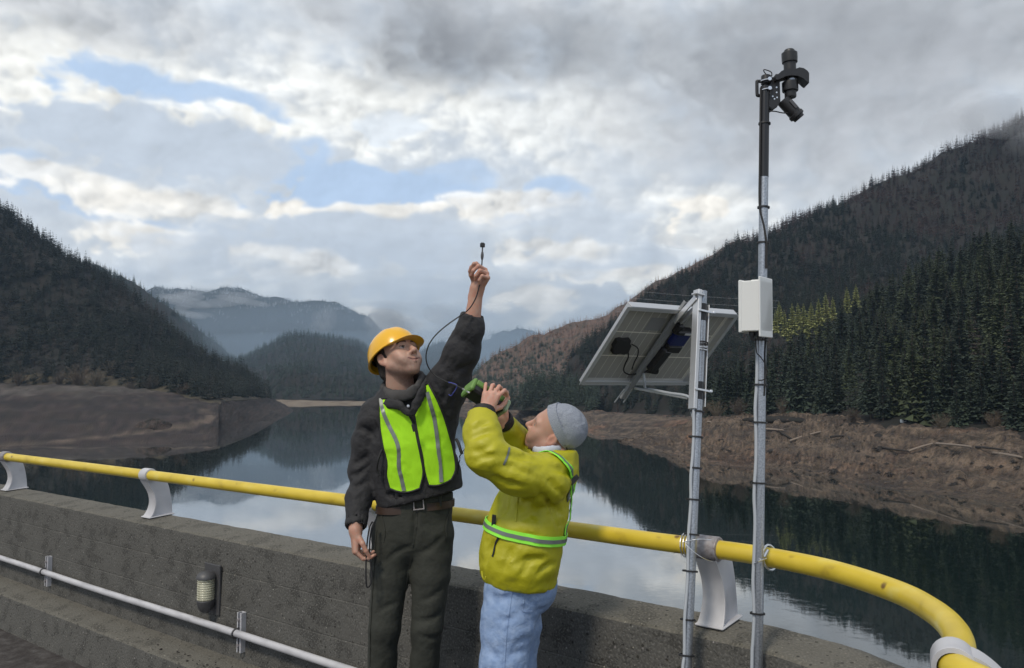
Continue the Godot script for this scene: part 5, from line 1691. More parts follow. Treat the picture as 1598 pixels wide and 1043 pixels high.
# ---------------------------------------------------------------- soft bodies: tapered limbs joined smoothly, meshed as surface nets
class Soft:
	# kind 0: tapered capsule a-b (radii ra, rb), flattened along n by s; kind 1: ellipsoid / 2: box, given by the inverse of their frame
	var kind := PackedByteArray()
	var op := PackedByteArray()      # 0 join, 1 carve
	var a := PackedVector3Array()
	var ab := PackedVector3Array()
	var q := PackedFloat32Array()    # 1 / |ab|^2
	var ra := PackedFloat32Array()
	var rb := PackedFloat32Array()
	var n := PackedVector3Array()
	var s := PackedFloat32Array()    # 1/s - 1
	var k := PackedFloat32Array()
	var inv := []
	var size := PackedVector3Array()
	var reach := PackedFloat32Array()
	var mid := PackedVector3Array()
	var crease: FastNoiseLite
	var amp := 0.0
	var stretch := Vector3.ONE
	var ridge := 0.0
	var fine: FastNoiseLite
	var fine_amp := 0.0

	func _add(kd: int, o: int, kk: float) -> void:
		kind.append(kd); op.append(o); k.append(kk)
		a.append(Vector3.ZERO); ab.append(Vector3.ZERO); q.append(0.0); ra.append(0.0); rb.append(0.0)
		n.append(Vector3.ZERO); s.append(0.0); inv.append(Transform3D()); size.append(Vector3.ONE)
		reach.append(0.0); mid.append(Vector3.ZERO)

	func limb(p: Vector3, r: Vector3, r0: float, r1: float, kk := 0.03, flat := 1.0, axis := Vector3.BACK, carve := false) -> void:
		_add(0, 1 if carve else 0, kk)
		var e := kind.size() - 1
		a[e] = p; ab[e] = r - p; q[e] = 1.0 / maxf((r - p).length_squared(), 1e-8); ra[e] = r0; rb[e] = r1
		n[e] = axis.normalized(); s[e] = 1.0 / flat - 1.0
		mid[e] = (p + r) * 0.5
		reach[e] = (r - p).length() * 0.5 + maxf(r0, r1) * maxf(1.0, flat)

	func chain(ps: Array, rs: Array, kk := 0.03, flat := 1.0, axis := Vector3.BACK) -> void:
		for e in ps.size() - 1:
			limb(ps[e], ps[e + 1], rs[e], rs[e + 1], kk, flat, axis)

	func ball(c: Vector3, r: Vector3, kk := 0.02, b := Basis(), carve := false) -> void:
		_add(1, 1 if carve else 0, kk)
		var e := kind.size() - 1
		inv[e] = Transform3D(b, c).affine_inverse(); size[e] = r
		mid[e] = c; reach[e] = maxf(r.x, maxf(r.y, r.z))

	func block(c: Vector3, half: Vector3, kk := 0.01, b := Basis(), carve := false) -> void:
		_add(2, 1 if carve else 0, kk)
		var e := kind.size() - 1
		inv[e] = Transform3D(b, c).affine_inverse(); size[e] = half
		mid[e] = c; reach[e] = half.length()

	func field(p: Vector3, ids: PackedInt32Array) -> float:
		var d := 1e3
		for e in ids:
			var x: float
			match kind[e]:
				0:
					var w := p - a[e]
					if s[e] != 0.0:
						w += n[e] * (w.dot(n[e]) * s[e])
					var t := clampf(w.dot(ab[e]) * q[e], 0.0, 1.0)
					x = (w - ab[e] * t).length() - lerpf(ra[e], rb[e], t)
				1:
					var w: Vector3 = inv[e] * p
					var k0 := (w / size[e]).length()
					var k1 := (w / (size[e] * size[e])).length()
					x = k0 * (k0 - 1.0) / maxf(k1, 1e-6)
				_:
					var w: Vector3 = (inv[e] * p).abs() - size[e]
					x = w.max(Vector3.ZERO).length() + minf(maxf(w.x, maxf(w.y, w.z)), 0.0)
			var kk := k[e]
			if op[e] == 0:
				var h := maxf(kk - absf(d - x), 0.0)
				d = minf(d, x) - h * h / (4.0 * kk)
			else:
				var h := maxf(kk - absf(d + x), 0.0)
				d = maxf(d, -x) + h * h / (4.0 * kk)
		if amp != 0.0 and absf(d) < 0.05:
			var c := crease.get_noise_3dv(p * stretch)
			d -= amp * (c if ridge == 0.0 else lerpf(c, 0.55 - absf(c) * 2.2, ridge))
			if fine_amp != 0.0:
				d -= fine_amp * (0.5 - absf(fine.get_noise_3dv(p)) * 2.0)
		return d

	func all() -> PackedInt32Array:
		return PackedInt32Array(range(kind.size()))

	func near(c: Vector3, r: float) -> PackedInt32Array:
		var out := PackedInt32Array()
		for e in kind.size():
			if c.distance_to(mid[e]) < reach[e] + r + k[e] + absf(amp) + 0.01:
				out.append(e)
		return out

	func normal(p: Vector3, ids: PackedInt32Array, h := 0.004) -> Vector3:
		return Vector3(field(p + Vector3(h, 0, 0), ids) - field(p - Vector3(h, 0, 0), ids), field(p + Vector3(0, h, 0), ids) - field(p - Vector3(0, h, 0), ids), field(p + Vector3(0, 0, h), ids) - field(p - Vector3(0, 0, h), ids)).normalized()

	func hit(from: Vector3, dir: Vector3, off := 0.0, most := 1.2) -> Vector3:   # where a line meets the surface, raised by off
		var t := 0.0
		dir = dir.normalized()
		var p := from
		for i in 40:
			p = from + dir * t
			var ids := near(p, 0.25)
			var d := (field(p, ids) if ids.size() else 0.2) - off
			if d < 0.0008 or t > most:
				break
			t += clampf(d * 0.8, 0.0008, 0.15)
		return p

	func mesh_into(g: Geo, cell: float, lo: Vector3, hi: Vector3) -> void:
		var N := 8
		var bs := cell * N
		var nb := Vector3i(((hi - lo) / bs).ceil())
		var S := N + 1
		var half := bs * 0.87
		var vid := {}
		var edges := []   # [cell x, y, z, axis, flipped]
		var vals := PackedFloat32Array()
		vals.resize(S * S * S)
		var total := all()
		for bx in nb.x:
			for by in nb.y:
				for bz in nb.z:
					var o := lo + Vector3(bx, by, bz) * bs
					var c := o + Vector3.ONE * bs * 0.5
					var ids := near(c, half)
					if ids.is_empty():
						continue
					if absf(field(c, ids)) > half * 1.25 + absf(amp) * 2.0:
						continue
					var at := 0
					var any_in := false
					var any_out := false
					for z in S:
						for y in S:
							for x in S:
								var d := field(o + Vector3(x, y, z) * cell, ids)
								vals[at] = d
								at += 1
								if d < 0.0:
									any_in = true
								else:
									any_out = true
					if not (any_in and any_out):
						continue
					for z in N:
						for y in N:
							for x in N:
								var b := x + y * S + z * S * S
								var s0 := vals[b] < 0.0
								if s0 == (vals[b + 1] < 0.0) and s0 == (vals[b + S] < 0.0) and s0 == (vals[b + S + 1] < 0.0) and s0 == (vals[b + S * S] < 0.0) and s0 == (vals[b + S * S + 1] < 0.0) and s0 == (vals[b + S * S + S] < 0.0) and s0 == (vals[b + S * S + S + 1] < 0.0):
									continue
								var cnt := 0
								var sum := Vector3.ZERO
								# the twelve edges of the cell
								for e in 12:
									var i0: int
									var i1: int
									var p0: Vector3
									var ax := e / 4
									var u := e & 1
									var w := (e >> 1) & 1
									if ax == 0:
										i0 = b + u * S + w * S * S
										i1 = i0 + 1
										p0 = Vector3(0, u, w)
									elif ax == 1:
										i0 = b + u + w * S * S
										i1 = i0 + S
										p0 = Vector3(u, 0, w)
									else:
										i0 = b + u + w * S
										i1 = i0 + S * S
										p0 = Vector3(u, w, 0)
									var a0 := vals[i0]
									var a1 := vals[i1]
									if (a0 < 0.0) != (a1 < 0.0):
										p0[ax] = a0 / (a0 - a1)
										sum += p0
										cnt += 1
								if cnt == 0:
									continue
								var gx := bx * N + x
								var gy := by * N + y
								var gz := bz * N + z
								var p := o + (Vector3(x, y, z) + sum / cnt) * cell
								vid[(gx * 4096 + gy) * 4096 + gz] = g.vert(p)
								if s0 != (vals[b + 1] < 0.0):
									edges.append([gx, gy, gz, 0, s0])
								if s0 != (vals[b + S] < 0.0):
									edges.append([gx, gy, gz, 1, s0])
								if s0 != (vals[b + S * S] < 0.0):
									edges.append([gx, gy, gz, 2, s0])
		for e in edges:
			var x: int = e[0]
			var y: int = e[1]
			var z: int = e[2]
			var k0: int = (x * 4096 + y) * 4096 + z
			var du: int = [4096, 1, 4096 * 4096][e[3]]      # the two other axes, in turn order
			var dv: int = [1, 4096 * 4096, 4096][e[3]]
			var i0 = vid.get(k0)
			var i1 = vid.get(k0 - du)
			var i2 = vid.get(k0 - du - dv)
			var i3 = vid.get(k0 - dv)
			if i0 == null or i1 == null or i2 == null or i3 == null:
				continue
			if e[4]:
				g.quad(i0, i3, i2, i1)
			else:
				g.quad(i0, i1, i2, i3)

	func bounds(pad := 0.03) -> Array:
		var lo := Vector3.ONE * 1e9
		var hi := -lo
		for e in kind.size():
			if op[e] == 0:
				lo = lo.min(mid[e] - Vector3.ONE * (reach[e] + pad))
				hi = hi.max(mid[e] + Vector3.ONE * (reach[e] + pad))
		return [lo, hi]

	func build(cell: float) -> Geo:
		var g := Geo.new()
		var b := bounds()
		mesh_into(g, cell, b[0], b[1])
		return g

# a band laid on a soft surface: middle points, which way is out, half width, thickness
func band(path: Array, outs: Array, half: float, thick: float, closed := false, g: Geo = null) -> Geo:
	if g == null:
		g = Geo.new()
	var m := path.size()
	var first := g.v.size()
	for k in m:
		var t: Vector3 = (path[(k + 1) % m if closed else mini(k + 1, m - 1)] - path[(k - 1 + m) % m if closed else maxi(k - 1, 0)]).normalized()
		var o: Vector3 = outs[k]
		var w := t.cross(o).normalized()
		o = w.cross(t).normalized()
		for c in [[-1.0, 0.0], [-0.96, 1.0], [0.96, 1.0], [1.0, 0.0]]:
			g.vert(path[k] + w * half * c[0] + o * thick * c[1])
	for k in (m if closed else m - 1):
		for j in 4:
			var a := first + k * 4 + j
			var b := first + k * 4 + (j + 1) % 4
			var c := first + ((k + 1) % m) * 4 + (j + 1) % 4
			var d := first + ((k + 1) % m) * 4 + j
			g.quad(a, d, c, b)
	return g

func laid(soft: Soft, pts: Array, dirs: Array, off: float) -> Array:   # [points on the surface, outward directions]
	var ps := []
	var os := []
	for k in pts.size():
		var p := soft.hit(pts[k] - (dirs[k] as Vector3).normalized() * 0.3, dirs[k], off)
		ps.append(p)
		os.append(soft.normal(p, soft.near(p, 0.1), 0.012))
	return [ps, os]

func hoop(soft: Soft, centre: Vector3, up: Vector3, ahead: Vector3, rise: Callable, count: int, off: float) -> Array:   # round a body, aimed at its axis
	var side := up.cross(ahead).normalized()
	var pts := []
	var dirs := []
	for k in count:
		var w := TAU * k / count
		var d := ahead * cos(w) + side * sin(w)
		var c: Vector3 = centre + up * rise.call(w)
		pts.append(c + d * 0.2)
		dirs.append(-d)
	return laid(soft, pts, dirs, off)

# a crease pressed into cloth between two places seen from the road side: deepest in the middle, running out at both ends
func press(sf: Soft, a: Vector3, b: Vector3, deep := 0.010, r := 0.011) -> void:
	var c := []
	var n := 7
	for i in n:
		var f := i / (n - 1.0)
		var p := a.lerp(b, f)
		p.y += sin(f * PI) * 0.012 * (1.0 if int(absf(a.x) * 1000.0) % 2 == 0 else -1.0)
		var q := sf.hit(Vector3(p.x, p.y, p.z + 0.35), Vector3(0, 0, -1), 0.0)
		if absf(q.z - p.z) > 0.16:
			return
		c.append(q + sf.normal(q, sf.near(q, 0.1), 0.01) * (r - deep * sin(f * PI)))
	for i in n - 1:
		sf.limb(c[i], c[i + 1], r, r, 0.010, 1.0, Vector3.BACK, true)

# a hand: wrist, finger direction, back of the hand, thumb side; curl per finger (radians at the three joints)
func add_hand(sf: Soft, w: Vector3, f: Vector3, back: Vector3, curls: Array, fan: float, thumb: Array, sz := 1.0, left := false) -> void:
	f = f.normalized()
	back = (back - f * back.dot(f)).normalized()
	var t := back.cross(f) * (-1.0 if left else 1.0)   # towards the thumb
	var root := []
	for k in 4:
		var r: Vector3 = w + f * sz * ([0.088, 0.092, 0.087, 0.078][k]) + t * sz * (0.030 - 0.0205 * k) + back * sz * [0.002, 0.004, 0.002, -0.002][k]
		root.append(r)
		sf.limb(w + t * sz * (0.014 - 0.009 * k) + f * sz * 0.005, r, 0.0165 * sz, 0.0115 * sz, 0.012)
	sf.limb(w + f * 0.02 * sz - back * 0.004, w + f * 0.07 * sz + t * 0.004 - back * 0.006, 0.021 * sz, 0.018 * sz, 0.014)
	for k in 4:
		var len: Array = [[0.043, 0.026, 0.022], [0.047, 0.030, 0.023], [0.044, 0.028, 0.022], [0.035, 0.021, 0.019]][k]
		var d := (f + t * fan * (1.5 - k)).normalized()
		var p: Vector3 = root[k]
		var ax := t
		var rr := [0.0098, 0.0088, 0.0080, 0.0068]
		for j in 3:
			d = d.rotated(ax, (-1.0 if left else 1.0) * curls[k][j])
			var e: Vector3 = p + d * len[j] * sz
			var thin: float = 0.88 if k == 3 else 1.0
			sf.limb(p, e, rr[j] * sz * thin, rr[j + 1] * sz * thin, 0.0035)
			p = e
	# thumb: base on the side of the palm, two bends, given in hand axes (finger, thumb side, palm)
	var p := w + f * 0.022 * sz + t * 0.020 * sz - back * 0.006 * sz
	var rr := [0.0150, 0.0110, 0.0098, 0.0080]
	for j in 3:
		var v: Vector3 = thumb[j]
		var d := (f * v.x + t * v.y - back * v.z).normalized()
		var e: Vector3 = p + d * [0.044, 0.034, 0.028][j] * sz
		sf.limb(p, e, rr[j] * sz, rr[j + 1] * sz, 0.008 if j == 0 else 0.0035)
		p = e
	sf.limb(w - f * 0.035 * sz, w + f * 0.01 * sz, 0.026 * sz, 0.024 * sz, 0.02, 0.74, back)

# a head about its middle (between the ears): x its left, y up, z ahead
func add_head(sf: Soft, h: Transform3D, sz: float, neck: Vector3, old: bool) -> void:
	var b := h.basis
	var P := func(x: float, y: float, z: float) -> Vector3: return h * (Vector3(x, y, z) * sz)
	sf.limb(P.call(0, -0.05, -0.03), neck, 0.058 * sz, 0.066, 0.03)
	sf.ball(P.call(0, 0.045, -0.012), Vector3(0.076, 0.098, 0.100) * sz, 0.02, b)
	sf.ball(P.call(0, -0.022, 0.030), Vector3(0.060, 0.088, 0.064) * sz, 0.035, b)
	for s in [-1.0, 1.0]:
		sf.limb(P.call(s * 0.056, -0.040, 0.002), P.call(s * 0.018, -0.094, 0.066), 0.020 * sz, 0.017 * sz, 0.03)
		sf.ball(P.call(s * 0.041, -0.020, 0.063), Vector3(0.024, 0.022, 0.020) * sz, 0.032, b)
	sf.ball(P.call(0, -0.099, 0.072), Vector3(0.022, 0.017, 0.017) * sz, 0.02, b)
	if old:
		sf.ball(P.call(0, -0.085, 0.030), Vector3(0.042, 0.026, 0.04) * sz, 0.03, b)
	sf.limb(P.call(-0.040, 0.024, 0.078), P.call(0.040, 0.024, 0.078), 0.013 * sz, 0.013 * sz, 0.018)
	sf.ball(P.call(0, 0.030, 0.080), Vector3(0.028, 0.020, 0.016) * sz, 0.02, b)
	for s in [-1.0, 1.0]:
		sf.ball(P.call(s * 0.032, 0.005, 0.101), Vector3(0.019, 0.011, 0.016) * sz, 0.012, b, true)
	sf.limb(P.call(0, 0.016, 0.091), P.call(0, -0.026, 0.117), 0.0085 * sz, 0.0125 * sz, 0.012)
	sf.ball(P.call(0, -0.030, 0.117), Vector3(0.0125, 0.010, 0.012) * sz, 0.006, b)
	for s in [-1.0, 1.0]:
		sf.ball(P.call(s * 0.0125, -0.033, 0.104), Vector3(0.0085, 0.0085, 0.012) * sz, 0.005, b)
		sf.ball(P.call(s * 0.006, -0.041, 0.110), Vector3(0.0035, 0.004, 0.005) * sz, 0.003, b, true)
	# mouth, a slight smile
	sf.ball(P.call(0, -0.064, 0.080), Vector3(0.036, 0.026, 0.020) * sz, 0.02, b)
	var gap: float = 0.0044 if old else 0.0026
	for s in [-1.0, 1.0]:
		sf.limb(P.call(s * 0.026, -0.0575, 0.0885), P.call(0, -0.0610, 0.0985), 0.0036 * sz, 0.0052 * sz, 0.005)
		sf.limb(P.call(s * 0.023, -0.0615, 0.0885), P.call(0, -0.0730, 0.0975), 0.0036 * sz, 0.0060 * sz, 0.005)
		sf.ball(P.call(s * 0.036, -0.050, 0.076), Vector3(0.018, 0.020, 0.014) * sz, 0.03, b)
	for s in [-1.0, 1.0]:
		sf.limb(P.call(s * 0.030, -0.0570, 0.0905), P.call(0, -0.0668, 0.1065), gap * 0.8 * sz, gap * sz, 0.003, 1.0, Vector3.BACK, true)
	# eyes and lids
	for s in [-1.0, 1.0]:
		sf.ball(P.call(s * 0.031, 0.003, 0.0815), Vector3(0.0118, 0.0118, 0.0118) * sz, 0.002, b)
		sf.limb(P.call(s * 0.018, 0.0085, 0.0895), P.call(s * 0.045, 0.0085, 0.083), 0.0042 * sz, 0.0038 * sz, 0.004)
		sf.limb(P.call(s * 0.018, -0.0045, 0.0885), P.call(s * 0.045, -0.003, 0.082), 0.0034 * sz, 0.003 * sz, 0.004)
	# ears
	for s in [-1.0, 1.0]:
		var eb := b * Basis.from_euler(Vector3(-0.25, s * -0.35, 0))
		sf.ball(P.call(s * 0.080, 0.000, -0.014), Vector3(0.009, 0.033, 0.021) * sz, 0.006, eb)
		sf.ball(P.call(s * 0.078, -0.024, -0.006), Vector3(0.008, 0.014, 0.011) * sz, 0.006, eb)
		sf.ball(P.call(s * 0.091, 0.002, -0.010), Vector3(0.008, 0.020, 0.0105) * sz, 0.006, eb, true)

func face_colour(l: Vector3, skin: Color, old: bool) -> Color:   # l: place on the head in its own axes, at full size
	var c := skin
	var n: float = hn[1].get_noise_3d(l.x * 60.0, l.y * 60.0, l.z * 60.0)
	c = c.lerp(Color(skin.r * 1.06, skin.g * 0.82, skin.b * 0.78), 0.25 * ss(-0.2, 0.5, n) + 0.55 * ss(0.03, 0.0, (l - Vector3(0, -0.028, 0.112)).length()) + 0.4 * ss(0.03, 0.01, (Vector3(absf(l.x), l.y, l.z) - Vector3(0.044, -0.022, 0.07)).length()) + 0.6 * ss(0.062, 0.075, absf(l.x)) * ss(0.03, 0.0, absf(l.z + 0.01)))
	# beard shadow: hair roots in the skin
	if l.y < -0.035 and l.z > -0.02 and l.y > -0.14:
		var k := ss(-0.046, -0.070, l.y - absf(l.x) * 0.12) * (0.42 if not old else 0.08)
		k *= 0.8 + n * 0.5
		c = c.lerp(Color(0.085, 0.065, 0.058), clampf(k, 0.0, 0.6))
	# lips
	if absf(l.x) < 0.033 and l.z > 0.080:
		var off := l.y + 0.0668 - absf(l.x) * 0.32
		var lip := ss(0.0105, 0.0065, absf(off) + absf(l.x) * 0.14)
		c = c.lerp(Color(0.36, 0.165, 0.135), lip * 0.65)
		c = c.lerp(Color(0.09, 0.035, 0.03), ss(0.0034, 0.0014, absf(off)) * 0.85)
	# brows
	var ax := absf(l.x)
	if l.z > 0.05 and ax > 0.012 and ax < 0.054:
		var y := 0.0265 + 0.004 * sin((ax - 0.012) / 0.042 * PI) - ss(0.04, 0.055, ax) * 0.006
		c = c.lerp(Color(0.035, 0.025, 0.02) if not old else Color(0.22, 0.17, 0.14), ss(0.0065, 0.003, absf(l.y - y)) * (0.9 if not old else 0.5))
	# eyes
	var e := Vector3(ax, l.y, l.z) - Vector3(0.031, 0.003, 0.0815)
	if e.length() < 0.0128 and e.z > 0.0 and absf(e.y) < 0.0065:
		c = Color(0.36, 0.32, 0.30)  # eye whites, darkened with painted shade of the hat brim
		var d := Vector2(l.x - (0.031 if l.x > 0.0 else -0.031), e.y - 0.0005).length()
		if d < 0.0064:
			c = Color(0.035, 0.028, 0.022)
		if d < 0.0027:
			c = Color(0.004, 0.004, 0.004)
	elif e.length() < 0.0165 and absf(e.y - 0.0055) < 0.0035 and e.z > 0.0:
		c = c.lerp(Color(0.05, 0.035, 0.03), 0.75)
	return c

# ---------------------------------------------------------------- the two men
func turned(yaw: float, pitch: float, roll: float) -> Basis:
	return Basis(Vector3.UP, deg_to_rad(yaw)) * Basis(Vector3.RIGHT, -deg_to_rad(pitch)) * Basis(Vector3.BACK, deg_to_rad(roll))

func part(called: String, g: Geo, m: Material, o: Node3D, angle := 180.0) -> MeshInstance3D:   # a part built in the scene's own axes
	return put(called, shifted(g, o.position).mesh(m, angle), o)

func creased(sf: Soft, freq: float, amp: float, stretch: Vector3, ridge: float, sd: int, fine_freq := 0.0, fine_amp := 0.0) -> void:
	sf.crease = fbm(freq, 3, sd)
	sf.amp = amp
	sf.stretch = stretch
	sf.ridge = ridge
	if fine_amp > 0.0:
		sf.fine = fbm(fine_freq, 3, sd + 1)
		sf.fine_amp = fine_amp

func cloth_materials() -> void:
	var weave := tex(0.25, 2, 41, [[0.0, g1(0.0)], [1.0, g1(1.0)]], 256)
	var puck := tex(0.02, 5, 42, [[0.0, g1(0.0)], [1.0, g1(1.0)]], 512)
	var soft_tone := tex(0.015, 5, 43, [[0.0, g1(0.78)], [1.0, g1(1.0)]], 256)
	var m := triplanar(mat("softshell", Color(0.023, 0.023, 0.026), 0.78), 0.5)
	m.albedo_texture = soft_tone
	relief(m, puck, 0.5)
	m.rim_enabled = true
	m.rim = 0.25
	m.rim_tint = 0.6
	m = triplanar(mat("fleece", Color(0.085, 0.082, 0.082), 0.95), 0.12)
	m.albedo_texture = soft_tone
	relief(m, weave, 0.3)
	m = triplanar(mat("trouser_cloth", Color(0.034, 0.037, 0.030), 0.85), 0.5)
	m.albedo_texture = soft_tone
	relief(m, puck, 0.3)
	m = triplanar(mat("lime_mesh", Color(0.42, 0.86, 0.010), 0.7), 0.05)
	relief(m, weave, 0.10)
	mat("lime_band", Color(0.30, 0.90, 0.06), 0.5)
	mat("reflective", Color(0.17, 0.19, 0.18), 0.4, 0.2)
	mat("black_trim", Color(0.014, 0.014, 0.016), 0.7)
	m = triplanar(mat("rain_shell", Color(0.44, 0.415, 0.010), 0.52), 0.45)
	relief(m, tex(0.02, 5, 44, [[0.0, g1(0.0)], [1.0, g1(1.0)]], 512, true), 0.10)
	m.albedo_texture = tex(0.015, 4, 45, [[0.0, g1(0.86)], [1.0, g1(1.0)]], 256)
	m = triplanar(mat("denim", Color(1, 1, 1), 0.9), 0.30)
	m.albedo_texture = tex(0.014, 6, 46, [[0.0, Color(0.17, 0.255, 0.44)], [0.5, Color(0.225, 0.32, 0.51)], [1.0, Color(0.31, 0.405, 0.59)]], 512)
	relief(m, puck, 0.25)
	m = triplanar(mat("knit", Color(1, 1, 1), 0.95), 0.22)
	m.albedo_texture = tex(0.09, 4, 47, [[0.0, Color(0.08, 0.09, 0.12)], [0.5, Color(0.27, 0.30, 0.36)], [1.0, Color(0.52, 0.55, 0.62)]], 512)
	relief(m, weave, 0.2)
	m = mat("skin", g1(1.0), 0.5)
	m.vertex_color_use_as_albedo = true
	m.subsurf_scatter_enabled = true
	m.subsurf_scatter_strength = 0.12
	m = triplanar(mat("hair", Color(0.022, 0.017, 0.015), 0.6), 0.1)
	relief(m, weave, 0.3)
	m = mat("helmet", Color(0.80, 0.43, 0.008), 0.28)
	m.clearcoat_enabled = true
	m.clearcoat = 0.4
	m.clearcoat_roughness = 0.2
	mat("leather", Color(0.045, 0.026, 0.018), 0.5)
	mat("boot", Color(0.05, 0.04, 0.03), 0.8)
	mat("green_rubber", Color(0.12, 0.24, 0.05), 0.55)
	mat("pale_green", Color(0.30, 0.38, 0.24), 0.5)
	mat("white_knit", Color(0.55, 0.58, 0.66), 0.9)

func build_people() -> void:
	cloth_materials()
	tall_man()
	older_man()
	instruments()

func paint_skin(g: Geo, h: Transform3D, sz: float, skin: Color, old: bool) -> void:
	var inv := h.affine_inverse()
	for k in g.v.size():
		var l: Vector3 = inv * g.v[k] / sz
		if l.length() < 0.2:
			g.col[k] = face_colour(l, skin, old)
		else:
			var n: float = hn[1].get_noise_3d(g.v[k].x * 50.0, g.v[k].y * 50.0, g.v[k].z * 50.0)
			g.col[k] = skin.lerp(Color(skin.r * 1.05, skin.g * 0.80, skin.b * 0.74), clampf(0.45 + n * 0.9, 0.0, 0.9))

func tall_man() -> void:
	var o := thing("person", Vector3(-0.482, 0.262, -3.917), "tall man in yellow hard hat and lime vest holding a probe overhead", "person")
	var head := Transform3D(turned(43, 30, 1), Vector3(-0.5068, 2.0096, -3.58))
	var neck := Vector3(-0.4967, 1.8599, -3.61)
	var wr := Vector3(-0.6718, 1.2811, -3.5)
	var wl := Vector3(-0.1509, 2.2988, -3.42)
	# ---- clothing shapes
	var coat := Soft.new()
	coat.chain([Vector3(-0.407, 1.3887, -3.61), Vector3(-0.425, 1.4958, -3.61), Vector3(-0.4506, 1.6381, -3.6), Vector3(-0.4745, 1.7659, -3.6)], [0.192, 0.184, 0.176, 0.140], 0.05, 0.64)
	coat.limb(Vector3(-0.5875, 1.757, -3.61), Vector3(-0.3691, 1.8257, -3.6), 0.076, 0.082, 0.05)
	coat.limb(Vector3(-0.4981, 1.8599, -3.62), Vector3(-0.4788, 1.7799, -3.61), 0.074, 0.10, 0.05)
	coat.chain([Vector3(-0.6104, 1.7513, -3.61), Vector3(-0.647, 1.6361, -3.63), Vector3(-0.6684, 1.5079, -3.63), Vector3(-0.6747, 1.4011, -3.58), Vector3(-0.6738, 1.2876, -3.51)], [0.074, 0.066, 0.060, 0.054, 0.047], 0.03)
	coat.chain([Vector3(-0.3462, 1.8143, -3.6), Vector3(-0.2798, 1.9167, -3.55), Vector3(-0.2145, 2.0384, -3.49), Vector3(-0.1821, 2.136, -3.45), Vector3(-0.1678, 2.1983, -3.435)], [0.088, 0.084, 0.070, 0.056, 0.050], 0.035)
	coat.limb(Vector3(-0.3114, 1.7375, -3.6), Vector3(-0.2656, 1.8941, -3.55), 0.07, 0.06, 0.06)
	# folds pressed in at the elbow, the armpit and the hem
	for f in [[Vector3(-0.7098, 1.4934, -3.58), Vector3(-0.6335, 1.5375, -3.53)], [Vector3(-0.7016, 1.4498, -3.57), Vector3(-0.6254, 1.4779, -3.52)], [Vector3(-0.7032, 1.5477, -3.6), Vector3(-0.6247, 1.5921, -3.54)], [Vector3(-0.6785, 1.7015, -3.58), Vector3(-0.59, 1.6428, -3.53)], [Vector3(-0.2752, 1.7829, -3.5), Vector3(-0.2403, 1.8938, -3.47)], [Vector3(-0.3032, 1.8245, -3.5), Vector3(-0.2617, 1.9212, -3.46)], [Vector3(-0.2378, 1.9618, -3.43), Vector3(-0.1673, 1.9867, -3.44)], [Vector3(-0.2555, 1.9211, -3.45), Vector3(-0.1682, 1.9488, -3.46)], [Vector3(-0.5398, 1.4172, -3.44), Vector3(-0.4289, 1.4359, -3.42)]]:
		press(coat, f[0], f[1])
	creased(coat, 4.5, 0.011, Vector3(1, 1.7, 1), 0.4, 51, 16.0, 0.0025)
	var hem: Vector3 = (Vector3(-0.2188, 1.4406, -3.6) - Vector3(-0.5928, 1.348, -3.6)).normalized()
	var down := Vector3(hem.y, -hem.x, 0)
	coat.block((Vector3(-0.2188, 1.4406, -3.6) + Vector3(-0.5928, 1.348, -3.6)) * 0.5 + down * 0.1 + hem * 0.08, Vector3(0.255, 0.1, 0.4), 0.006, Basis(hem, -down, hem.cross(-down)), true)
	var ur: Vector3 = (wr - Vector3(-0.6747, 1.4011, -3.58)).normalized()
	coat.block(wr + ur * 0.058, Vector3(0.075, 0.06, 0.075), 0.004, frame(ur, Vector3.RIGHT), true)
	coat.limb(wr - ur * 0.025, wr + ur * 0.02, 0.035, 0.037, 0.004, 1.0, Vector3.BACK, true)
	var ul: Vector3 = (wl - Vector3(-0.2145, 2.0384, -3.49)).normalized()
	coat.block(Vector3(-0.1678, 2.1983, -3.435) + ul * 0.058, Vector3(0.075, 0.06, 0.075), 0.004, frame(ul, Vector3.RIGHT), true)
	coat.limb(Vector3(-0.1735, 2.1849, -3.44), Vector3(-0.1678, 2.1983, -3.435) + ul * 0.02, 0.034, 0.040, 0.004, 1.0, Vector3.BACK, true)
	coat.limb(Vector3(-0.4925, 1.86, -3.6), Vector3(-0.499, 1.9369, -3.58), 0.066, 0.075, 0.01, 1.0, Vector3.BACK, true)
	part("jacket", coat.build(0.0085), M.softshell, o)
	for q in [[Vector3(-0.5561, 1.5404, -3.5), Vector3(-0.5613, 1.502, -3.5), Vector3(-0.558, 1.4583, -3.5), Vector3(-0.5439, 1.4255, -3.5)], [Vector3(-0.2409, 1.5843, -3.5), Vector3(-0.2352, 1.5404, -3.5), Vector3(-0.2378, 1.502, -3.5)], [Vector3(-0.6027, 1.7414, -3.5), Vector3(-0.58, 1.6945, -3.5), Vector3(-0.5684, 1.6449, -3.5)]]:
		var sp := spline(q, 7)
		var sl := laid(coat, sp, sp.map(func(_p): return Vector3(0, 0, -1)), 0.0006)
		part("seam", band(sl[0], sl[1], 0.0035, 0.0022), M.black_trim, o, 40.0)
	var legs := Soft.new()
	legs.limb(Vector3(-0.4254, 1.4042, -3.62), Vector3(-0.4385, 1.2634, -3.62), 0.162, 0.172, 0.05, 0.66)
	legs.chain([Vector3(-0.5236, 1.2269, -3.62), Vector3(-0.5387, 1.0498, -3.6), Vector3(-0.5543, 0.8378, -3.57), Vector3(-0.5706, 0.6101, -3.6), Vector3(-0.583, 0.3764, -3.64)], [0.100, 0.083, 0.067, 0.062, 0.058], 0.018)
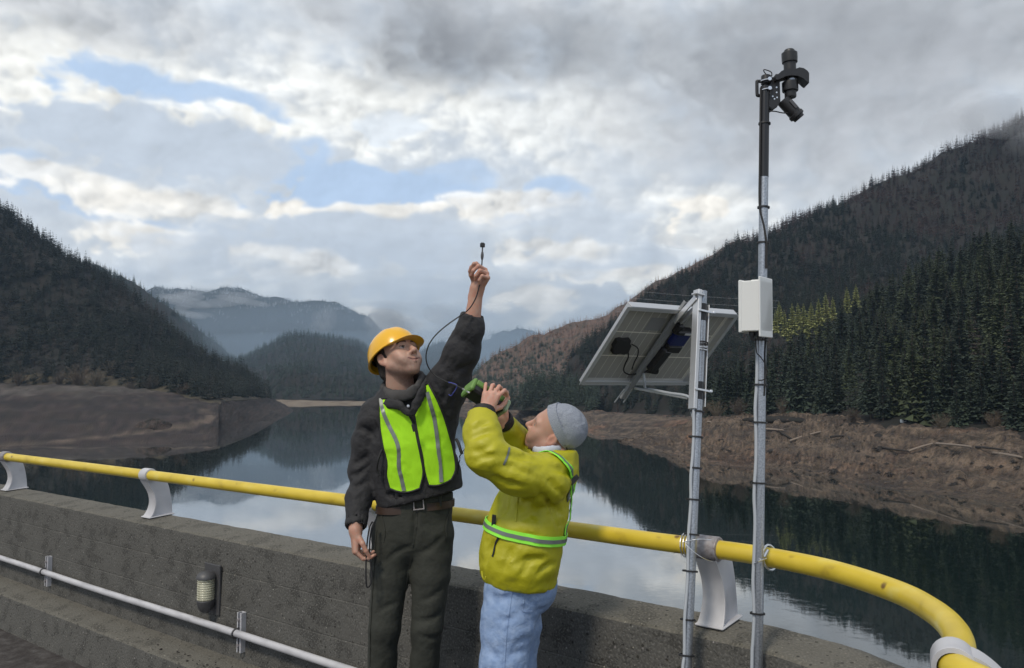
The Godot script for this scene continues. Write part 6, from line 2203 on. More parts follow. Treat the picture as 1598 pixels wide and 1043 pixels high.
	legs.chain([Vector3(-0.3557, 1.2269, -3.62), Vector3(-0.3572, 1.0521, -3.59), Vector3(-0.3694, 0.8407, -3.56), Vector3(-0.3839, 0.6171, -3.58), Vector3(-0.4034, 0.3847, -3.62)], [0.100, 0.084, 0.067, 0.062, 0.058], 0.018)
	for f in [[Vector3(-0.54, 1.1354, -3.46), Vector3(-0.432, 1.1942, -3.46)], [Vector3(-0.5823, 0.9117, -3.5), Vector3(-0.4908, 0.9519, -3.47)], [Vector3(-0.5924, 0.8449, -3.5), Vector3(-0.479, 0.8405, -3.47)], [Vector3(-0.4031, 0.9758, -3.46), Vector3(-0.3022, 1.0106, -3.48)], [Vector3(-0.4132, 0.891, -3.46), Vector3(-0.2963, 0.9172, -3.48)], [Vector3(-0.4074, 0.8382, -3.46), Vector3(-0.3002, 0.8141, -3.47)], [Vector3(-0.4034, 1.1642, -3.45), Vector3(-0.2981, 1.2387, -3.48)], [Vector3(-0.4172, 1.3529, -3.44), Vector3(-0.4199, 1.1962, -3.45)], [Vector3(-0.5971, 0.7782, -3.5), Vector3(-0.485, 0.7527, -3.48)]]:
		press(legs, f[0], f[1], 0.008, 0.012)
	creased(legs, 5.0, 0.007, Vector3(0.8, 1.3, 0.8), 0.35, 54, 12.0, 0.0012)
	legs.block(Vector3(-0.4366, 1.376, -3.62) + Vector3(0, 0.125, 0), Vector3(0.4, 0.098, 0.4), 0.004, Basis(Vector3.BACK, 0.10), true)
	part("trousers", legs.build(0.0095), M.trouser_cloth, o)
	for q in [[Vector3(-0.5704, 1.3273, -3.5), Vector3(-0.559, 1.2947, -3.5), Vector3(-0.5504, 1.2567, -3.5), Vector3(-0.5554, 1.2133, -3.5)], [Vector3(-0.2729, 1.3437, -3.5), Vector3(-0.2837, 1.3029, -3.5), Vector3(-0.289, 1.2621, -3.5), Vector3(-0.2805, 1.2187, -3.5)], [Vector3(-0.4107, 1.3437, -3.5), Vector3(-0.413, 1.2839, -3.5), Vector3(-0.4209, 1.235, -3.5), Vector3(-0.4315, 1.1917, -3.5)], [Vector3(-0.4339, 1.1484, -3.5), Vector3(-0.4525, 1.0729, -3.5), Vector3(-0.4652, 0.9653, -3.5), Vector3(-0.4723, 0.8449, -3.5), Vector3(-0.4818, 0.6905, -3.5)], [Vector3(-0.5896, 1.2586, -3.52), Vector3(-0.5991, 1.1225, -3.52), Vector3(-0.6055, 0.9601, -3.52), Vector3(-0.6091, 0.7987, -3.52), Vector3(-0.6132, 0.6837, -3.52)]]:
		var sp := spline(q, 7)
		var sl := laid(legs, sp, sp.map(func(_p): return Vector3(0, 0, -1)), 0.0006)
		part("seam", band(sl[0], sl[1], 0.0035, 0.0022), M.trouser_cloth, o, 40.0)
	var ring := hoop(legs, Vector3(-0.4336, 1.3563, -3.62), Vector3.UP, Vector3(0, 0, 1), func(w): return 0.014 * sin(w) - 0.002, 60, 0.003)
	var belt := part("belt", band(ring[0], ring[1], 0.0165, 0.005, true), M.leather, o, 40.0)
	var g := Geo.new()
	var bp := legs.hit(Vector3(-0.4027, 1.3764, -3.5) + Vector3(0, 0, 0.3), Vector3(0, 0, -1), 0.010)
	for e in [[Vector3(0, 0.021, 0), Vector3(0.046, 0.005, 0.005)], [Vector3(0, -0.021, 0), Vector3(0.046, 0.005, 0.005)], [Vector3(0.021, 0, 0), Vector3(0.005, 0.042, 0.005)], [Vector3(-0.021, 0, 0), Vector3(0.005, 0.042, 0.005)]]:
		g.box(Transform3D(Basis(Vector3.BACK, 0.10), bp + e[0]), e[1], 0.001)
	put("buckle", shifted(g, o.position).mesh(M.worn_metal), belt)
	for x in [612.0, 686.0]:
		g = Geo.new()
		var lp := legs.hit((Vector3(-0.5157, 1.3709, -3.5) if x < 650.0 else Vector3(-0.3118, 1.39, -3.5)) + Vector3(0, 0, 0.3), Vector3(0, 0, -1), 0.010)
		g.box(Transform3D(Basis(), lp), Vector3(0.011, 0.052, 0.004), 0.001)
		part("belt_loop", g, M.trouser_cloth, o, 40.0)
	# ---- body: one continuous skin surface
	var body := Soft.new()
	add_head(body, head, 1.0, neck, false)
	var hg := Geo.new()
	body.mesh_into(hg, 0.0034, head.origin - Vector3(0.16, 0.20, 0.16), head.origin + Vector3(0.16, 0.17, 0.17))
	var rh := Soft.new()
	add_hand(rh, wr + ur * 0.012, Vector3(0.03, -1, 0.06), Vector3(-0.93, 0.05, 0.30), [[0.75, 0.85, 0.5], [0.85, 0.8, 0.45], [0.9, 0.8, 0.45], [0.85, 0.75, 0.4]], 0.06, [Vector3(0.75, 0.50, 0.42), Vector3(0.92, 0.05, 0.40), Vector3(0.85, -0.15, 0.5)], 1.0)
	rh.limb(wr - ur * 0.07, wr + ur * 0.01, 0.028, 0.026, 0.02)
	var bb := rh.bounds(0.005)
	rh.mesh_into(hg, 0.0032, bb[0], bb[1])
	var lh := Soft.new()
	add_hand(lh, wl, Vector3(0.40, 0.76, 0.42), Vector3(0.74, 0.0, -0.67), [[1.15, 1.35, 0.7], [1.25, 1.4, 0.7], [1.35, 1.45, 0.7], [1.4, 1.5, 0.7]], 0.03, [Vector3(0.62, 0.20, 0.70), Vector3(0.90, 0.05, 0.30), Vector3(0.85, -0.25, 0.25)], 1.0, true)
	lh.limb(Vector3(-0.1707, 2.1684, -3.44), wl, 0.036, 0.027, 0.02)
	bb = lh.bounds(0.005)
	lh.mesh_into(hg, 0.0032, bb[0], bb[1])
	var core := Soft.new()   # what the clothes cover
	core.chain([Vector3(-0.4362, 1.3253, -3.62), Vector3(-0.4518, 1.6375, -3.61), Vector3(-0.4845, 1.7799, -3.61)], [0.13, 0.13, 0.10], 0.05, 0.62)
	core.limb(neck, Vector3(-0.4786, 1.7513, -3.61), 0.055, 0.07, 0.03)
	core.chain([Vector3(-0.6046, 1.7456, -3.61), Vector3(-0.6665, 1.5089, -3.62), Vector3(-0.6728, 1.3941, -3.57), wr - ur * 0.07], [0.045, 0.030, 0.028, 0.024], 0.02)
	core.chain([Vector3(-0.3518, 1.8029, -3.6), Vector3(-0.2145, 2.0384, -3.49), Vector3(-0.1707, 2.1684, -3.44)], [0.055, 0.046, 0.034], 0.02)
	core.chain([Vector3(-0.5207, 1.2185, -3.62), Vector3(-0.5487, 0.8378, -3.57), Vector3(-0.5835, 0.4175, -3.64)], [0.075, 0.055, 0.045], 0.02)
	core.chain([Vector3(-0.3614, 1.2185, -3.62), Vector3(-0.3722, 0.8407, -3.56), Vector3(-0.4037, 0.4255, -3.62)], [0.075, 0.055, 0.045], 0.02)
	bb = core.bounds()
	core.mesh_into(hg, 0.022, bb[0], bb[1])
	paint_skin(hg, head, 1.0, Color(0.47, 0.295, 0.225), false)
	part("body", hg, M.skin, o)
	# hair below the helmet
	var hair := Soft.new()
	hair.ball(head * Vector3(0, 0.040, -0.018), Vector3(0.083, 0.100, 0.102), 0.01, head.basis)
	hair.ball(head * Vector3(0, -0.035, -0.075), Vector3(0.062, 0.050, 0.036), 0.03, head.basis)
	for s in [-1.0, 1.0]:
		hair.limb(head * Vector3(s * 0.073, 0.04, 0.012), head * Vector3(s * 0.0725, 0.002, 0.006), 0.012, 0.006, 0.01)
		hair.ball(head * Vector3(s * 0.086, 0.0, -0.012), Vector3(0.02, 0.030, 0.017), 0.006, head.basis, true)
	hair.block(head * Vector3(0, 0.01, 0.075), Vector3(0.12, 0.12, 0.062), 0.004, head.basis, true)
	hair.block(head * Vector3(0, -0.07, 0.03), Vector3(0.12, 0.063, 0.06), 0.006, head.basis, true)
	creased(hair, 40.0, 0.006, Vector3(1, 0.4, 1), 0.6, 57)
	part("hair", hair.build(0.004), M.hair, o)
	hard_hat(o, head)
	# ---- collars
	g = Geo.new()
	var fl := [[Vector3(-0.5805, 1.8714, -3.63), 0.022], [Vector3(-0.529, 1.8465, -3.52), 0.021], [Vector3(-0.4621, 1.8469, -3.48), 0.020], [Vector3(-0.4149, 1.8744, -3.5), 0.021], [Vector3(-0.4008, 1.9169, -3.57), 0.023], [Vector3(-0.4413, 1.9296, -3.67), 0.024], [Vector3(-0.5347, 1.9183, -3.71), 0.024]]
	tube_loop(g, fl.map(func(e): return e[0]), fl.map(func(e): return e[1]), 12, 58, 0.007)
	part("fleece_collar", g, M.fleece, o)
	g = Geo.new()
	fl = [[Vector3(-0.6031, 1.8253, -3.63), 0.022], [Vector3(-0.551, 1.8102, -3.52), 0.019], [Vector3(-0.488, 1.8057, -3.47), 0.016], [Vector3(-0.4368, 1.7704, -3.46), 0.011], [Vector3(-0.4124, 1.8059, -3.46), 0.015], [Vector3(-0.3859, 1.8661, -3.49), 0.021], [Vector3(-0.3761, 1.8999, -3.58), 0.027], [Vector3(-0.4388, 1.8947, -3.7), 0.030], [Vector3(-0.549, 1.8711, -3.73), 0.030]]
	tube_loop(g, fl.map(func(e): return e[0]), fl.map(func(e): return e[1]), 12, 59, 0.009)
	part("jacket_collar", g, M.softshell, o)
	g = Geo.new()
	g.lathe([Vector2(0, 0), Vector2(0.006, 0), Vector2(0.006, 0.003), Vector2(0, 0.004)], Transform3D(Basis(Vector3.RIGHT, PI / 2), Vector3(-0.4402, 1.8014, -3.42)), 10)
	part("snap", g, M.bright_metal, o, 40.0)
	# ---- vest
	safety_vest(o, coat)
	# drawcord that hangs at the hip
	g = Geo.new()
	g.tube(spline([Vector3(-0.6004, 1.3029, -3.5), Vector3(-0.606, 1.289, -3.47), Vector3(-0.6119, 1.2477, -3.46), Vector3(-0.6167, 1.1942, -3.46), Vector3(-0.6187, 1.1354, -3.46), Vector3(-0.617, 1.0699, -3.455), Vector3(-0.6112, 1.0381, -3.455), Vector3(-0.5978, 1.0513, -3.455), Vector3(-0.5938, 1.0927, -3.46), Vector3(-0.6036, 1.1611, -3.465), Vector3(-0.6053, 1.2271, -3.47), Vector3(-0.5994, 1.2792, -3.48), Vector3(-0.5922, 1.3029, -3.5)], 5), 0.0035, 7)
	part("drawcord", g, M.black_trim, o)
	g = Geo.new()
	g.tube(spline([Vector3(-0.2426, 1.6546, -3.52), Vector3(-0.2301, 1.6338, -3.5), Vector3(-0.221, 1.6071, -3.49), Vector3(-0.2154, 1.5934, -3.49)], 4), 0.007, 7)
	g.tube(spline([Vector3(-0.5625, 1.6118, -3.5), Vector3(-0.5769, 1.5688, -3.49), Vector3(-0.5836, 1.524, -3.5), Vector3(-0.5723, 1.4966, -3.5)], 4), 0.005, 7)
	part("vest_strap", g, M.black_trim, o)
	for q in [[Vector3(-0.583, 0.3764, -3.64), -0.25], [Vector3(-0.4034, 0.3847, -3.62), 0.2]]:
		boot(o, q[0], q[1], 0.262)

func tube_loop(g: Geo, ps: Array, rs: Array, sides: int, sd: int, rough: float) -> void:   # a closed, uneven roll of cloth
	var p := spline(ps, 6, true)
	var n := fbm(14.0, 3, sd)
	var m := p.size()
	var first := g.v.size()
	for k in m:
		var t: Vector3 = (p[(k + 1) % m] - p[(k - 1 + m) % m]).normalized()
		var a := (Vector3.UP - t * t.y).normalized()
		var b := t.cross(a)
		var f := float(k) / 6.0
		var r := lerpf(rs[int(f) % rs.size()], rs[(int(f) + 1) % rs.size()], f - int(f))
		for s in sides:
			var w := TAU * s / sides
			var q: Vector3 = p[k] + (a * cos(w) * 1.25 + b * sin(w) * 0.7) * r
			q += (q - p[k]).normalized() * (0.35 - absf(n.get_noise_3dv(q * Vector3(1, 1.6, 1))) * 1.6) * rough
			g.vert(q)
	for k in m:
		for s in sides:
			var a := first + k * sides + s
			var b := first + k * sides + (s + 1) % sides
			var c := first + ((k + 1) % m) * sides + (s + 1) % sides
			var d := first + ((k + 1) % m) * sides + s
			g.quad(a, d, c, b)

func boot(o: Node3D, ankle: Vector3, toe: float, ground: float) -> void:
	var sf := Soft.new()
	var d := Vector3(toe, 0, 1).normalized()
	var q := Vector3(ankle.x, ground, ankle.z)
	sf.limb(q + Vector3.UP * 0.16, q + Vector3.UP * 0.06, 0.056, 0.052, 0.03)
	sf.limb(q + Vector3.UP * 0.05 - d * 0.05, q + Vector3.UP * 0.045 + d * 0.15, 0.046, 0.045, 0.03)
	sf.block(q - Vector3.UP * 0.1, Vector3(0.4, 0.1, 0.4), 0.004, Basis(), true)
	part("boot", sf.build(0.012), M.boot, o)

func hard_hat(o: Node3D, head: Transform3D) -> void:
	var xf := Transform3D(head.basis * Basis(Vector3.RIGHT, -0.09), head * Vector3(0, 0.028, -0.024))
	var g := Geo.new()
	var rows := 22
	var cols := 64
	for j in rows + 1:
		var f := float(j) / rows
		for i in cols:
			var w := TAU * i / cols
			var c := cos(w)      # 1 at the front
			var s := sin(w)
			var e := pow(sin(f * PI / 2), 0.92)
			var r := pow(cos(f * PI / 2), 0.86)
			var crown := Vector3(s * 0.108 * r, 0.118 * e, c * 0.132 * r)
			# raised ribs from front to back
			var rib := exp(-pow(crown.x / 0.012, 2.0)) * 0.0045 + exp(-pow((absf(crown.x) - 0.045) / 0.008, 2.0)) * 0.0025
			crown += crown.normalized() * rib * ss(0.18, 0.5, f) * ss(-0.4, 0.0, -absf(c) + 0.8)
			g.vert(xf * crown)
	for j in rows:
		for i in cols:
			var a := j * cols + i
			var b := j * cols + (i + 1) % cols
			g.quad(a, b, b + cols, a + cols)
	# rim and peak
	var first := g.v.size()
	for k in 5:
		for i in cols:
			var w := TAU * i / cols
			var c := cos(w)
			var s := sin(w)
			var peak := ss(0.50, 0.95, c)
			var out: float = [0.0, 0.006, 0.008, 0.006, -0.004][k] + peak * [0.0, 0.030, 0.034, 0.030, -0.003][k]
			var drop: float = [0.001, -0.003, -0.006, -0.008, -0.004][k] - peak * [0.0, 0.007, 0.009, 0.009, 0.0][k] * 1.0
			var d := Vector3(s * 0.108, 0, c * 0.132)
			g.vert(xf * (d + d.normalized() * out * Vector3(1.0 - peak * 0.25, 0, 1.0) + Vector3(0, drop - peak * s * s * 0.03, 0)))
	for k in 4:
		for i in cols:
			var a := first + k * cols + i
			var b := first + k * cols + (i + 1) % cols
			g.quad(a, a + cols, b + cols, b)
	var inner := g.v.size()   # the inside
	for j in 12:
		var f := float(j) / 11
		for i in cols:
			var w := TAU * i / cols
			g.vert(xf * Vector3(sin(w) * 0.104 * cos(f * PI / 2), -0.004 + 0.116 * sin(f * PI / 2), cos(w) * 0.128 * cos(f * PI / 2)))
	for j in 11:
		for i in cols:
			var a := inner + j * cols + i
			var b := inner + j * cols + (i + 1) % cols
			g.quad(a, a + cols, b + cols, b)
	part("hard_hat", g, M.helmet, o, 50.0)
	g = Geo.new()
	var ps := []
	for i in 40:
		var w := TAU * i / 40.0
		ps.append(xf * Vector3(sin(w) * 0.090, 0.030, cos(w) * 0.112))
	var os := []
	for i in 40:
		os.append(xf.basis * Vector3(sin(TAU * i / 40.0), 0, cos(TAU * i / 40.0)))
	band(ps, os, 0.014, 0.003, true, g)
	part("headband", g, M.black_plastic, o, 40.0)

func safety_vest(o: Node3D, coat: Soft) -> void:
	var vest := Node3D.new()
	vest.name = "safety_vest"
	o.add_child(vest)
	var back := Vector3(0, 0, -1)
	# each front panel between its outer edge and its inner edge, both from the shoulder down
	var outer := [[Vector3(-0.5848, 1.8305, -3.47), Vector3(-0.5786, 1.77, -3.47), Vector3(-0.5723, 1.6961, -3.47), Vector3(-0.5577, 1.625, -3.47), Vector3(-0.5405, 1.5542, -3.47), Vector3(-0.5427, 1.4999, -3.47), Vector3(-0.5284, 1.4456, -3.47)], [Vector3(-0.3618, 1.8993, -3.47), Vector3(-0.3255, 1.8332, -3.47), Vector3(-0.2975, 1.7618, -3.47), Vector3(-0.275, 1.6797, -3.47), Vector3(-0.2554, 1.5978, -3.47), Vector3(-0.2468, 1.5243, -3.47), Vector3(-0.263, 1.4809, -3.47)]]
	var inner := [[Vector3(-0.4993, 1.836, -3.47), Vector3(-0.4602, 1.7838, -3.47), Vector3(-0.4239, 1.718, -3.47), Vector3(-0.4068, 1.6523, -3.47), Vector3(-0.3926, 1.5869, -3.47), Vector3(-0.3811, 1.5162, -3.47), Vector3(-0.3943, 1.4483, -3.47)], [Vector3(-0.3783, 1.891, -3.47), Vector3(-0.4056, 1.847, -3.47), Vector3(-0.4244, 1.7838, -3.47), Vector3(-0.4042, 1.6633, -3.47), Vector3(-0.3872, 1.5923, -3.47), Vector3(-0.3756, 1.5162, -3.47), Vector3(-0.3588, 1.4592, -3.47)]]
	for side in 2:
		var g := Geo.new()
		var a := spline(outer[side], 8)
		var b := spline(inner[side], 8)
		var m := a.size()
		var nu := 22
		var grid := []
		for j in m:
			var row := []
			for i in nu + 1:
				var f := float(i) / nu
				var p: Vector3 = (a[j] as Vector3).lerp(b[j], f)
				var dip: float = ss(0.86, 1.0, float(j) / (m - 1))
				p.y -= dip * sin(f * PI) * 0.016 * (1.0 if side == 0 else 0.6)
				var q := coat.hit(p + Vector3(0, 0, 0.3), back, 0.010 + 0.004 * sin(f * PI))
				q += Vector3(0, 0, 0.006) * hn[1].get_noise_3d(p.x * 11.0 + side * 9.0, p.y * 5.0, 2.0)
				row.append(q)
			grid.append(row)
		for pass_ in 2:   # cloth hangs smoother than what is under it
			var soft := []
			for j in m:
				var row := []
				for i in nu + 1:
					var q: Vector3 = grid[j][i]
					q.z = maxf(q.z, (q.z * 2.0 + grid[maxi(j - 1, 0)][i].z + grid[mini(j + 1, m - 1)][i].z + grid[j][maxi(i - 1, 0)].z + grid[j][mini(i + 1, nu)].z) / 6.0)
					row.append(q)
				soft.append(row)
			grid = soft
		for j in m:
			for i in nu + 1:
				g.vert(grid[j][i])
		var w := nu + 1
		for j in m - 1:
			for i in nu:
				var k := j * w + i
				if side == 0:
					g.quad(k, k + 1, k + w + 1, k + w)
				else:
					g.quad(k, k + w, k + w + 1, k + 1)
		put("front_panel", shifted(g, o.position).mesh(M.lime_mesh, 180.0), vest)
		# black binding round the panel
		var rim := []
		for j in m:
			rim.append(grid[j][0])
		for i in range(1, nu):
			rim.append(grid[m - 1][i])
		for j in range(m - 1, -1, -1):
			rim.append(grid[j][nu])
		for i in range(nu - 1, 0, -1):
			rim.append(grid[0][i])
		rim.append(rim[0])
		g = Geo.new()
		g.tube(rim, 0.0045, 7, false)
		put("binding", shifted(g, o.position).mesh(M.black_trim, 180.0), vest)
		# grey reflective stripe
		var st: Array = [[Vector3(-0.5738, 1.8332, -3.47), Vector3(-0.5622, 1.7838, -3.47), Vector3(-0.5368, 1.7234, -3.47), Vector3(-0.5032, 1.6633, -3.47), Vector3(-0.4862, 1.6141, -3.47), Vector3(-0.4855, 1.5433, -3.47), Vector3(-0.4741, 1.489, -3.47), Vector3(-0.4627, 1.4375, -3.47)], [Vector3(-0.3671, 1.8607, -3.47), Vector3(-0.3529, 1.8112, -3.47), Vector3(-0.3388, 1.7563, -3.47), Vector3(-0.3274, 1.6879, -3.47), Vector3(-0.3186, 1.6141, -3.47), Vector3(-0.31, 1.5433, -3.47), Vector3(-0.3041, 1.4727, -3.47)]][side]
		var line_ := []
		var outs := []
		for p in spline(st, 7):
			# onto the panel
			var best := 1e9
			var z := 0.0
			for j in m:
				for i in nu + 1:
					var e := Vector2(grid[j][i].x - p.x, grid[j][i].y - p.y).length()
					if e < best:
						best = e
						z = grid[j][i].z
			line_.append(Vector3(p.x, p.y, z + 0.002))
			outs.append(Vector3(0, 0, 1))
		g = Geo.new()
		band(line_, outs, 0.0085, 0.002, false, g)
		put("reflective_stripe", shifted(g, o.position).mesh(M.reflective, 180.0), vest)
	var g := Geo.new()
	g.box(Transform3D(Basis(Vector3.BACK, 0.25), Vector3(-0.4175, 1.709, -3.43)), Vector3(0.014, 0.032, 0.003), 0.001)
	put("zip_tag", shifted(g, o.position).mesh(M.black_trim, 40.0), vest)
	# the back of the vest
	g = Geo.new()
	var w := 15
	for j in 16:
		for i in w:
			var p := Vector3(-0.6972, 1.7635, -4.2).lerp(Vector3(-0.364, 1.8367, -4.2), i / (w - 1.0)).lerp(Vector3(-0.6595, 1.351, -4.2).lerp(Vector3(-0.2885, 1.3936, -4.2), i / (w - 1.0)), j / 15.0)
			p.x *= 3.6 / 4.2
			p.y = 1.88 + (p.y - 1.88) * 3.6 / 4.2
			g.vert(coat.hit(p, Vector3(0, 0, 1), 0.010))
	for j in 15:
		for i in w - 1:
			var k := j * w + i
			g.quad(k, k + w, k + w + 1, k + 1)
	g.flip()
	put("back_panel", shifted(g, o.position).mesh(M.lime_mesh, 180.0), vest)

func older_man() -> void:
	var o := thing("person", Vector3(0.003, 0.262, -3.683), "older man in yellow rain jacket and grey beanie raising a green meter", "person")
	var sz := 0.90
	var head := Transform3D(turned(-96, 30, -20), Vector3(0.1687, 1.6955, -3.3))
	var neck := Vector3(0.1733, 1.5781, -3.27)
	var coat := Soft.new()
	coat.chain([Vector3(0.0303, 1.192, -3.22), Vector3(0.0405, 1.2741, -3.22), Vector3(0.0738, 1.385, -3.23), Vector3(0.1257, 1.5087, -3.25)], [0.152, 0.143, 0.134, 0.114], 0.06, 1.22)
	coat.limb(Vector3(0.0303, 1.192, -3.22), Vector3(0.0328, 1.13, -3.22), 0.148, 0.134, 0.04, 1.22)
	coat.limb(Vector3(0.1293, 1.5318, -3.09), Vector3(0.1324, 1.5294, -3.42), 0.092, 0.085, 0.05)
	coat.chain([Vector3(0.1232, 1.5352, -3.06), Vector3(0.0142, 1.5665, -2.99), Vector3(-0.096, 1.6369, -2.96)], [0.090, 0.077, 0.070], 0.03)
	coat.chain([Vector3(-0.096, 1.6369, -2.96), Vector3(-0.1118, 1.7068, -3), Vector3(-0.1114, 1.7713, -3.05)], [0.074, 0.068, 0.056], 0.025)
	coat.chain([Vector3(0.1156, 1.5448, -3.4), Vector3(0.0517, 1.5894, -3.44), Vector3(0.0108, 1.6516, -3.4), Vector3(-0.0342, 1.7302, -3.32)], [0.085, 0.072, 0.064, 0.052], 0.03)
	# standing collar, open at the throat
	coat.chain([Vector3(0.1009, 1.6192, -3.27), Vector3(0.1733, 1.5884, -3.27)], [0.050, 0.084], 0.03)
	coat.limb(Vector3(0.1731, 1.5448, -3.27), Vector3(0.1791, 1.6029, -3.28), 0.095, 0.083, 0.03)
	# creases drawn from the elbow, the armpit and the cinched hem
	for f in [[Vector3(-0.0836, 1.5712, -2.86), Vector3(0.0519, 1.5264, -2.86)], [Vector3(-0.0543, 1.6025, -2.86), Vector3(0.0939, 1.5532, -2.9)], [Vector3(-0.0207, 1.635, -2.9), Vector3(0.091, 1.6077, -2.95)], [Vector3(-0.1307, 1.6123, -2.9), Vector3(-0.0615, 1.6367, -2.88)], [Vector3(-0.1415, 1.6601, -2.93), Vector3(-0.0712, 1.676, -2.9)], [Vector3(-0.1426, 1.6957, -2.95), Vector3(-0.0676, 1.7149, -2.94)], [Vector3(-0.1347, 1.7314, -2.98), Vector3(-0.078, 1.7503, -2.98)], [Vector3(0.0143, 1.4172, -3.02), Vector3(0.1396, 1.4904, -3)], [Vector3(0.031, 1.3804, -3.03), Vector3(0.1653, 1.4378, -3.04)], [Vector3(0.0917, 1.5116, -2.98), Vector3(0.1958, 1.3952, -3.07)], [Vector3(0.1207, 1.4904, -3), Vector3(0.1762, 1.338, -3.07)], [Vector3(0.0639, 1.4787, -3), Vector3(0.1124, 1.3622, -3.04)], [Vector3(-0.0216, 1.4852, -3.04), Vector3(-0.041, 1.3968, -3.06)], [Vector3(-0.1025, 1.1977, -3.04), Vector3(-0.069, 1.2982, -3.03)], [Vector3(-0.0404, 1.1812, -3.03), Vector3(0.0024, 1.2814, -3.02)], [Vector3(0.0309, 1.1766, -3.03), Vector3(0.088, 1.256, -3.03)], [Vector3(0.0881, 1.1743, -3.04), Vector3(0.1624, 1.215, -3.09)], [Vector3(0.0024, 1.2208, -3.02), Vector3(0.1268, 1.2425, -3.05)], [Vector3(0.1114, 1.5795, -3), Vector3(0.1981, 1.4774, -3.1)], [Vector3(0.1486, 1.5884, -3.08), Vector3(0.2376, 1.5344, -3.2)]]:
		press(coat, f[0], f[1])
	creased(coat, 4.4, 0.009, Vector3(1.0, 2.0, 1.0), 0.5, 61, 14.0, 0.0022)
	coat.block(Vector3(0.0328, 1.1127, -3.22) + Vector3(0, -0.1, 0), Vector3(0.4, 0.1, 0.4), 0.012, Basis(Vector3.BACK, -0.10), true)
	coat.limb(Vector3(0.132, 1.6192, -3.27), Vector3(0.1638, 1.6855, -3.28), 0.074, 0.085, 0.008, 1.0, Vector3.BACK, true)
	coat.block(Vector3(0.1744, 1.7372, -3.28), Vector3(0.115, 0.105, 0.105), 0.006, Basis(Vector3.BACK, -0.08), true)
	var un: Vector3 = (Vector3(-0.1021, 1.7951, -3.06) - Vector3(-0.1118, 1.7068, -3)).normalized()
	coat.block(Vector3(-0.1114, 1.7761, -3.05) + un * 0.064, Vector3(0.08, 0.06, 0.08), 0.006, frame(un, Vector3.RIGHT), true)
	var uf: Vector3 = (Vector3(-0.0415, 1.7583, -3.27) - Vector3(0.0108, 1.6516, -3.4)).normalized()
	coat.block(Vector3(-0.0342, 1.7302, -3.32) + uf * 0.064, Vector3(0.08, 0.06, 0.08), 0.006, frame(uf, Vector3.RIGHT), true)
	part("rain_jacket", coat.build(0.0085), M.rain_shell, o)
	for c in [[Vector3(-0.1067, 1.7808, -3.055), un], [Vector3(-0.038, 1.7441, -3.3), uf]]:
		var g := Geo.new()
		g.lathe([Vector2(0.030, -0.020), Vector2(0.044, -0.018), Vector2(0.046, 0.006), Vector2(0.043, 0.020), Vector2(0.039, 0.022), Vector2(0.030, 0.010)], Transform3D(frame(c[1], Vector3.RIGHT), c[0]), 20)
		part("cuff", g, M.black_trim, o, 50.0)
	# jeans
	var legs := Soft.new()
	legs.limb(Vector3(0.0229, 1.1827, -3.24), Vector3(0.033, 1.1029, -3.24), 0.125, 0.132, 0.05, 1.2)
	legs.ball(Vector3(0.0837, 1.1029, -3.24), Vector3(0.085, 0.085, 0.14), 0.05)
	legs.chain([Vector3(-0.0049, 1.0905, -3.16), Vector3(-0.0195, 0.9782, -3.13), Vector3(-0.0313, 0.8335, -3.1), Vector3(-0.017, 0.6538, -3.14), Vector3(0.0025, 0.5068, -3.18)], [0.102, 0.094, 0.084, 0.070, 0.066], 0.04)
	legs.chain([Vector3(0.034, 1.0456, -3.34), Vector3(0.018, 0.904, -3.3), Vector3(0.0076, 0.7637, -3.27), Vector3(0.0179, 0.5913, -3.3), Vector3(0.0334, 0.4464, -3.32)], [0.100, 0.090, 0.080, 0.070, 0.066], 0.04)
	for f in [[Vector3(-0.0811, 1.0946, -3.05), Vector3(0.0024, 1.1067, -3.03)], [Vector3(-0.0736, 1.0343, -3.04), Vector3(0.0308, 1.0371, -3.03)], [Vector3(0.0261, 1.0669, -3.04), Vector3(0.0791, 0.9955, -3.07)], [Vector3(0.0024, 0.9247, -3.02), Vector3(0.0739, 0.94, -3.06)], [Vector3(-0.0918, 0.9293, -3.02), Vector3(-0.0444, 0.89, -3)], [Vector3(-0.021, 0.89, -3), Vector3(0.0544, 0.8953, -3.04)], [Vector3(0.0872, 1.0509, -3.1), Vector3(0.1276, 1.0388, -3.2)]]:
		press(legs, f[0], f[1], 0.008, 0.012)
	creased(legs, 5.5, 0.008, Vector3(0.8, 1.4, 0.8), 0.45, 64, 12.0, 0.0014)
	part("jeans", legs.build(0.0095), M.denim, o)
	# seams: outer leg, pocket edges
	for q in [[[Vector3(0.0024, 1.1509, -3.04), Vector3(-0.0048, 1.0972, -3.04), Vector3(-0.0142, 1.039, -3.04), Vector3(-0.0213, 0.9809, -3.04), Vector3(-0.0261, 0.923, -3.04), Vector3(-0.0307, 0.8468, -3.04), Vector3(-0.0307, 0.7617, -3.04)], 0.0035], [[Vector3(0.0428, 1.1509, -3.04), Vector3(0.0452, 1.1088, -3.04), Vector3(0.0404, 1.0622, -3.04), Vector3(0.0427, 1.0436, -3.04), Vector3(0.076, 1.039, -3.04)], 0.003], [[Vector3(0.0405, 1.1439, -3.04), Vector3(0.0928, 1.1299, -3.04), Vector3(0.1383, 1.1079, -3.1)], 0.003]]:
		var l := laid(legs, spline(q[0], 8), spline(q[0], 8).map(func(_p): return Vector3(0, 0, -1)), 0.0008)
		part("seam", band(l[0], l[1], q[1], 0.0016), M.denim, o, 40.0)
	# body
	var body := Soft.new()
	add_head(body, head, sz, neck, true)
	var hg := Geo.new()
	body.mesh_into(hg, 0.0034, head.origin - Vector3(0.16, 0.20, 0.16), head.origin + Vector3(0.16, 0.17, 0.17))
	var near := Soft.new()
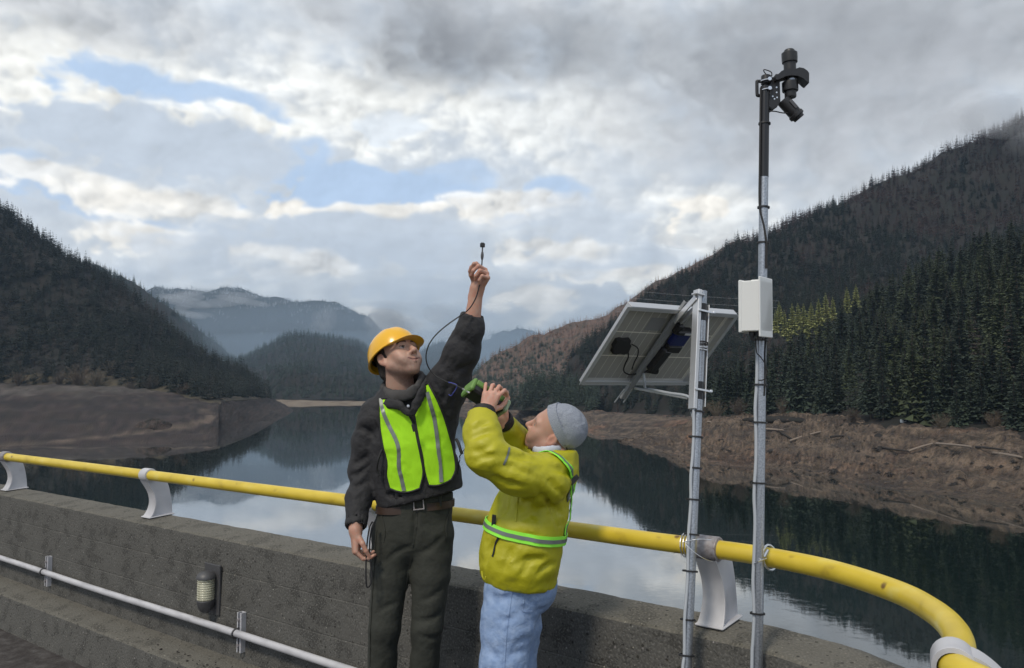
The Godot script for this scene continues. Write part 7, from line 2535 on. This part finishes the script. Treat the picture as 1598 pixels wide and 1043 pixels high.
	add_hand(near, Vector3(-0.0996, 1.783, -3.06), Vector3(0.30, 0.94, -0.05), Vector3(-0.20, 0.12, 1.0), [[0.75, 1.0, 0.6], [0.7, 0.95, 0.6], [0.6, 0.8, 0.5], [0.35, 0.6, 0.4]], 0.20, [Vector3(0.5, 0.6, 0.6), Vector3(0.7, 0.2, 0.6), Vector3(0.8, 0.0, 0.5)], 0.88, true)
	near.limb(Vector3(-0.1089, 1.7544, -3.05), Vector3(-0.0996, 1.783, -3.06), 0.031, 0.025, 0.02)
	var bb := near.bounds(0.005)
	near.mesh_into(hg, 0.003, bb[0], bb[1])
	var far := Soft.new()
	add_hand(far, Vector3(-0.0441, 1.7635, -3.27), Vector3(0.10, 0.97, 0.10), Vector3(0.75, 0.05, -0.62), [[0.7, 0.95, 0.6], [0.8, 0.9, 0.6], [0.85, 0.9, 0.6], [0.9, 0.9, 0.6]], 0.06, [Vector3(0.6, 0.5, 0.6), Vector3(0.75, 0.1, 0.6), Vector3(0.8, -0.1, 0.6)], 0.9, false)
	far.limb(Vector3(-0.0342, 1.7223, -3.32), Vector3(-0.0441, 1.7635, -3.27), 0.032, 0.026, 0.02)
	bb = far.bounds(0.005)
	far.mesh_into(hg, 0.003, bb[0], bb[1])
	var core := Soft.new()
	core.chain([Vector3(0.0329, 1.16, -3.23), Vector3(0.0689, 1.3835, -3.24), Vector3(0.1313, 1.5076, -3.26)], [0.10, 0.10, 0.085], 0.05, 1.2)
	core.limb(neck, Vector3(0.1442, 1.5076, -3.26), 0.055, 0.07, 0.03)
	core.chain([Vector3(0.124, 1.5329, -3.08), Vector3(-0.0917, 1.6361, -2.97), Vector3(-0.1113, 1.7592, -3.05)], [0.055, 0.045, 0.032], 0.02)
	core.chain([Vector3(0.1156, 1.5395, -3.4), Vector3(0.0108, 1.6516, -3.4), Vector3(-0.0342, 1.7223, -3.32)], [0.05, 0.042, 0.032], 0.02)
	core.chain([Vector3(-0.005, 1.088, -3.17), Vector3(-0.0315, 0.8267, -3.12), Vector3(0.0025, 0.5426, -3.18)], [0.075, 0.06, 0.045], 0.02)
	core.chain([Vector3(0.0339, 1.0481, -3.33), Vector3(0.0077, 0.7602, -3.28), Vector3(0.0334, 0.4837, -3.32)], [0.075, 0.06, 0.045], 0.02)
	bb = core.bounds()
	core.mesh_into(hg, 0.022, bb[0], bb[1])
	paint_skin(hg, head, sz, Color(0.52, 0.315, 0.245), true)
	part("body", hg, M.skin, o)
	# beanie: soft crown, folded cuff, strap at the back
	var cap := Soft.new()
	cap.ball(head * (Vector3(0, 0.057, -0.025) * sz), Vector3(0.082, 0.099, 0.102) * sz, 0.02, head.basis)
	cap.ball(head * (Vector3(0, 0.044, -0.064) * sz), Vector3(0.074, 0.080, 0.068) * sz, 0.03, head.basis)
	var tilt := head * Transform3D(Basis(Vector3.RIGHT, -0.61), Vector3(0, 0.054, -0.024) * sz)
	cap.block(tilt * (Vector3(0, -0.119, 0) * sz), Vector3(0.2, 0.1, 0.2) * sz, 0.004, tilt.basis, true)
	creased(cap, 12.0, 0.007, Vector3(1, 1, 1), 0.5, 67)
	var beanie := part("beanie", cap.build(0.0045), M.knit, o)
	var ps := []
	var os := []
	for i in 48:
		var w := TAU * i / 48.0
		var d := Vector3(sin(w) * 0.0835, 0, cos(w) * 0.103) * sz
		ps.append(tilt * d)
		os.append(tilt.basis * Vector3(sin(w), 0.1, cos(w)))
	put("fold", shifted(band(ps, os, 0.020, 0.0065, true), o.position).mesh(M.knit, 60.0), beanie)
	var g := Geo.new()
	var strap := []
	for i in 9:
		var w := PI + lerpf(0.95, -0.95, i / 8.0)
		strap.append(tilt * (Vector3(sin(w) * 0.0895, -0.006 - 0.018 * sin(i / 8.0 * PI), cos(w) * 0.108) * sz))
	g.tube(spline(strap, 3), 0.004, 7)
	put("strap", shifted(g, o.position).mesh(M.black_trim, 180.0), beanie)
	# pale collar of the shirt
	g = Geo.new()
	tube_loop(g, [Vector3(0.0903, 1.6277, -3.26), Vector3(0.1187, 1.6306, -3.19), Vector3(0.1596, 1.6348, -3.2), Vector3(0.1936, 1.6353, -3.26), Vector3(0.183, 1.6339, -3.35), Vector3(0.1303, 1.6278, -3.36)], [0.013, 0.014, 0.013, 0.012, 0.012, 0.012], 10, 68, 0.003)
	part("shirt_collar", g, M.white_knit, o)
	harness(o, coat)
	# pocket opening, snap, draw cord, reflective patches
	var l := laid(coat, spline([Vector3(-0.0478, 1.3245, -3.04), Vector3(-0.0621, 1.2915, -3.04), Vector3(-0.0692, 1.2586, -3.04), Vector3(-0.0739, 1.2446, -3.04)], 5), spline([Vector3(-0.0478, 1.3245, -3.04), Vector3(-0.0621, 1.2915, -3.04), Vector3(-0.0692, 1.2586, -3.04), Vector3(-0.0739, 1.2446, -3.04)], 5).map(func(_p): return Vector3(0, 0, -1)), 0.001)
	part("pocket_zip", band(l[0], l[1], 0.004, 0.002), M.black_trim, o, 40.0)
	l = laid(coat, spline([Vector3(0.0216, 1.4662, -3.04), Vector3(0.0168, 1.4142, -3.04), Vector3(0.0144, 1.3787, -3.04)], 5), spline([Vector3(0.0216, 1.4662, -3.04), Vector3(0.0168, 1.4142, -3.04), Vector3(0.0144, 1.3787, -3.04)], 5).map(func(_p): return Vector3(0, 0, -1)), 0.001)
	part("seam", band(l[0], l[1], 0.003, 0.002), M.rain_shell, o, 40.0)
	l = laid(coat, [Vector3(0.2194, 1.4746, -3.16), Vector3(0.2193, 1.4548, -3.16), Vector3(0.2192, 1.4401, -3.16)], [Vector3(0, 0, -1), Vector3(0, 0, -1), Vector3(0, 0, -1)], 0.002)
	part("reflective_patch", band(l[0], l[1], 0.014, 0.002), M.reflective, o, 40.0)
	l = laid(coat, spline([Vector3(-0.0092, 1.6624, -2.9), Vector3(-0.0161, 1.635, -2.9), Vector3(-0.0298, 1.6032, -2.9)], 4), spline([Vector3(-0.0092, 1.6624, -2.9), Vector3(-0.0161, 1.635, -2.9), Vector3(-0.0298, 1.6032, -2.9)], 4).map(func(_p): return Vector3(0, 0, -1)), 0.001)
	part("reflective_patch", band(l[0], l[1], 0.004, 0.0015), M.reflective, o, 40.0)
	g = Geo.new()
	g.tube(spline([Vector3(-0.1113, 1.2022, -3.02), Vector3(-0.1081, 1.1882, -3), Vector3(-0.101, 1.1743, -3), Vector3(-0.0964, 1.1882, -3)], 5), 0.003, 6)
	part("drawcord", g, M.rain_shell, o)
	for q in [[Vector3(0.0025, 0.5068, -3.18), -1.2], [Vector3(0.0334, 0.4464, -3.32), -1.3]]:
		var sf := Soft.new()
		var d := Vector3(-1, 0, 0.15)
		var f := Vector3((q[0] as Vector3).x, 0.262, (q[0] as Vector3).z)
		sf.limb(f + Vector3.UP * 0.15, f + Vector3.UP * 0.06, 0.054, 0.05, 0.03)
		sf.limb(f + Vector3.UP * 0.05 - d * 0.05, f + Vector3.UP * 0.045 + d * 0.15, 0.046, 0.045, 0.03)
		sf.block(f - Vector3.UP * 0.1, Vector3(0.4, 0.1, 0.4), 0.004, Basis(), true)
		part("boot", sf.build(0.012), M.boot, o)

func harness(o: Node3D, coat: Soft) -> void:   # lime belt and braces with a grey stripe
	var h := Node3D.new()
	h.name = "safety_harness"
	o.add_child(h)
	var rows := [hoop(coat, Vector3(0.0582, 1.3166, -3.22), Vector3(0.12, 1, 0).normalized(), Vector3(-1, 0.12, 0).normalized(), func(w): return 0.012 * cos(w), 64, 0.004)]
	var g := band(rows[0][0], rows[0][1], 0.0195, 0.003, true)
	put("belt", shifted(g, o.position).mesh(M.lime_band, 40.0), h)
	g = band(rows[0][0].map(func(p): return p), rows[0][1], 0.0075, 0.0048, true)
	put("reflective_stripe", shifted(g, o.position).mesh(M.reflective, 40.0), h)
	var paths := [[[Vector3(0.1225, 1.6081, -3.16), Vector3(0.1515, 1.5975, -3.14), Vector3(0.1831, 1.5763, -3.13), Vector3(0.2126, 1.542, -3.13), Vector3(0.2337, 1.5029, -3.15), Vector3(0.2508, 1.4621, -3.18)], [Vector3(0.1, -0.6, -0.8), Vector3(0, -0.5, -0.86), Vector3(-0.1, -0.35, -0.92), Vector3(-0.25, -0.2, -0.95), Vector3(-0.4, -0.1, -0.9), Vector3(-0.6, 0, -0.8)]],
		[[Vector3(0.2631, 1.5698, -3.36), Vector3(0.2702, 1.5267, -3.32), Vector3(0.264, 1.4668, -3.28), Vector3(0.2476, 1.4087, -3.24), Vector3(0.2241, 1.3523, -3.2), Vector3(0.2018, 1.3007, -3.17)], [Vector3(-1, -0.1, -0.2), Vector3(-1, 0, -0.2), Vector3(-1, 0, -0.15), Vector3(-1, 0, -0.15), Vector3(-1, 0, -0.2), Vector3(-1, 0, -0.3)]]]
	for p in paths:
		var l := laid(coat, spline(p[0], 6), spline(p[1], 6), 0.005)
		g = band(l[0], l[1], 0.0185, 0.003)
		put("brace", shifted(g, o.position).mesh(M.lime_band, 40.0), h)
		g = band(l[0], l[1], 0.007, 0.0048)
		put("reflective_stripe", shifted(g, o.position).mesh(M.reflective, 40.0), h)
	var q := coat.hit(Vector3(0.2218, 1.5309, -3.12) - Vector3(-0.3, 0, -1) * 0.3, Vector3(-0.3, 0, -1), 0.010)
	g = Geo.new()
	g.box(Transform3D(Basis.from_euler(Vector3(0, 0.5, -0.9)), q), Vector3(0.02, 0.044, 0.006), 0.002)
	put("buckle", shifted(g, o.position).mesh(M.black_plastic, 40.0), h)
	q = coat.hit(Vector3(-0.0708, 1.3736, -3.1) - Vector3(0.25, 0, -1) * 0.3, Vector3(0.25, 0, -1), 0.010)
	g = Geo.new()
	g.box(Transform3D(Basis.from_euler(Vector3(0, -0.6, -0.1)), q), Vector3(0.018, 0.044, 0.006), 0.002)
	put("buckle", shifted(g, o.position).mesh(M.black_plastic, 40.0), h)

func instruments() -> void:
	# the probe held up and its cable, which ends at the meter
	var at := Vector3(-0.1278, 2.4094, -3.42)
	var o := thing("sensor_probe", at, "small black sensor on a thin stem held overhead, its cable hanging down", "sensor")
	var up := (Vector3(-0.1267, 2.4899, -3.42) - Vector3(-0.1292, 2.4094, -3.42)).normalized()
	var b := frame(up, Vector3.RIGHT)
	var g := Geo.new()
	g.box(Transform3D(b, Vector3(-0.1267, 2.4899, -3.42)), Vector3(0.021, 0.017, 0.014), 0.002)
	g.box(Transform3D(b, Vector3(-0.1267, 2.4994, -3.42)), Vector3(0.014, 0.004, 0.010), 0.001)
	part("sensor", g, M.black_plastic, o, 40.0)
	g = Geo.new()
	g.lathe([Vector2(0, -0.027), Vector2(0.003, -0.026), Vector2(0.0062, -0.014), Vector2(0.0066, -0.004), Vector2(0.0052, 0.006), Vector2(0.0032, 0.012), Vector2(0.0030, 0.030), Vector2(0, 0.030)], Transform3D(b, Vector3(-0.1277, 2.451, -3.42)), 14)
	part("stem", g, M.dark_metal, o, 40.0)
	g = Geo.new()
	g.tube(spline([Vector3(-0.1279, 2.4372, -3.42), Vector3(-0.1292, 2.4094, -3.42), Vector3(-0.1315, 2.3748, -3.41), Vector3(-0.1332, 2.3383, -3.385), Vector3(-0.1406, 2.2981, -3.37), Vector3(-0.1513, 2.2601, -3.37), Vector3(-0.1703, 2.2253, -3.375), Vector3(-0.191, 2.1995, -3.36), Vector3(-0.2279, 2.1716, -3.35), Vector3(-0.2741, 2.1401, -3.36), Vector3(-0.3188, 2.1037, -3.38), Vector3(-0.3502, 2.0642, -3.4), Vector3(-0.3646, 2.0212, -3.41), Vector3(-0.3627, 1.9834, -3.42), Vector3(-0.3471, 1.9509, -3.43), Vector3(-0.3241, 1.9289, -3.42), Vector3(-0.2933, 1.9122, -3.38), Vector3(-0.2563, 1.8985, -3.32), Vector3(-0.225, 1.8877, -3.25), Vector3(-0.1942, 1.875, -3.17), Vector3(-0.1666, 1.8629, -3.08)], 6), 0.0027, 8)
	part("cable", g, M.black_rubber, o)
	g = Geo.new()
	g.tube(spline([Vector3(-0.1942, 1.875, -3.17), Vector3(-0.1787, 1.8676, -3.12), Vector3(-0.1631, 1.8606, -3.06)], 4), 0.004, 8)
	part("plug", g, M.bright_metal, o)
	g = Geo.new()
	g.tube(spline([Vector3(-0.2616, 1.9011, -3.32), Vector3(-0.239, 1.8957, -3.3), Vector3(-0.2245, 1.8878, -3.28), Vector3(-0.2296, 1.8722, -3.28), Vector3(-0.2407, 1.8565, -3.29), Vector3(-0.2493, 1.846, -3.3), Vector3(-0.2598, 1.8512, -3.3)], 5), 0.0024, 6)
	part("loose_wire", g, M.blue_wire, o)
	# hand-held meter: long rubber-bound case seen from its back and side
	var a := (Vector3(-0.0315, 1.7954, -3.05) - Vector3(-0.148, 1.8727, -3.05)).normalized()
	var mid := Vector3(-0.1022, 1.8352, -3.135)
	var ax := (a + Vector3(0, 0, -0.25)).normalized()
	var nb := frame(ax, Vector3(-0.55, -0.60, 0.58))   # y along the case, x out of its back
	var xf := Transform3D(nb, mid)
	var m := thing("handheld_meter", mid, "green and black handheld meter gripped in both hands of older man", "meter")
	m.basis = nb
	g = Geo.new()
	g.box(Transform3D(), Vector3(0.044, 0.160, 0.086), 0.008)
	put("case", g.mesh(M.black_plastic), m)
	for s in [-1.0, 1.0]:
		g = Geo.new()
		g.box(Transform3D(Basis(), Vector3(-0.002, s * 0.078, 0)), Vector3(0.055, 0.018, 0.096), 0.006)
		put("end_bumper", g.mesh(M.green_rubber if s < 0.0 else M.pale_green), m)
		g = Geo.new()
		g.box(Transform3D(Basis(), Vector3(-0.016, 0, s * 0.043)), Vector3(0.024, 0.144, 0.011), 0.004)
		put("side_bumper", g.mesh(M.green_rubber), m)
	g = Geo.new()
	g.box(Transform3D(Basis(), Vector3(-0.0235, 0.018, 0)), Vector3(0.002, 0.07, 0.05), 0.0005)
	put("display", g.mesh(M.print_grey), m)
	g = Geo.new()
	g.box(Transform3D(Basis(), Vector3(0.025, 0.045, 0.0)), Vector3(0.012, 0.045, 0.058), 0.004)
	put("battery_cover", g.mesh(M.black_rubber), m)
